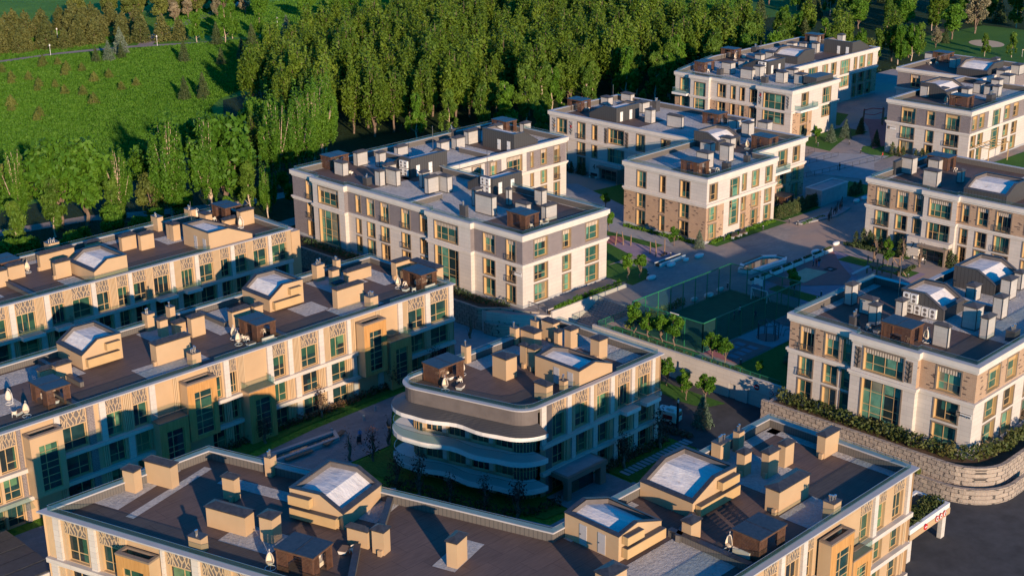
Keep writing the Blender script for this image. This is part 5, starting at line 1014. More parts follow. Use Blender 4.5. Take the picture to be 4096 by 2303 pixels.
# front row behind the left block, park conifers, far right trees
FT = [(KF, 116.5, 250.8, 0.83, 'leaning upright poplar second from the left edge of the photo'), (KF, 111.5, 251.5, 0.8, 'poplar cut off by the left photo border'), (KR, 123.2, 247.5, 1.65, 'round yellow green tree right of the leftmost poplars'), (KR, 127.6, 245.4, 1.6, 'spreading yellow green tree whose bare lower trunk shows'), (KF, 133.5, 242.5, 0.74, 'narrow poplar with bare top between round tree and giant poplars'),
      (KF, 140.6, 235.2, 1.06, 'giant pale limbed poplar left of the pair before the meadow'), (KF, 147.3, 231.7, 1.03, 'giant pale limbed poplar right of the pair before the meadow'), (KR, 151.5, 232.5, 1.9, 'yellow green tree leaning on the right giant poplar'), (KO, 138, 237.6, 1.0, 'low reddish bush tree left of the giant poplars'), (KB, 130.5, 240.2, 0.75, 'small slender tree between left round tree and narrow poplar'), (KB, 119.5, 243, 0.9, 'weeping birch low at left behind the roofs'), (KB, 108.6, 235.9, 0.85, 'weeping birch with thin pale limbs at the left edge'),
      (KF, 155.9, 235.0, 0.46, 'small cut back poplar with thick trunk beside the giant poplars'), (KF, 155.2, 223.6, 0.55, 'slim bright poplar standing between the beige and the white block'), (KB, 153.6, 227.5, 0.85, 'thin drooping sapling left of the slim bright poplar'), (KR, 128.1, 236.5, 0.55, 'small bright green tree in the shade behind the left roof'),
      (KF, 170.1, 240.0, 0.98, 'wide poplar with forked pale limbs left of the white block roof'), (KF, 176.8, 241.3, 0.96, 'second wide poplar with forked pale limbs near the white roof'), (KF, 184.0, 246.0, 0.92, 'third wide poplar joining the wood behind the white roof'), (KF, 190.5, 251, 0.9, 'fourth wide poplar joining the wood behind the white roof'), (KF, 196, 257, 0.9, 'wide poplar at the corner of the wood'), (KP, 181, 255, 0.95, 'dark poplar behind the wide forked poplars'), (KP, 172, 251, 0.8, 'shaded poplar between giant pair and forked poplars'), (KR, 160, 248, 1.2, 'dark tree in shade right of the giant poplars'), (KR, 165, 262, 1.2, 'dark rounded tree in the shade of the wood corner'), (KR, 186, 270, 1.2, 'shaded round tree where meadow meets wood'),
      (KR, 134, 256, 1.2, 'dark green tree in shade on the meadow edge'), (KO, 122, 262, 1.2, 'green bush on the meadow edge at left'), (KR, 145, 250, 1.2, 'shaded tree behind the giant poplars'), (KR, 153, 258, 1.1, 'second shaded tree behind the giant poplars')]
for k, x, y, s_, lb in FT: k.put(x, y, GZ, s_, lb, 'trees between the beige blocks and the meadow')
for i in range(14): KR.put(96 + i * 5.5 + rnd.uniform(-2, 2), 230 + rnd.uniform(-6, 12), GZ, rnd.uniform(0.4, 0.65), 'low leafy tree in deep shade by the park path', 'low trees by the shaded path')
for i in range(30): KB.put(175 + i * 6.4 + rnd.uniform(-2, 2), 224 + rnd.uniform(-4, 8) + i * 0.25, GZ, rnd.uniform(0.4, 0.72), 'young birch in the shade strip between wood and white blocks', 'young birches in the shade strip')
SP = [(KS, 220, 405, 0.55, 'dense yellow green conifer left of the blue spruce by the path'), (KBS, 224, 404, 0.72, 'silvery blue spruce by the meadow path'), (KS, 229, 405, 0.55, 'green conifer right of the blue spruce'), (KBS, 233, 412, 0.95, 'tall pale spruce behind the blue spruce group'), (KS, 239, 384, 0.75, 'stepped yellow green spruce alone at the end of the meadow path'), (KS, 244, 371, 0.6, 'dark spruce in shade right of the stepped spruce'), (KS, 254, 374, 0.75, 'brown tipped spruce half in shade on the meadow'), (KS, 272, 394, 0.8, 'slender spruce left of the pair behind the shaded lawn'), (KS, 277, 391, 0.75, 'slender spruce right of the pair behind the shaded lawn'), (KBS, 285, 392, 0.95, 'pale spruce near the poplar wood top'), (KS, 264, 403, 0.85, 'spruce beside the weeping birch'), (KS, 299, 387, 0.8, 'dark spruce at the upper edge of the poplar wood'), (KS, 207, 334, 0.72, 'left brown tipped spruce of the trio by the meadow shadow'), (KS, 210.5, 331, 0.5, 'smallest spruce of the trio by the meadow shadow'), (KS, 213, 334, 0.75, 'dark right spruce of the trio by the meadow shadow')]
for k, x, y, s_, lb in SP: k.put(x, y, GZ, s_, lb, 'spruces around the meadow')
for i, (x, y) in enumerate([(206, 413), (204, 410), (209, 409), (206, 398), (202, 392), (209, 394), (191, 410), (188, 398), (185, 392), (191, 393), (188, 381), (185, 376), (191, 377), (188, 366), (191, 361), (203, 376), (209, 378), (202, 359), (208, 361), (187, 348), (167, 356), (169, 344), (166, 340), (170, 362)]):
    KSh.put(x, y, GZ, rnd.uniform(0.85, 1.15), 'small clipped cone shrub on the sunlit meadow', 'cone shrubs on the meadow')
for i in range(78):
    u = rnd.random(); x = 196 + u * 66 + rnd.uniform(-3, 3); y = 436 + rnd.uniform(0, 38) + (8 if u > 0.7 else 0)
    if abs((x - 247) * 0.7 - (y - 421) * 0.75) < 6: continue
    KN.put(x, y, GZ, rnd.uniform(0.8, 1.35), 'rounded olive green pine in the plantation above the path', 'pines of the upper left plantation')
for x, y, s_ in ((226, 436, 0.9), (232, 436, 0.8), (244, 430, 1.2), (250, 428, 1.25), (256, 424, 1.2), (261, 421, 1.0)): KN.put(x, y, GZ, s_, 'rounded olive green pine in the plantation above the path', 'pines of the upper left plantation')
for i in range(26): KO.put(262 + rnd.uniform(-8, 60), 478 + rnd.uniform(-14, 22), GZ, rnd.uniform(0.7, 1.2), 'pale brownish orchard tree along the top edge of the photo', 'orchard trees at the top edge')
for i in range(8): KSil.put(280 + i * 5.5 + rnd.uniform(-2, 2), 462 + rnd.uniform(-6, 6) - i * 1.5, GZ, rnd.uniform(0.42, 0.6), 'blossoming cream tree at the top edge left of centre', 'blossoming trees at the top edge')
for x, y, s_ in ((268, 404, 1.0), (275, 410, 0.95), (262, 412, 0.8), (283, 405, 0.8)): KBg.put(x, y, GZ, s_, 'weeping birch beside the park spruces', 'weeping birches in the park')
for i in range(20): KR.put(300 + i * 6.5 + rnd.uniform(-3, 3), 446 - i * 4.5 + rnd.uniform(-14, 14), GZ, rnd.uniform(0.7, 1.05), 'bright green broad tree beyond the poplar wood', 'broad trees beyond the wood')
n = 0
while n < 74:
    x, y = rnd.uniform(352, 520), rnd.uniform(214, 330)
    if (398 < x < 470 and 190 < y < 236) or y < 214 + (x - 352) * 0.02 or inpoly(x, y, WOOD): continue
    k = rnd.choice([KB, KB, KBg, KR, KS, KP]); k.put(x, y, GZ, rnd.uniform(0.75, 1.1), {'birch_tree': 'birch in the mixed wood at the upper right', 'leafy_tree': 'broad green tree in the mixed wood at the upper right', 'spruce_tree': 'dark spruce in the mixed wood at the upper right', 'poplar_tree': 'poplar in the mixed wood at the upper right'}[k.name], 'mixed wood at the upper right'); n += 1
for x, y, s_, k, lb in ((452, 226, 1.05, KSil, 'tall silvery grey tree beside the golf bunker'), (470, 214, 0.95, KSil, 'silvery tree cut off by the right photo border'), (418, 222, 0.42, KSil, 'small silvery bush tree left of the bunker'), (436, 226, 1.1, KR, 'vivid green round tree left of the bunker'), (428, 224, 0.6, KS, 'green cone spruce left of the vivid round tree'), (414, 203, 0.55, KB, 'small tree before the golf green'), (418, 196, 0.6, KB, 'small tree on the right of the golf green'), (384, 216, 0.95, KBg, 'weeping birch right of the arch window block'), (392, 216, 0.9, KBg, 'taller weeping birch right of the arch window block'), (376, 222, 0.85, KO, 'brownish tree behind the arch window block'), (402, 219, 0.8, KB, 'birch above the right hand roofs')): k.put(x, y, GZ, s_, lb, None)
# trees and plants of the estate
for i, (x, y, s_) in enumerate([(149.2, 123.2, 1.25), (149.2, 120.9, 1.0), (149.4, 118.5, 1.1), (149.4, 116.2, 1.2), (149.2, 109.1, 1.05), (149.3, 106.9, 0.95), (149.2, 100.9, 0.6)]): KY.put(x, y, PZ, s_, 'young sunlit maple in the strip above the garage wall', 'young maples above the garage wall')
for x, y, s_, z, lb in ((143.4, 105.7, 1.05, GZ, 'young maple on the grass below the garage wall'), (142.6, 108.4, 0.75, GZ, 'smaller maple left of the one before the garage'), (144.4, 110.5, 0.8, GZ, 'maple beside the dark opening in the garage wall'), (144.7, 113.5, 1.0, GZ, 'big young maple at the garage wall left end'), (170, 139.6, 0.95, PZ, 'thin young tree on the lawn beside the ramp'), (168, 140.5, 1.05, PZ, 'bright young tree on the lawn corner by the plaza'), (183, 118.5, 0.8, PZ, 'small tree beside the sand pit near the court'), (180.4, 116.4, 0.85, PZ, 'small tree behind the sports court'), (186, 160.5, 0.9, PZ, 'young tree left of the arched block'), (184.4, 163.5, 1.0, PZ, 'yellow green bush tree on the left lawn of the arched block'), (187.6, 146.5, 0.8, PZ, 'thin tree behind the lilac playground'), (196, 170, 0.8, PZ, 'bright young tree in the shaded court by entrance'), (269.5, 170.6, 0.9, PZ, 'young tree at the corner lawn of the top block'), (278, 155.5, 0.8, PZ, 'bright bush on the small lawn'), (203.2, 113, 0.7, PZ, 'thin tree on the lawn strip before the entrance'), (208.3, 116, 0.7, PZ, 'thin tree beside the entrance path')): KY.put(x, y, z, s_, lb, None)
for x, y, s_, lb in ((194.5, 157.5, 0.42, 'blue spruce between the dark brick block and arched block'), (189.5, 142.4, 0.36, 'small blue spruce by the lilac playground'), (272.6, 168.6, 0.46, 'left blue spruce on the sunlit lawn at the top block'), (278.0, 168.2, 0.5, 'right blue spruce on the sunlit lawn at the top block'), (156.5, 100.5, 0.45, 'dark blue spruce on the shaded lawn by the court')): KBS.put(x, y, PZ, s_, lb, None)
KBS.put(137.4, 101.6, GZ, 0.5, 'dark spruce on the kerb strip behind the lower roof', None)
for x, y, s_, lb in ((284, 168, 0.4, 'dark young spruce right of the blue spruces'), (287, 169.5, 0.36, 'second dark young spruce by the red playground'), (276, 159, 0.42, 'small pine on the small lawn')): KS.put(x, y, PZ, s_, lb, None)
KT = cone_kind((91,), 2.6, 0.5, 'spruce', 0.2, 8, 'thuja', 5, 20, True)
for i in range(26): KT.put(214 + i * 0.62, 142.3 + rnd.uniform(-0.1, 0.1), PZ, rnd.uniform(0.8, 1.1), 'slim dark thuja in the row beside the arched block', 'thujas beside the arched block')
for i, (x, y) in enumerate([(210.4, 123.6), (210.6, 122.3), (210.4, 120.9), (210.8, 119), (210.4, 117.2), (210.6, 115), (210.4, 113.6), (209.8, 106.4), (209.9, 105.2), (209.6, 104.2), (212.6, 199), (212.4, 197.4), (212.6, 195.6), (212.2, 193.8), (212.6, 192), (212.5, 190.6), (271.4, 152.2), (271.4, 150.8), (271.2, 149.4), (271.3, 146.4), (271.4, 145), (271.2, 143.6), (271.3, 142.2), (236.6, 141), (237.6, 140.8), (238.6, 140.7), (239.6, 140.8)]): KT.put(x, y, PZ, rnd.uniform(0.75, 1.15), 'slim dark thuja planted against a white block', 'thujas against the white blocks')
KA = birch_kind((95, 96), 4.6, 'redleaf', 'bark', 0.9, 26, 0.2, 0.3, 'purple_leaf_tree', 14)
for i, (x, y) in enumerate([(98.0, 118), (98.3, 114.3), (99.8, 110.3), (101.3, 105.9), (102.8, 102.1), (100.4, 125.4), (94, 139.6), (104, 140.6), (117, 140.8), (124.5, 140.5), (121, 101.3), (128.5, 101.5)]): KA.put(x, y, GZ, rnd.uniform(0.85, 1.15), 'thin purple leaved tree in the shaded courtyard', 'purple leaved trees of the courtyard')
KBare = birch_kind((97,), 4.2, 'soil', 'bark', 0.8, 5, 0.16, 0.3, 'bare_tree', 16)
for i, (x, y, z) in enumerate([(98.5, 127.7, GZ), (104.9, 127.6, GZ), (138, 147, GZ), (205, 116.5, PZ), (207.8, 112.8, PZ), (206.6, 109, PZ)]): KBare.put(x, y, z, 1.0, 'small nearly bare sapling in the shade', 'bare saplings')
# hedges and ground planting, each one thing
def hedge(name, pts, wd, h, z, mat, label, sz=0.3, dens=60, cat='hedge'):
    cl = []
    for a, b in zip(pts, pts[1:]):
        L_ = math.dist(a, b); n = max(2, int(L_ / (wd * 0.7)))
        for i in range(n):
            u = (i + 0.5) / n; k = rnd.uniform(0.75, 1.25); cl.append((a[0] + (b[0] - a[0]) * u + rnd.uniform(-0.15, 0.15), a[1] + (b[1] - a[1]) * u + rnd.uniform(-0.15, 0.15), z + h * 0.45 * k, wd * 0.55, wd * 0.55, h * 0.55 * k, dens, sz, 0.2))
    o = link(name, leafmesh(name, cl, mat, len(pts) * 7 + int(pts[0][0])), None); return tag(o, label, cat)
hedge('hedge', [(78, 141.4), (131, 141.3)], 1.2, 1.1, GZ, 'drygrass', 'long dry brown grass hedge along the base of the middle beige block')
hedge('hedge', [(97.3, 119.5), (101.8, 103.4), (104.4, 101.2), (108.6, 100.4)], 1.3, 1.3, GZ, 'drygrass', 'brown grass hedge around the curved balcony end')
hedge('hedge', [(117.5, 102.2), (131, 102.3)], 1.1, 1.2, GZ, 'drygrass', 'brown grass hedge beside the stepping slabs')
hedge('hedge', [(132.6, 105), (133.5, 100.2)], 1.1, 1.0, GZ, 'drygrass', 'brown grass clump by the van')
hedge('hedge', [(144.3, 94.5), (144.3, 88), (144.2, 80), (144.3, 73), (144.6, 69.2), (146.4, 67.0), (150, 66.2), (160, 66)], 1.5, 1.7, PZ + 0.3, 'hedge', 'tall sunlit juniper hedge on top of the curved stone wall', 0.36, 130)
hedge('ground_cover', [(141.6, 92), (141.6, 80), (141.7, 72)], 1.0, 0.6, -3.2, 'olive', 'low green planting on the middle ledge of the curved stone wall', 0.28, 70, 'plants')
hedge('hedge', [(143.4, 196), (143.4, 170), (143.4, 150), (144.2, 147.4), (145.6, 145.4)], 1.5, 1.2, PZ + 0.1, 'spruce', 'dark juniper hedge under the dark brick block')
hedge('hedge', [(148.5, 138.9), (164.5, 139.0)], 0.8, 0.9, -1.1, 'green', 'bright green hedge along the ramp planter', 0.26, 90)
hedge('ground_cover', [(142.2, 146.5), (143.6, 143.2)], 1.1, 0.5, -3.2, 'spruce', 'planting in the half round stone bed', 0.26, 60, 'plants')
hedge('ground_cover', [(148.7, 124.5), (148.8, 112.5)], 1.0, 0.6, PZ, 'olive', 'yellow green shrubs under the young maples', 0.26, 80, 'plants')
hedge('ground_cover', [(148.7, 110.5), (148.8, 104)], 0.9, 0.6, PZ, 'olive', 'yellow green shrubs along the wall top near the pink tiles', 0.26, 80, 'plants')
hedge('hedge', [(150.6, 126.3), (165, 126.6)], 1.0, 1.4, PZ, 'olive', 'shrub hedge along the left side of the sports court', 0.3, 70)
hedge('hedge', [(208.7, 124.8), (208.7, 113)], 0.8, 0.6, PZ, 'spruce', 'low dark hedge before the numbered entrance')
hedge('hedge', [(190.6, 160.5), (190.5, 150), (191, 144)], 0.9, 0.7, PZ, 'green', 'low hedge at the foot of the arched block')
hedge('hedge', [(193, 142.2), (212, 142)], 0.9, 0.6, PZ, 'green', 'low planting along the street side of the arched block')
hedge('ground_cover', [(214, 137.3), (221, 137.0)], 0.9, 0.35, PZ, 'green', 'low green planting in the wedge bed by the horses', 0.22, 60, 'plants')
hedge('ground_cover', [(125.5, 66), (133, 66), (133, 65), (125.5, 65)], 1.6, 0.35, -0.9, 'hedge', 'shaggy green planting on the gate canopy roof', 0.26, 110, 'plants')
hedge('hedge', [(206, 109.5), (200, 109)], 0.8, 0.5, PZ, 'spruce', 'small dark hedge by the entrance path')
hedge('hedge', [(167, 180), (186, 180)], 1.6, 1.6, PZ, 'green', 'dark shrubs in the shaded court behind the dark brick block')
hedge('hedge', [(286, 189), (300, 189)], 1.4, 1.2, PZ, 'spruce', 'shrubs under the upper wing of the top block')
hedge('hedge', [(344, 208), (372, 206)], 2.4, 3.0, GZ, 'spruce', 'dark hedge at the end of the top block', 0.45, 120)
# ------------------------------------------------------------------ retaining walls, gate, fences
def wallrun(name, pts, th, z0, z1, mat, label, cat, capm=None):
    L_, R_ = [], []
    for i, p in enumerate(pts):
        a, b = Vector(pts[max(0, i - 1)]), Vector(pts[min(len(pts) - 1, i + 1)]); d = (b - a).normalized(); n = Vector((-d.y, d.x)) * th / 2; L_.append((p[0] + n.x, p[1] + n.y)); R_.append((p[0] - n.x, p[1] - n.y))
    m = MB().mat(mat); m.prism(L_ + R_[::-1], z0, z1, True)
    if capm: m.mat(capm); m.prism([(a[0] * 1.0, a[1]) for a in L_] + R_[::-1], z1 + 0.003, z1 + 0.1, True)
    return tag(m.obj(name), label, cat)
def arc(cx, cy, r, a0, a1, n=7): return [(cx + r * math.cos(math.radians(a0 + (a1 - a0) * i / n)), cy + r * math.sin(math.radians(a0 + (a1 - a0) * i / n))) for i in range(n + 1)]
wallrun('retaining_wall', [(142.5, 95.8), (142.5, 70)] + arc(147.5, 69.2, 5.0, 180, 270) + [(175, 64.2)], 0.5, GZ, -0.95, 'rubble', 'upper curved rough stone retaining wall under the tan brick block', 'wall')
wallrun('retaining_wall', [(141.2, 93.5), (141.2, 70)] + arc(147.3, 69.0, 6.1, 180, 268) + [(150.5, 62.9)], 0.5, GZ - 0.2, -3.1, 'rubble', 'lower curved rough stone retaining wall beside the driveway', 'wall')
wallrun('retaining_wall', [(141.2, 204), (141.4, 165), (141.4, 150)] + arc(142.8, 149, 1.4, 180, 230, 3) + [(143.6, 146.2), (145.2, 142.6), (146.6, 140.4)], 0.5, GZ, -1.25, 'rubble', 'straight rough stone retaining wall below the dark brick block', 'wall')
wallrun('retaining_wall', arc(144.6, 146.0, 3.6, 165, 268, 8) + [(146.9, 141.8)], 0.45, GZ, -3.0, 'rubble', 'half round rough stone wall at the corner of the dark brick block', 'wall')
g = site('garage_wall', 'long pale stone wall with garage shutters under the sports court', 'wall', (147.5, 112, GZ))
fg = Face((147.45, 130.2), -90); ops = [(28.6, 31.7, GZ, -2.9, 0.35), (32.2, 34.3, GZ, -2.9, 0.35), (25.4, 26.6, GZ, -2.9, 0.2), (14.2, 16.6, GZ, -2.2, 0.5), (11.0, 12.6, -4.2, -2.6, 0.5)]
m = MB(); wall(m, fg, 0, 34.6, GZ, -1.0, [], ops, base='stone', reveal='plinth'); m.mat('coping'); fg.box(m, 0, 34.6, -0.35, 0.06, -1.0, -0.9); fg.box(m, 0, 0.02, -0.3, 0, GZ, -1.0); m.obj('wall', g)
for a, b, mt, nm in ((28.6, 31.7, 'shutter', 'garage_door'), (32.2, 34.3, 'shutter', 'garage_door'), (25.4, 26.6, 'coping', 'door'), (14.2, 16.6, 'rubber', 'opening'), (11.0, 12.6, 'rubber', 'opening')):
    m = MB().mat(mt); fg.quad(m, a, b, -0.3 if mt != 'rubber' else -0.45, GZ if nm != 'opening' or a > 13 else -4.2, -2.9 if nm != 'opening' else (-2.2 if a > 13 else -2.6)); m.obj(nm, g)
def disc(par, fc, s, z, r, d, col, bar=None):
    m = MB().mat(col); n = 20; P0 = [(s + r * math.cos(6.2832 * i / n), z + r * math.sin(6.2832 * i / n)) for i in range(n)]
    m.poly([fc.P(a, d, b) for a, b in P0] + [fc.P(a, d + 0.05, b) for a, b in P0], [tuple(range(n, 2 * n))] + [(i, (i + 1) % n, n + (i + 1) % n, n + i) for i in range(n)])
    if bar == 'entry': m.mat('white'); fc.box(m, s - r * 0.62, s + r * 0.62, d + 0.05, d + 0.07, z - r * 0.17, z + r * 0.17)
    else:
        P1 = [(s + r * 0.76 * math.cos(6.2832 * i / n), z + r * 0.76 * math.sin(6.2832 * i / n)) for i in range(n)]; m.mat('white'); m.face([fc.P(a, d + 0.055, b) for a, b in P1]); m.mat('rubber')
        if bar == 'limit': text_on(par, '5', 'rubber', r * 1.3, fc, s, d + 0.07, z - r * 0.45, 'sign_numeral')
        elif bar == 'slash': m.mat('red'); m.bar(fc.P(s - r * 0.5, d + 0.07, z + r * 0.5), fc.P(s + r * 0.5, d + 0.07, z - r * 0.5), r * 0.16, 0.02); m.mat('rubber'); fc.box(m, s - r * 0.35, s + r * 0.35, d + 0.055, d + 0.065, z - r * 0.2, z + r * 0.15)
        else: fc.box(m, s - r * 0.4, s - r * 0.08, d + 0.055, d + 0.065, z - r * 0.35, z + r * 0.35); fc.box(m, s + r * 0.08, s + r * 0.4, d + 0.055, d + 0.065, z - r * 0.35, z + r * 0.35)
    m.obj('road_sign', par)
disc(g, fg, 30.1, -2.1, 0.42, 0.02, 'red', 'entry')
for i, k in enumerate(('height', 'slash', 'limit')): disc(g, fg, 32.5 + i * 0.75, -2.3, 0.34, 0.02, 'red', k)
def railing(name, pts, z, h, mat, label, glass=None, step=1.6, cat='railing'):
    r_ = thing(name, label, cat, (pts[0][0], pts[0][1], z)); WB[r_.name] = Matrix.Translation((-pts[0][0], -pts[0][1], -z)); m = MB().mat(mat); ps = []
    for a, b in zip(pts, pts[1:]):
        m.bar((*a, z + h), (*b, z + h), 0.06); m.bar((*a, z + 0.15), (*b, z + 0.15), 0.04); n = max(1, int(math.dist(a, b) / step))
        for i in range(n + 1): q = (a[0] + (b[0] - a[0]) * i / n, a[1] + (b[1] - a[1]) * i / n); m.bar((*q, z), (*q, z + h), 0.06)
    m.obj('frame', r_)
    if glass:
        q = MB().mat(glass)
        for a, b in zip(pts, pts[1:]): q.face([(*a, z + 0.15), (*b, z + 0.15), (*b, z + h), (*a, z + h)])
        q.obj('infill', r_)
    return r_
railing('railing', [(148.0, 96.8), (148.0, 129.6), (157, 129.6)], -1.5, 1.1, 'green_paint', 'green glazed railing along the top of the garage wall', 'net')
railing('railing', [(147.2, 143.2), (147.2, 139.2), (165, 138.4)], -1.45, 1.0, 'darkmetal', 'thin dark railing around the corner ramp terrace', None)
for i, (a, b, lb) in enumerate((((231, 168), (262, 166), 'upper'), ((238, 156), (266, 151.6), 'lower'), ((236, 163), (262, 160), 'middle'))): railing('railing', [a, b], PZ, 1.0, 'darkmetal', lb + ' dark railing along the ramps by the top block', None, 2.2)
railing('railing', [(160, 214), (196, 214)], GZ, 1.6, 'darkmetal', 'dark fence in the shade behind the dark brick block', None, 1.2, 'fence')
m = MB().mat('stone'); m.box(147.3, 138.3, GZ, 158.5, 138.65, -0.9); m.box(158.5, 138.3, PZ, 165.0, 138.65, -0.9); m.box(147.3, 139.35, PZ, 165, 139.6, -0.9); m.mat('soil'); m.box(147.3, 138.65, PZ, 165, 139.35, -1.05); tag(m.obj('planter_wall'), 'long pale stone planter wall between ramp and stairs', 'planter')
# canopy over the underground ramp, bottom right
cn = site('gate_canopy', 'white edged flat canopy with planted roof over the driveway gate', 'canopy', (129, 66, GZ))
m = MB().mat('white')
for q in ((124.6, 63.9, 133.3, 64.3), (124.6, 67.8, 133.3, 68.2), (124.6, 64.3, 125.0, 67.8), (132.9, 64.3, 133.3, 67.8)): m.box(q[0], q[1], -1.35, q[2], q[3], -0.75)
m.mat('soil'); m.box(125.0, 64.3, -1.35, 132.9, 67.8, -1.0); rf = m.obj('roof', cn)
m = MB().mat('beige'); m.box(124.55, 63.82, -2.1, 133.35, 63.9, -1.35); m.obj('fascia', cn)
for x, y in ((132.7, 64.3), (125.2, 64.3), (132.7, 67.7)): m = MB().mat('stone'); m.box(x - 0.4, y - 0.2, GZ, x + 0.4, y + 0.3, -1.36); m.obj('pier', cn)
fcn = Face((124.6, 63.8), 0); disc(cn, fcn, 3.2, -1.55, 0.36, 0.02, 'red', 'entry')
for i, k in enumerate(('height', 'slash', 'limit')): disc(cn, fcn, 5.7 + i * 0.85, -1.55, 0.36, 0.02, 'red', k)
# pavilion at the left edge
gp = site('gate_pavilion', 'white pavilion with dark glossy roof panels cut by the left edge', 'pavilion', (55, 131, GZ))
m = MB().mat('stone'); m.box(50.5, 125.6, GZ, 57.4, 137.2, -2.1); m.obj('wall', gp)
for i in range(5): m = MB().mat('bitumen'); m.box(50.6, 125.8 + i * 2.28, -2.1, 57.3, 127.95 + i * 2.28, -1.9 + 0.06 * (i % 2)); m.obj('roof', gp)
fpv = Face((50.5, 137.2), -90); text_on(gp, 'Park', 'gold', 1.25, fpv, 6.8, 0.05, -3.2, 'lettering')
k = site('kiosk', 'grey flat roofed utility kiosk on the shaded street', 'kiosk', (230.5, 143, PZ)); m = MB().mat('plinth'); m.box(226.3, 141.2, PZ, 235.6, 144.8, 1.5); m.obj('wall', k); m = MB().mat('coping'); m.ring(rect(226.3, 141.2, 235.6, 144.8), 0.1, -0.3, 1.5, 1.7); m.mat('slab'); m.face([(x, y, 1.52) for x, y in rect(226.5, 141.4, 235.4, 144.6)]); m.obj('roof', k)
# ------------------------------------------------------------------ roof furniture
PG = None
def pergola_proto():
    t = thing('pergola', '', 'pergola'); wx, wy, h = 3.0, 4.1, 2.45
    m = MB().mat('bitumen'); m.box(-0.12, -0.12, h, wx + 0.12, wy + 0.12, h + 0.09); m.box(-0.12, wy / 2 - 0.03, h + 0.09, wx + 0.12, wy / 2 + 0.03, h + 0.12); m.mat('slats')
    for q in ((-0.1, -0.1, wx + 0.1, 0.0), (-0.1, wy, wx + 0.1, wy + 0.1), (-0.1, 0, 0, wy), (wx, 0, wx + 0.1, wy)): m.box(q[0], q[1], h - 0.17, q[2], q[3], h - 0.003)
    m.obj('roof', t)
    for x in (0, wx - 0.12):
        for y in (0, wy - 0.12): m = MB().mat('slats'); m.box(x, y, 0, x + 0.12, y + 0.12, h - 0.17); m.obj('post', t)
    def panel(x0, y0, x1, y1):
        m = MB().mat('slats'); n = 15
        for i in range(n): z = 0.12 + i * (h - 0.35) / n; m.box(x0, y0, z, x1, y1, z + (h - 0.35) / n * 0.66)
        m.obj('slat_panel', t)
    panel(0.02, 0.13, 0.07, 1.25); panel(0.02, wy - 1.25, 0.07, wy - 0.13); panel(0.13, 0.02, 1.0, 0.07); panel(wx - 0.9, 0.02, wx - 0.13, 0.07); panel(wx - 0.07, 0.13, wx - 0.02, 1.1); panel(wx - 0.07, wy - 1.4, wx - 0.02, wy - 0.13); panel(0.13, wy - 0.07, wx - 0.13, wy - 0.02)
    return t
PG = pergola_proto(); usedpg = []
def pergola(x, y, z, label, turn=False, extra=0.0, closed=False):
    g_ = 'brown slatted pergolas on the roofs'
    loc, rz = ((x, y, z), extra) if not turn else ((x + 4.1, y, z), math.pi / 2 + extra)
    if not usedpg: PG.location = loc; PG.rotation_euler = (0, 0, rz); PG['label'] = label; PG['group'] = g_; usedpg.append(1); o = PG
    else: o = dup(PG, loc, rz, label=label, group=g_)
    return o
def egg_proto():
    t = thing('egg_chair', '', 'hanging chair'); m = MB().mat('white'); m.tube([(0.5 * math.cos(a), 0.5 * math.sin(a), 0.04) for a in [6.2832 * i / 18 for i in range(19)]], 0.035, 6); m.tube([(-0.5, 0, 0.04), (0.5, 0, 0.04)], 0.03, 6); m.obj('base', t)
    m = MB().mat('white'); m.tube([(-0.48, 0, 0.05), (-0.55, 0, 0.7), (-0.5, 0, 1.35), (-0.28, 0, 1.85), (0.0, 0, 1.98), (0.08, 0, 1.92)], 0.035, 6); m.tube([(0.08, 0, 1.92), (0.06, 0, 1.72)], 0.015, 5); m.obj('pole', t)
    m = MB().mat('wicker'); pr = [(0.02, 1.74), (0.14, 1.66), (0.28, 1.42), (0.38, 1.1), (0.41, 0.85), (0.36, 0.6), (0.22, 0.44), (0.0, 0.4)]; n = 14
    for r0, z0 in [(None, None)]:
        rings = [[(0.05 + r * math.cos(6.2832 * j / n), r * math.sin(6.2832 * j / n), z) for j in range(n)] for r, z in pr]
        for i in range(len(pr) - 1):
            for j in range(n):
                if 1 <= i <= 4 and j in (0, 1, n - 1, n - 2): continue
                m.face([rings[i][j], rings[i][(j + 1) % n], rings[i + 1][(j + 1) % n], rings[i + 1][j]])
    m.obj('basket', t); m = MB().mat('cushion'); m.lathe((0.05, 0, 0.0), [(0, 0.5), (0.28, 0.55), (0.3, 0.66), (0, 0.7)], 12); m.obj('cushion', t); return t
def chair_proto():
    t = thing('armchair', '', 'chair'); m = MB().mat('wicker'); m.box(-0.28, -0.27, 0.38, 0.28, 0.27, 0.46); m.obj('seat', t)
    m = MB().mat('wicker'); pts = [(0.32 * math.cos(a), 0.30 * math.sin(a)) for a in [math.radians(150 - 300 * 0 + 0) * 0 + math.radians(-60 + 300 * i / 10 - 0) for i in range(11)]]
    pts = [(0.32 * math.cos(a), 0.30 * math.sin(a)) for a in [math.radians(70 + 220 * i / 10) for i in range(11)]]
    for (a, b), (c, d) in zip(pts, pts[1:]): m.bar((a, b, 0.72), (c, d, 0.72), 0.05); m.face([(a, b, 0.46), (c, d, 0.46), (c, d, 0.7), (a, b, 0.7)])
    m.obj('backrest', t)
    for x in (-0.24, 0.24):
        for y in (-0.23, 0.23): m = MB().mat('white'); m.bar((x, y, 0.38), (x * 1.15, y * 1.15, 0), 0.045); m.obj('leg', t)
    return t
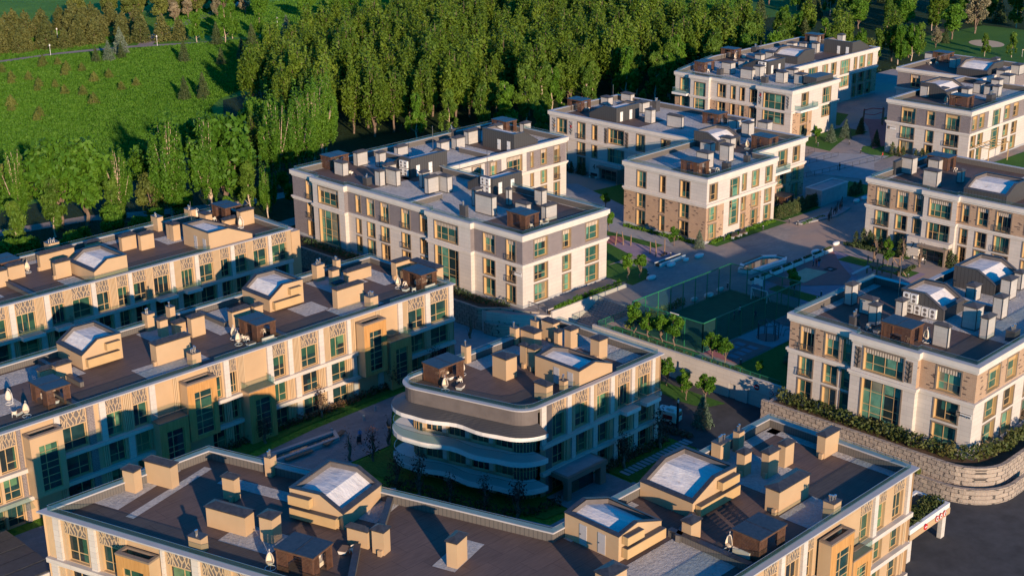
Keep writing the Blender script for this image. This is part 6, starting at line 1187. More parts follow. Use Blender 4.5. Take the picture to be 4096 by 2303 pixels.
def sofa_proto():
    t = thing('garden_sofa', '', 'sofa'); m = MB().mat('wicker'); m.box(0, 0, 0.03, 1.9, 0.8, 0.3); m.box(0, 0.62, 0.3, 1.9, 0.8, 0.72); m.box(0, 0, 0.3, 0.16, 0.62, 0.52); m.box(1.74, 0, 0.3, 1.9, 0.62, 0.52); m.obj('frame', t)
    for i in range(2): m = MB().mat('cushion'); m.box(0.18 + i * 0.78, 0.02, 0.305, 0.94 + i * 0.78, 0.61, 0.42); m.obj('cushion', t)
    return t
def table_proto():
    t = thing('low_table', '', 'table'); m = MB().mat('white'); m.poly([(-0.5, -0.32, 0), (0.5, -0.32, 0), (0.5, 0.32, 0), (-0.5, 0.32, 0), (-0.6, -0.4, 0.36), (0.6, -0.4, 0.36), (0.6, 0.4, 0.36), (-0.6, 0.4, 0.36)], [(0, 1, 5, 4), (1, 2, 6, 5), (2, 3, 7, 6), (3, 0, 4, 7)]); m.obj('base', t); m = MB().mat('playwood'); m.box(-0.6, -0.4, 0.36, 0.6, 0.4, 0.41); m.obj('top', t); return t
PRO = {'egg': (egg_proto(), []), 'chair': (chair_proto(), []), 'sofa': (sofa_proto(), []), 'table': (table_proto(), [])}
GRP = {'egg': 'white hanging egg chairs on the roofs', 'chair': 'pale wicker armchairs on the roofs', 'sofa': 'cream garden sofas on the roofs', 'table': 'low tables on the roofs'}
def furn(kind, x, y, z, label, rz=0.0):
    o, used = PRO[kind]
    if not used: o.location = (x, y, z); o.rotation_euler = (0, 0, rz); o['label'] = label; o['group'] = GRP[kind]; used.append(1); return o
    return dup(o, (x, y, z), rz, label=label, group=GRP[kind])
Z1, Z2, Z3 = 6.24, 8.14, 9.54
pergola(126.8, 195.1, Z1, 'brown slatted pergola at the far right corner of the leftmost beige roof'); pergola(86.8, 195.2, Z1, 'pergola cut by the left photo edge on the leftmost beige roof'); pergola(68.2, 146.0, Z1, 'pergola nearest the left photo edge on the middle beige roof'); pergola(98.0, 145.6, Z1, 'pergola with two egg chairs beside it midway along the middle beige roof'); pergola(126.5, 144.9, Z1, 'pergola at the right end of the middle beige roof')
pergola(104.8, 117.3, Z1, 'pergola on the rounded end of the curved balcony roof', True); pergola(64.7, 90.1, Z2, 'slat walled pergola at the bottom photo edge left of centre', False, A17); pergola(94.9, 63.2, Z2, 'closed slat pergola at the bottom photo edge right of centre', True)
pergola(152.8, 199.1, Z3, 'pergola at the far left corner of the dark brick roof', True); pergola(150.5, 147.1, Z3, 'pergola at the near corner of the dark brick roof'); pergola(194.9, 195.8, Z3, 'pergola at the far end of the dark brick roof by the wood'); pergola(148.1, 78.4, Z3, 'pergola on the tan brick roof above the big glazed bay'); pergola(220.0, 198.0, Z3, 'pergola with white chairs inside on the roof above entrance four'); pergola(273.3, 205.8, Z3, 'pergola at the near left corner of the top roof', True); pergola(292.6, 211.1, Z3, 'pergola behind the first one on the top roof')
pergola(219.0, 148.9, Z3, 'pergola at the right end of the arched block roof'); pergola(195.0, 147.2, Z3, 'pergola above the arched window wall of the street block'); pergola(228.0, 116.6, Z3, 'pergola on the numbered tan brick roof'); pergola(278.6, 139.4, Z3, 'pergola on the grey brick roof at the upper right'); pergola(323.7, 168.3, Z3, 'pergola at the back of the upper right roof near the golf green'); pergola(325.5, 207.5, Z3, 'farthest pergola on the back of the top roof'); pergola(229.2, 168.5, Z3, 'dark pergola on the rear wing of the street block roof')
pergola(219.5, 145.0, PZ, 'slatted garden pavilion on the ground right of the arched block')
E_ = [('egg', 126.6, 190.6, Z1, 'egg chair before the tall chimney on the leftmost beige roof', 2.5), ('egg', 124.4, 200.2, Z1, 'egg chair at the rear rail of the leftmost beige roof', 2), ('egg', 90.8, 195.2, Z1, 'egg chair near the left edge pergola on the leftmost roof', 4), ('chair', 125.8, 197.2, Z1, 'single pale chair beside the leftmost roof far corner pergola', 2), ('egg', 96.7, 149.2, Z1, 'rear egg chair of the pair on the middle beige roof', 4), ('egg', 95.9, 147.0, Z1, 'front egg chair of the pair on the middle beige roof', 4.2), ('table', 96.9, 145.6, Z1, 'low table beside the pair of egg chairs', 0), ('chair', 97.3, 147.8, Z1, 'rear wicker chair beside the pair of egg chairs', 0), ('chair', 97.2, 146.9, Z1, 'front wicker chair beside the pair of egg chairs', 3), ('sofa', 98.3, 144.3, Z1, 'cream sofa before the pergola midway along the middle roof', 0), ('chair', 100.3, 147.6, Z1, 'white chair inside the pergola midway along the middle roof', 3.5), ('table', 100.8, 144.4, Z1, 'pale table at the rail midway along the middle roof', 0),
      ('egg', 125.1, 148.5, Z1, 'egg chair at the right end of the middle beige roof', 4), ('table', 125.2, 146.9, Z1, 'low white table by the right end egg chair', 0.3), ('chair', 126.1, 148.2, Z1, 'rear wicker chair at the right end of the middle roof', 3), ('chair', 125.5, 145.5, Z1, 'front wicker chair at the right end of the middle roof', 1), ('sofa', 127.0, 144.0, Z1, 'cream sofa at the rail of the right end pergola', 0.0), ('sofa', 127.8, 147.2, Z1, 'cream sofa inside the right end pergola', 0.0),
      ('egg', 65.6, 146.3, Z1, 'egg chair near the left photo edge on the middle roof', 4), ('chair', 64.6, 147.3, Z1, 'wicker chair left of the left edge egg chair', 1), ('table', 65.3, 147.6, Z1, 'low table behind the left edge egg chair', 0.4), ('sofa', 69.2, 149.0, Z1, 'cream sofa inside the left edge pergola of the middle roof', 0), ('table', 69.6, 147.4, Z1, 'table inside the left edge pergola of the middle roof', 0), ('egg', 65.9, 151.2, Z1, 'egg chair behind the left edge pergola of the middle roof', 2),
      ('egg', 104.6, 116.1, Z1, 'egg chair in front of the rounded end pergola', 4), ('egg', 109.4, 118.2, Z1, 'egg chair behind the rounded end pergola', 1), ('table', 106.3, 115.2, Z1, 'white box table beside the rounded end pergola', 0.4), ('chair', 107.4, 116.5, Z1, 'pale chair beside the rounded end pergola', 2), ('sofa', 106.2, 119.2, Z1, 'cream sofa inside the rounded end pergola', 0), ('table', 107.6, 118.3, Z1, 'table inside the rounded end pergola', 0),
      ('egg', 63.4, 94.9, Z2, 'egg chair left of the bottom edge slat pergola', 4), ('table', 69.9, 92.3, Z2, 'brown topped low table on the bottom edge roof', 0.5), ('chair', 70.4, 91.5, Z2, 'white wicker chair beside the brown topped table', 3), ('sofa', 66.3, 91.6, Z2, 'cream sofa inside the bottom edge left pergola', 0.3), ('egg', 95.0, 66.6, Z2, 'egg chair left of the closed slat pergola at bottom right', 3.5), ('sofa', 95.6, 64.2, Z2, 'cream sofa inside the closed slat pergola', 1.57),
      ('chair', 153.4, 194.5, Z3, 'pale chair beside a chimney on the dark brick roof', 1), ('table', 154.2, 195.2, Z3, 'low table beside a chimney on the dark brick roof', 1), ('chair', 156.0, 147.7, Z3, 'wicker chair by the near chimney of the dark brick roof', 2), ('chair', 154.4, 147.3, Z3, 'wicker chair at the rail of the dark brick roof', 4), ('table', 155.2, 147.4, Z3, 'small table near the rail of the dark brick roof', 0), ('chair', 152.2, 147.6, Z3, 'cream chair inside the near corner pergola of the dark brick roof', 0),
      ('egg', 151.3, 77.9, Z3, 'egg chair between pergola and pale chimney on the tan brick roof', 3), ('chair', 150.0, 85.4, Z3, 'steel framed chair at the rail of the tan brick roof', 4), ('table', 150.1, 84.1, Z3, 'small table at the rail of the tan brick roof', 0), ('chair', 149.6, 79.6, Z3, 'white chair inside the tan brick roof pergola', 0),
      ('chair', 198.4, 147.5, Z3, 'left pale chair on the arched block roof', 2), ('chair', 199.9, 146.7, Z3, 'right pale chair on the arched block roof', 3), ('chair', 196.9, 148.6, Z3, 'pale chair inside the arched wall pergola', 1), ('egg', 217.6, 153.0, Z3, 'egg chair beside the arched block right end pergola', 4), ('egg', 279.9, 145.0, Z3, 'egg chair on the grey brick roof at the upper right', 3), ('chair', 320.3, 169.4, Z3, 'white chair on the upper right back roof', 3), ('chair', 319.2, 170.6, Z3, 'second white chair on the upper right back roof', 1), ('egg', 292.0, 210.2, Z3, 'egg chair before the second pergola of the top roof', 4), ('egg', 275.0, 206.8, Z3, 'egg chair inside the corner pergola of the top roof', 4), ('chair', 274.2, 205.2, Z3, 'white chair at the corner pergola of the top roof', 4), ('chair', 221.6, 198.8, Z3, 'left white chair in the pergola above entrance four', 4), ('chair', 222.4, 198.2, Z3, 'right white chair in the pergola above entrance four', 2), ('chair', 228.9, 115.4, Z3, 'white chair before the numbered roof pergola', 3), ('sofa', 296.0, 210.0, Z3, 'cream sofa beside the second pergola of the top roof', 0.5)]
for a in E_: furn(*a)
# ------------------------------------------------------------------ sports court
sc = site('sports_fence', 'tall green mesh fence enclosing the dark sports court', 'fence', (151, 112.2, PZ)); HF = 4.5
def frun(pts, step, h):
    for a, b in zip(pts, pts[1:]):
        n = round(math.dist(a, b) / step)
        for i in range(n + 1):
            if i == n and b != pts[-1]: continue
            q = (a[0] + (b[0] - a[0]) * i / n, a[1] + (b[1] - a[1]) * i / n); m = MB().mat('green_paint'); m.bar((*q, PZ), (*q, PZ + h), 0.11); m.obj('post', sc)
        m = MB().mat('green_paint'); m.bar((*a, PZ + h), (*b, PZ + h), 0.12); m.bar((*a, PZ + 0.1), (*b, PZ + 0.1), 0.07); m.obj('rail', sc)
        m = MB().mat('net'); m.face([(*a, PZ + 0.1), (*b, PZ + 0.1), (*b, PZ + h), (*a, PZ + h)]); m.obj('mesh_panel', sc)
frun([(151, 112.2), (151, 125.4), (175.5, 125.4), (175.5, 112.2), (151, 112.2)], 3.05, HF)
def goal(x, y, sx, label, col):
    t = site('football_goal', label, 'goal', (x, y, PZ)); m = MB().mat(col)
    for dy in (-1.5, 1.5): m.bar((x, y + dy, PZ), (x, y + dy, PZ + 2), 0.1); m.bar((x, y + dy, PZ + 2), (x - sx, y + dy, PZ), 0.06)
    m.bar((x, y - 1.5, PZ + 2), (x, y + 1.5, PZ + 2), 0.1); m.obj('frame', t); m = MB().mat('net'); m.face([(x, y - 1.5, PZ + 2), (x, y + 1.5, PZ + 2), (x - sx, y + 1.5, PZ), (x - sx, y - 1.5, PZ)]); m.obj('net', t)
    t = site('basketball_hoop', 'basketball hoop above the ' + label.split(' at ')[0] + ' at the ' + ('far' if sx < 0 else 'near') + ' end', 'hoop', (x - sx * 0.6, y, PZ)); bx_ = x - sx * 0.6
    m = MB().mat('green_paint'); m.bar((bx_, y, PZ), (bx_, y, PZ + 3.6), 0.13); m.bar((bx_, y, PZ + 3.3), (bx_ + sx * 0.9, y, PZ + 3.3), 0.1); m.obj('pole', t)
    m = MB().mat('white'); m.box(min(bx_ + sx * 0.9, bx_ + sx * 0.98), y - 0.8, PZ + 2.8, max(bx_ + sx * 0.9, bx_ + sx * 0.98), y + 0.8, PZ + 3.9); m.mat('green_paint'); m.ring(rect(0, 0, 1, 1), 0, -0.1, -50, -49.9) if False else None; m.obj('backboard', t)
    m = MB().mat('red'); m.tube([(bx_ + sx * 1.2 + 0.22 * math.cos(a), y + 0.22 * math.sin(a), PZ + 3.0) for a in [6.2832 * i / 10 for i in range(11)]], 0.025, 5); m.obj('rim', t)
goal(174.2, 118.8, -1.0, 'white football goal at the far end of the sports court', 'white'); goal(152.4, 118.8, 1.0, 'green football goal at the near end of the sports court', 'green_paint')
# ------------------------------------------------------------------ plaza furniture
for i, (x, y, r_, lb) in enumerate([(170.9, 138.0, 0.95, 'beside the ramp lawn'), (185.5, 139.3, 1.0, 'by the lilac playground wall'), (182.2, 139.6, 0.6, 'left of the lilac playground end'), (201.1, 125.9, 1.0, 'at the far end of the planter row'), (174.0, 126.2, 0.7, 'rightmost behind the court fence'), (170.6, 125.9, 0.95, 'middle behind the court fence'), (167.4, 126.4, 0.65, 'leftmost behind the court fence'), (178.4, 139.8, 0.9, 'near the planter corner on the plaza'), (233.7, 137.9, 0.8, 'left by the horses street'), (236.4, 137.8, 0.8, 'right by the horses street'), (207.6, 125.9, 0.8, 'at the lawn corner before entrance seven')]):
    m = MB().mat('white'); n = 14; rings = [(0.82, 0.0), (1.0, 0.18), (0.98, 0.38), (0.8, 0.5), (0.4, 0.56), (0.0, 0.57)]; vs = []; fs = []
    for k, z in rings:
        for j in range(n): a = 6.2832 * j / n; vs.append((x + r_ * k * math.cos(a) * 1.15, y + r_ * k * math.sin(a) * 0.62, PZ + 0.02 + z))
    for q in range(len(rings) - 1):
        for j in range(n): fs.append((q * n + j, q * n + (j + 1) % n, (q + 1) * n + (j + 1) % n, (q + 1) * n + j))
    m.poly(vs, fs); tag(m.obj('pebble_seat', None, True), 'smooth white pebble seat ' + lb, 'seat', 'white pebble seats on the plaza')
ft = site('fountain', 'long angular white rimmed water basin on the street', 'fountain', (188.5, 129, PZ)); FP = [(183.4, 129.6), (184.2, 127.4), (193.2, 126.6), (194.6, 127.4), (194.4, 129.3), (192.2, 131.3), (186.4, 131.2)]
m = MB().mat('white'); m.ring(FP, 0.0, -0.7, PZ, PZ + 0.55); m.obj('rim', ft); m = MB().mat('water'); m.face([(a, b, PZ + 0.3) for a, b in offset(FP, -0.69)]); m.obj('water', ft)
for i, (a, b) in enumerate(((0, 1), (3, 4), (5, 6))): q0, q1 = Vector(offset(FP, -0.35)[a]), Vector(offset(FP, -0.35)[b]); m = MB().mat('playwood'); m.bar((*q0, PZ + 0.58), (*q1, PZ + 0.58), 0.5, 0.06); m.obj('seat', ft)
for i in range(8):
    x = 179.8 + i * 3.1; t = site('planter_box', 'white planter box number %s along the red playground edge' % ['one counted from the court', 'two counted from the court', 'three counted from the court', 'four counted from the court', 'five counted from the court', 'six counted from the court', 'seven counted from the court', 'eight counted from the court'][i], 'planter', (x, 124.6, PZ), 'white planter boxes along the playground')
    m = MB().mat('white'); m.ring(rect(x, 124.2, x + 2.7, 125.1), 0, -0.1, PZ, PZ + 0.65); m.mat('soil'); m.face([(a, b, PZ + 0.5) for a, b in rect(x + 0.1, 124.3, x + 2.6, 125.0)]); m.obj('box', t)
    link('planting', leafmesh('planting', [(x + 0.5 + 0.45 * j, 124.65, PZ + 0.7, 0.3, 0.3, 0.22, 40, 0.2, 0.2) for j in range(5)], 'spruce', 300 + i), t)
m = MB().mat('white'); m.box(176.6, 140.7, PZ, 183.5, 140.95, PZ + 0.6); m.box(176.6, 141.8, PZ, 183.5, 142.0, PZ + 0.6); m.mat('soil'); m.box(176.6, 140.95, PZ, 183.5, 141.8, PZ + 0.45); tag(m.obj('planter_wall'), 'white walled planter along the lilac playground', 'planter')
def bench(x, y, rz, label):
    t = thing('bench', label, 'bench', (x, y, PZ + 0.02), rz, 'white and dark benches'); m = MB().mat('playwood'); m.box(-0.9, -0.25, 0.42, 0.9, 0.25, 0.48); m.obj('seat', t)
    m = MB().mat('rubber'); m.box(-0.9, 0.2, 0.5, 0.9, 0.26, 0.95); m.obj('backrest', t)
    for s_ in (-0.8, 0.8): m = MB().mat('white'); m.box(s_ - 0.08, -0.25, 0, s_ + 0.08, 0.25, 0.42); m.obj('leg', t)
bench(210.2, 111.2, math.pi / 2 * -1, 'white legged bench below the big number seven'); bench(212.2, 187.6, -math.pi / 2, 'bench below the big number four'); bench(198.6, 141.2, 0, 'left white bench at the corner of the arched block'); bench(201.0, 141.2, 0, 'right white bench at the corner of the arched block')
BL_ = [(176, 126.2), (182, 142.8), (196, 141.8), (206, 140.4), (213, 139.4), (212.8, 137.4), (209, 112), (208.4, 109), (183, 113), (180.2, 112), (165, 105), (151.2, 105.6), (199.8, 107.2), (267, 168.4), (273, 164), (268, 158), (171, 138.8), (190.6, 148)]
for i, (x, y) in enumerate(BL_):
    m = MB().mat('darkmetal'); m.box(x - 0.09, y - 0.09, PZ, x + 0.09, y + 0.09, PZ + 0.8); m.mat('white'); m.box(x - 0.085, y - 0.085, PZ + 0.8, x + 0.085, y + 0.085, PZ + 0.86); tag(m.obj('bollard_light'), 'short square grey bollard light beside a lawn', 'bollard', 'bollard lights on the plateau')
for i, (x, y) in enumerate([(101.8, 135.6), (110.4, 137), (107.4, 135.8), (96, 127.6)]): m = MB().mat('coping'); m.box(x - 0.12, y - 0.12, GZ, x + 0.12, y + 0.12, GZ + 0.8); tag(m.obj('bollard_light'), 'short pale bollard light in the shaded courtyard', 'bollard', 'bollard lights of the courtyard')
def lamp(x, y, z, h, label, mat='white'):
    t = thing('park_lamp', label, 'lamp', (x, y, z), 0, 'park lamps'); m = MB().mat(mat); m.tube([(0, 0, 0), (0, 0, h * 0.82)], [0.09, 0.05], 8); m.obj('post', t); m = MB().mat('white'); m.lathe((0, 0, h * 0.82), [(0.03, 0), (0.2, 0.12), (0.26, 0.35), (0.18, 0.58), (0.06, 0.66), (0.03, 0.8), (0, 0.82)], 10); m.obj('lantern', t)
for x, y, lb in ((216, 427, 'white lantern lamp beside the sunlit meadow path'), (249, 416, 'white lantern lamp at the path fork'), (263, 439, 'lamp on the branch path under the pines'), (216, 458, 'lamp among the pines'), (234, 456, 'right lamp among the pines'), (198, 452, 'lamp at the left photo edge among pines'), (149, 252, 'lamp by the shaded path left of the giant poplars'), (166, 222, 'lamp by the shaded path behind the left roof'), (182, 232, 'lamp in shade beside the cut back poplar'), (252, 228, 'lamp in the dark strip behind the dark brick roof'), (322, 224, 'lamp in the dark strip by the top block'), (344, 230, 'lamp in the dark strip far from the top block'), (300, 418, 'lamp on the grass beyond the wood')): lamp(x, y, GZ, 3.6, lb)
t = thing('street_lamp', 'dark column lamp beside the parked van', 'lamp', (134.2, 103.3, GZ)); m = MB().mat('rubber'); m.box(-0.12, -0.12, 0, 0.12, 0.12, 4.0); m.obj('post', t); m = MB().mat('white'); m.box(-0.1, -0.1, 4.0, 0.1, 0.1, 4.5); m.mat('rubber'); m.box(-0.13, -0.13, 4.5, 0.13, 0.13, 4.6); m.obj('lantern', t)
# van
t = thing('van', 'white delivery van with red side panel parked behind the curved block', 'van', (135.4, 106.4, GZ + 0.02), math.radians(100))
pf = [(-2.2, 0.35), (2.2, 0.35), (2.25, 0.95), (1.5, 1.15), (0.9, 1.85), (-2.1, 1.9), (-2.25, 1.0)]; m = MB().mat('white'); vs = [(a, -0.88, b) for a, b in pf] + [(a, 0.88, b) for a, b in pf]; n = len(pf); m.poly(vs, [tuple(range(n))[::-1], tuple(range(n, 2 * n))] + [(i, (i + 1) % n, n + (i + 1) % n, n + i) for i in range(n)]); bd = m.obj('body', t)
bv = bd.modifiers.new('bevel', 'BEVEL'); bv.width = 0.12; bv.segments = 3
m = MB().mat('pane'); m.face([(1.46, -0.75, 1.22), (1.46, 0.75, 1.22), (0.96, 0.7, 1.8), (0.96, -0.7, 1.8)]); m.face([(-2.24, -0.7, 1.2), (-2.24, 0.7, 1.2), (-2.17, 0.65, 1.75), (-2.17, -0.65, 1.75)])
for s_ in (-1, 1): m.face([(1.2, 0.885 * s_, 1.15), (0.1, 0.885 * s_, 1.15), (0.1, 0.885 * s_, 1.7), (0.75, 0.885 * s_, 1.7)])
m.obj('window', t); m = MB().mat('red')
for s_ in (-1, 1): m.box(-1.6, 0.885 * s_ - 0.01, 0.75, -0.2, 0.885 * s_ + 0.01, 1.35)
m.box(-2.27, -0.86, 0.7, -2.2, -0.72, 1.15); m.box(-2.27, 0.72, 0.7, -2.2, 0.86, 1.15); m.obj('red_panel', t); m = MB().mat('white'); m.box(-1.6, -0.5, 1.9, -0.6, 0.5, 2.2); m.obj('roof_unit', t)
for x in (-1.4, 1.4):
    for y in (-0.85, 0.85): m = MB().mat('rubber'); m.tube([(x, y - 0.1, 0.33), (x, y + 0.1, 0.33)], 0.33, 14); w_ = m.obj('wheel', t); m = MB().mat('coping'); m.tube([(x, y - 0.11, 0.33), (x, y + 0.11, 0.33)], 0.18, 12); m.obj('rim', w_)
# play equipment
pt = site('play_tower', 'weathered timber climbing tower with slide on the playground', 'play tower', (199, 112.5, PZ))
for x, y in ((197.6, 113.6), (199.4, 113.6), (197.6, 111.8), (199.4, 111.8), (198.2, 109.4), (199.8, 109.0)): m = MB().mat('playwood'); m.bar((x, y, PZ), (x + 0.1, y, PZ + rnd.uniform(2.8, 3.8)), 0.2); m.obj('post', pt)
m = MB().mat('playwood'); m.box(197.5, 111.7, PZ + 1.5, 199.5, 113.7, PZ + 1.62); m.box(198.0, 108.9, PZ + 1.2, 200, 111.7, PZ + 1.3); m.obj('deck', pt); m = MB().mat('playwood'); m.bar((198.2, 109.4, PZ + 3.6), (199.9, 107.6, PZ + 0.4), 0.16); m.bar((199.8, 109, PZ + 3.2), (198.2, 109.4, PZ + 3.6), 0.14); m.obj('beam', pt); m = MB().mat('coping'); m.bar((197.5, 113.2, PZ + 1.5), (195.0, 114.8, PZ + 0.3), 0.7, 0.08); m.obj('slide', pt)
t = site('seesaw', 'seesaw with round seats on the grey rubber ground', 'seesaw', (191.5, 110.6, PZ)); m = MB().mat('coping'); m.bar((190.0, 110.9, PZ + 0.6), (193.0, 110.3, PZ + 0.9), 0.14); m.obj('beam', t); m = MB().mat('rubber'); m.bar((191.5, 110.6, PZ), (191.5, 110.6, PZ + 0.75), 0.2); m.obj('pivot', t)
for x, y, z in ((190.1, 110.9, 0.62), (192.9, 110.3, 0.9)): m = MB().mat('rubber'); m.lathe((x, y, PZ + z), [(0, 0), (0.26, 0.03), (0.26, 0.16), (0, 0.2)], 10); m.obj('seat', t)
t = site('swing', 'spring rider beside the small lawn', 'spring rider', (188.2, 109.8, PZ)); m = MB().mat('rubber'); m.lathe((188.2, 109.8, PZ), [(0.25, 0), (0.2, 0.1), (0.12, 0.4), (0.1, 0.5), (0, 0.52)], 10); m.obj('spring', t); m = MB().mat('coping'); m.bar((187.7, 109.8, PZ + 0.55), (188.8, 109.8, PZ + 0.85), 0.25); m.obj('body', t)
t = site('trampoline', 'square sunken trampoline with dark mat in the red ground', 'trampoline', (195.2, 119.1, PZ)); m = MB().mat('rubber'); m.ring(rect(194.3, 118.3, 196.1, 119.9), 0, -0.45, PZ + 0.1, PZ + 0.14); m.obj('frame', t); m = MB().mat('greyrubber'); m.face([(x, y, PZ + 0.11) for x, y in rect(194.8, 118.8, 195.6, 119.4)]); m.obj('mat', t)
fr = site('monkey_bars', 'round dark steel climbing frame with monkey bars', 'exercise frame', (162.2, 108.7, PZ)); R6 = [(162.2 + 1.55 * math.cos(a), 108.7 + 1.55 * math.sin(a)) for a in [6.2832 * i / 7 for i in range(7)]]
for q in R6: m = MB().mat('darkmetal'); m.bar((*q, PZ), (*q, PZ + 2.5), 0.1); m.obj('post', fr)
m = MB().mat('darkmetal')
for i, q in enumerate(R6): m.bar((*q, PZ + 2.4), (*R6[(i + 1) % 7], PZ + 2.4), 0.08); m.bar((*q, PZ + 2.4), (162.2, 108.7, PZ + 2.6), 0.06)
for i in range(5): m.bar((*R6[0], PZ + 0.4 + i * 0.4), (*R6[6], PZ + 0.4 + i * 0.4), 0.05)
m.tube([(164.2, 107.9, PZ), (164.4, 107.7, PZ + 1.6), (165.6, 107.2, PZ + 1.6), (166.2, 107, PZ)], 0.06, 6); m.tube([(164.2, 107.4, PZ), (164.4, 107.2, PZ + 1.1), (165.6, 106.8, PZ + 1.1), (166.0, 106.6, PZ)], 0.06, 6); m.obj('bars', fr)
t = site('table_tennis', 'blue table tennis table near the tan brick block corner', 'table', (172.2, 110, PZ)); m = MB().mat('blue'); m.box(171, 109.3, PZ + 0.72, 173.6, 110.7, PZ + 0.78); m.obj('top', t)
for x in (171.5, 173.1): m = MB().mat('darkmetal'); m.box(x - 0.08, 109.5, PZ, x + 0.08, 110.5, PZ + 0.72); m.obj('leg', t)
for i, (x, y, dx, h) in enumerate([(180.6, 154.2, 0.5, 2.4), (181.6, 153.2, -0.3, 2.6), (182.2, 152.0, 0.2, 2.0), (181.0, 146.6, 0.2, 2.2), (182.0, 146.0, -0.2, 2.5), (180.4, 144.8, 0.15, 1.8), (183.0, 145.0, 0.2, 2.5)]): m = MB().mat('playwood'); m.tube([(x, y, PZ), (x + dx * 0.4, y, PZ + h * 0.5), (x + dx, y + 0.1, PZ + h)], [0.13, 0.11, 0.08], 7); tag(m.obj('climbing_pole'), 'leaning timber pole on the lilac playground', 'play pole', 'timber poles of the lilac playground')
for i, (x, y) in enumerate([(181.5, 144.2), (182.6, 144.4)]): m = MB().mat('rubber'); m.lathe((x, y, PZ + 0.06), [(0, 0), (0.3, 0.02), (0.34, 0.2), (0.28, 0.32), (0, 0.34)], 10); tag(m.obj('basket_seat'), 'round dark seat on the lilac playground', 'play seat', 'round seats of the lilac playground')
t = site('climbing_tower', 'tall dark climbing frame with net on the red playground at top', 'climbing frame', (292, 170, PZ))
for x, y in ((290, 171), (291.2, 171.6), (295, 168.6), (296, 169.4)): m = MB().mat('playwood'); m.bar((x, y, PZ), (x + 0.2, y, PZ + 4.2), 0.2); m.obj('post', t)
m = MB().mat('red'); m.tube([(290, 171, PZ + 4.2), (292.5, 170, PZ + 4.4), (295, 168.6, PZ + 4.0)], 0.09, 7); m.tube([(291.2, 171.6, PZ + 3), (293.5, 170.2, PZ + 2.6), (296, 169.4, PZ + 3)], 0.07, 7); m.obj('beam', t); m = MB().mat('coping'); m.bar((296, 169.2, PZ + 2.2), (300, 166.8, PZ + 0.3), 0.7, 0.1); m.obj('slide', t)
t = site('court_bench_table', 'long white basin bench table in the shaded courtyard', 'bench', (97, 135, GZ)); m = MB().mat('coping'); m.ring([(91.4, 133.7), (101.2, 133.2), (102.2, 135.4), (91.0, 136.2)], 0, -0.5, GZ, GZ + 0.55); m.obj('rim', t); m = MB().mat('water'); m.face([(a, b, GZ + 0.25) for a, b in offset([(91.4, 133.7), (101.2, 133.2), (102.2, 135.4), (91.0, 136.2)], -0.49)]); m.obj('water', t); m = MB().mat('playwood'); m.bar((98.5, 132.9, GZ + 0.45), (103, 134.6, GZ + 0.45), 0.7, 0.1); m.bar((92.5, 133.2, GZ + 0.4), (96.5, 132.9, GZ + 0.4), 0.6, 0.1); m.obj('seat', t)
t = site('flag_pole', 'thin golf flag pole with yellow flag on the green', 'flag', (421, 194, GZ)); m = MB().mat('white'); m.bar((421, 194, GZ), (421, 194, GZ + 2.4), 0.07); m.obj('pole', t); m = MB().mat('gold'); m.face([(421, 194, GZ + 2.4), (421.6, 193.6, GZ + 2.2), (421, 194, GZ + 2.0)]); m.obj('flag', t)
# ------------------------------------------------------------------ people and horses: one skinned surface each
def skin(name, verts, edges, rads, mat, parent=None, sub=2):
    me = bpy.data.meshes.new(name); me.from_pydata(verts, edges, []); o = bpy.data.objects.new(name, me); COL.objects.link(o)
    o.modifiers.new('skin', 'SKIN'); sv = o.data.skin_vertices[0].data
    for i, r in enumerate(rads): rr = r if isinstance(r, tuple) else (r, r); sv[i].radius = rr; sv[i].use_root = (i == 0)
    o.modifiers.new('sub', 'SUBSURF').render_levels = sub; o.modifiers['sub'].levels = sub
    dg = bpy.context.evaluated_depsgraph_get(); nm = bpy.data.meshes.new_from_object(o.evaluated_get(dg)); bpy.data.objects.remove(o); nm.materials.clear()
    for q in ([mat] if isinstance(mat, str) else mat): nm.materials.append(M[q])
    nm.polygons.foreach_set("use_smooth", [True] * len(nm.polygons)); r_ = link(name, nm, parent); return r_
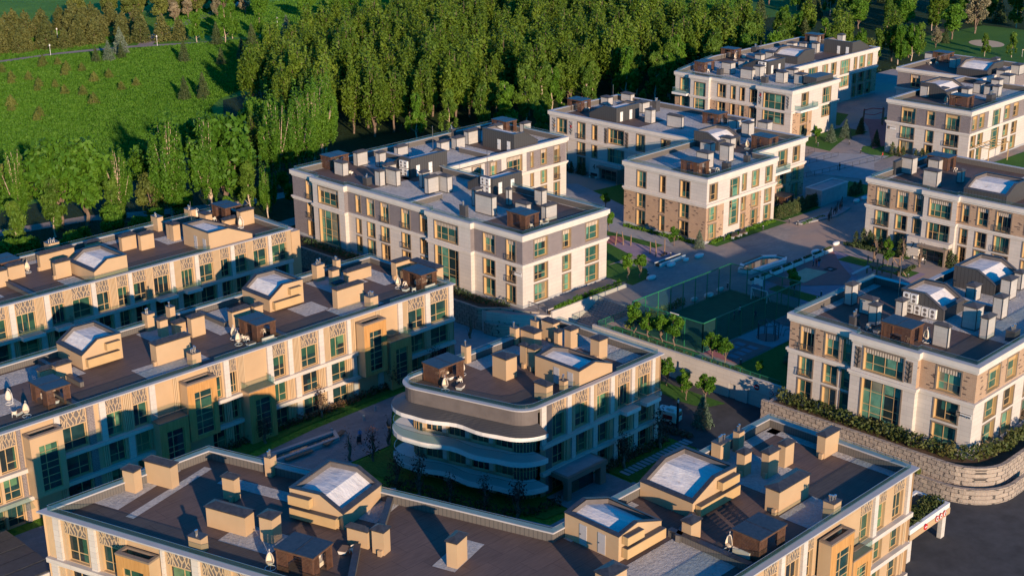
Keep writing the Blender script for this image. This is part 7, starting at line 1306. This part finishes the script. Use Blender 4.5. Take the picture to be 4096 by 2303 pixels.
def person(x, y, z, rz, label, top, bot, stride=0.2, arms=(0.1, -0.1), s=1.0, hair='hair', group=None):
    t = thing('person', label, 'person', (x, y, z), rz, group); t.scale = (s, s, s)
    v = [(0, 0, 0.95), (0, 0.01, 1.15), (0, 0.0, 1.38), (0, 0.01, 1.48), (0, 0.03, 1.6), (0, 0.03, 1.72), (-0.1, 0, 0.9), (-0.11, stride * 0.45, 0.5), (-0.11, stride * 0.5, 0.08), (-0.11, stride * 0.5 + 0.16, 0.03), (0.1, 0, 0.9), (0.11, -stride * 0.3, 0.5), (0.11, -stride * 0.8, 0.09), (0.11, -stride * 0.8 + 0.16, 0.03), (-0.2, 0, 1.38), (-0.26, arms[0] * 0.4, 1.1), (-0.25, arms[0] + 0.12, 0.86), (-0.25, arms[0] + 0.16, 0.78), (0.2, 0, 1.38), (0.26, arms[1] * 0.4, 1.1), (0.25, arms[1] + 0.12, 0.86), (0.25, arms[1] + 0.16, 0.78)]
    e = [(0, 1), (1, 2), (2, 3), (3, 4), (4, 5), (0, 6), (6, 7), (7, 8), (8, 9), (0, 10), (10, 11), (11, 12), (12, 13), (2, 14), (14, 15), (15, 16), (16, 17), (2, 18), (18, 19), (19, 20), (20, 21)]
    r = [(0.15, 0.11), (0.14, 0.1), (0.15, 0.1), 0.055, (0.085, 0.1), (0.07, 0.085), 0.095, 0.065, 0.045, 0.04, 0.095, 0.065, 0.045, 0.04, 0.06, 0.045, 0.035, 0.03, 0.06, 0.045, 0.035, 0.03]
    b = skin('body', v, e, r, [top, bot, 'skin', 'rubber'], t)
    idx = []
    for p in b.data.polygons:
        c = p.center; idx.append(3 if c.z < 0.1 else 1 if (c.z < 0.96 and abs(c.x) < 0.2) else 2 if (c.z > 1.47 or (abs(c.x) > 0.19 and c.z < 1.05)) else 0)
    b.data.polygons.foreach_set("material_index", idx)
    m = MB().mat(hair); n = 10; m.lathe((0, 0.005, 1.6), [(0.095, -0.04), (0.108, 0.06), (0.09, 0.15), (0.04, 0.195), (0, 0.2)], n); m.obj('hair', t, True); return t
person(194.6, 122.1, PZ + 0.1, 0.6, 'person in pale blue shirt and jeans standing on the red playground', 'blue', 'denim', 0.05); person(194.9, 121.7, PZ + 0.1, 2.0, 'small person between two adults on the red playground', 'red', 'denim', 0.05, s=0.72); person(194.9, 121.2, PZ + 0.1, 2.8, 'person in black top with long dark hair on the red playground', 'rubber', 'blue', 0.05)
person(166.8, 117.1, PZ + 0.08, 0.4, 'player in pale shirt and dark shorts running on the court', 'white', 'denim', 0.4, (0.25, -0.25)); person(164.8, 116.7, PZ + 0.08, 1.0, 'player in dark clothes standing on the court', 'denim', 'rubber', 0.1); person(167.4, 114.6, PZ + 0.08, 2.2, 'smaller dark player near the court right side', 'denim', 'rubber', 0.2, s=0.8)
person(103.0, 131.2, GZ + 0.06, 2.6, 'person in pale hooded jacket pushing a pushchair in the courtyard', 'blue', 'denim', 0.3, (0.35, 0.35), hair='coping'); person(266.2, 151.5, PZ + 0.08, 0.4, 'person walking at the end of the ramp railing', 'red', 'denim', 0.3); person(251.7, 153.1, PZ + 0.08, 1.2, 'person with dark coat on the shaded ramp', 'rubber', 'denim', 0.3); person(272.6, 125.0, PZ + 0.03, 0.8, 'person walking on the lawn path at the right photo edge', 'red', 'denim', 0.3)
t = thing('pushchair', 'dark pushchair in front of the hooded person', 'pushchair', (102.4, 130.7, GZ + 0.05), 2.6); m = MB().mat('rubber'); m.box(-0.25, -0.3, 0.35, 0.25, 0.35, 0.6); m.face([(-0.25, 0.35, 0.6), (0.25, 0.35, 0.6), (0.25, 0.0, 1.0), (-0.25, 0.0, 1.0)]); m.obj('seat', t); m = MB().mat('coping')
for x in (-0.24, 0.24): m.bar((x, -0.3, 0.5), (x, -0.6, 0.98), 0.03)
m.bar((-0.24, -0.6, 0.98), (0.24, -0.6, 0.98), 0.03); m.obj('handle', t)
for x in (-0.26, 0.26):
    for y in (-0.3, 0.35): m = MB().mat('rubber'); m.tube([(x - 0.02, y, 0.14), (x + 0.02, y, 0.14)], 0.14, 10); m.obj('wheel', t)
def horse(x, y, rz, k, label):
    t = thing('horse_statue', label, 'statue', (x, y, PZ + 0.02), rz, 'bronze horse statues'); f_ = 0.25 * k
    v = [(0, 0, 1.25), (0.55, 0, 1.3), (0.85, 0, 1.5), (1.15, 0, 1.85), (1.3, 0, 2.05), (1.6, 0, 1.85), (1.75, 0, 1.72), (-0.5, 0, 1.28), (-0.75, 0, 1.3), (-1.0, 0, 1.1), (-1.15, 0, 0.7), (0.62, -0.17, 1.0), (0.7 + f_, -0.17, 0.62), (0.6 + f_, -0.17, 0.12), (0.66 + f_, -0.17, 0.03), (0.55, 0.17, 1.0), (0.6 - f_, 0.17, 0.6), (0.42 - f_, 0.17, 0.14), (0.46 - f_, 0.17, 0.03), (-0.68, -0.17, 1.0), (-0.55 - f_, -0.17, 0.75), (-0.8 - f_, -0.17, 0.48), (-0.75 - f_, -0.17, 0.05), (-0.7, 0.17, 1.0), (-0.5 + f_, 0.17, 0.75), (-0.72 + f_, 0.17, 0.48), (-0.66 + f_, 0.17, 0.05), (1.27, -0.07, 2.17), (1.27, 0.07, 2.17)]
    e = [(0, 1), (1, 2), (2, 3), (3, 4), (4, 5), (5, 6), (0, 7), (7, 8), (8, 9), (9, 10), (1, 11), (11, 12), (12, 13), (13, 14), (1, 15), (15, 16), (16, 17), (17, 18), (7, 19), (19, 20), (20, 21), (21, 22), (7, 23), (23, 24), (24, 25), (25, 26), (4, 27), (4, 28)]
    r = [(0.26, 0.3), (0.24, 0.3), (0.16, 0.22), (0.11, 0.16), (0.1, 0.12), (0.075, 0.085), (0.065, 0.07), (0.25, 0.29), 0.08, 0.06, 0.03, 0.11, 0.065, 0.04, 0.055, 0.11, 0.065, 0.04, 0.055, 0.15, 0.09, 0.055, 0.05, 0.15, 0.09, 0.055, 0.05, 0.03, 0.03]
    skin('body', v, e, r, 'horse', t); m = MB().mat('horse')
    for i in range(5): u = i / 4; m.box(0.8 + 0.45 * u, -0.025, 1.7 + 0.42 * u, 0.95 + 0.45 * u, 0.025, 1.95 + 0.3 * u)
    m.obj('mane', t)
horse(219.5, 134.9, 0.35, 1, 'bronze horse statue nearest the wedge bed in front of the others'); horse(223.6, 136.2, 0.3, -1, 'middle bronze horse statue on the shaded street'); horse(227.0, 137.2, 0.4, 0.6, 'farthest bronze horse statue with raised head')
m = MB().mat('slab'); m.prism([(213.2, 138.2), (213.6, 137.2), (222, 135.2), (229, 136.2), (228.4, 138), (221.8, 137.9)], PZ + 0.01, PZ + 0.22); tag(m.obj('plinth'), 'low wedge shaped stone plinth under the horses', 'plinth')
# meadow grass: nobody could count the blades
def tufts(name, poly, n, h, mat, seed):
    g = np.random.default_rng(seed); xs = [p[0] for p in poly]; ys = [p[1] for p in poly]; P = []
    while len(P) < n:
        for x, y in zip(g.uniform(min(xs), max(xs), 4000), g.uniform(min(ys), max(ys), 4000)):
            if inpoly(x, y, poly): P.append((x, y))
    P = np.array(P[:n]); a = g.normal(0.0, 0.9, n) + SUN_AZ + math.pi / 2; w_ = g.uniform(0.22, 0.5, n); hh = h * g.uniform(0.5, 1.4, n); dx, dy = np.cos(a) * w_ / 2, np.sin(a) * w_ / 2; lx, ly = g.normal(0, 0.18, n), g.normal(0, 0.18, n); z = GZ - 0.03
    V = np.stack([np.stack([P[:, 0] - dx, P[:, 1] - dy, np.full(n, z)], 1), np.stack([P[:, 0] + dx, P[:, 1] + dy, np.full(n, z)], 1), np.stack([P[:, 0] + dx * 0.7 + lx, P[:, 1] + dy * 0.7 + ly, z + hh], 1), np.stack([P[:, 0] - dx * 0.7 + lx, P[:, 1] - dy * 0.7 + ly, z + hh], 1)], 1).reshape(-1, 3)
    me = bpy.data.meshes.new(name); me.vertices.add(4 * n); me.vertices.foreach_set("co", V.ravel()); me.loops.add(4 * n); me.loops.foreach_set("vertex_index", np.arange(4 * n, dtype=np.int32)); me.polygons.add(n); me.polygons.foreach_set("loop_start", np.arange(0, 4 * n, 4, dtype=np.int32)); me.polygons.foreach_set("loop_total", np.full(n, 4, dtype=np.int32)); me.materials.append(M[mat]); me.update()
    o = link(name, me); o['kind'] = 'stuff'; return o
M['blades'] = leaf('grass_blades', (0.05, 0.15, 0.012), (0.08, 0.205, 0.016), (0.115, 0.25, 0.024), 0.4)
tufts('meadow_grass', [(120, 272), (150, 270), (190, 292), (206, 320), (214, 328), (262, 352), (300, 372), (300, 396), (262, 410), (235, 420), (215, 426), (188, 427), (120, 422), (100, 340)], 190000, 0.4, 'blades', 5)
tufts('meadow_grass', [(188, 431), (232, 429), (246, 436), (250, 480), (180, 500)], 22000, 0.35, 'blades', 6)
tufts('meadow_grass', [(300, 374), (372, 368), (430, 300), (480, 345), (420, 460), (300, 480), (262, 440)], 60000, 0.4, 'blades', 8)
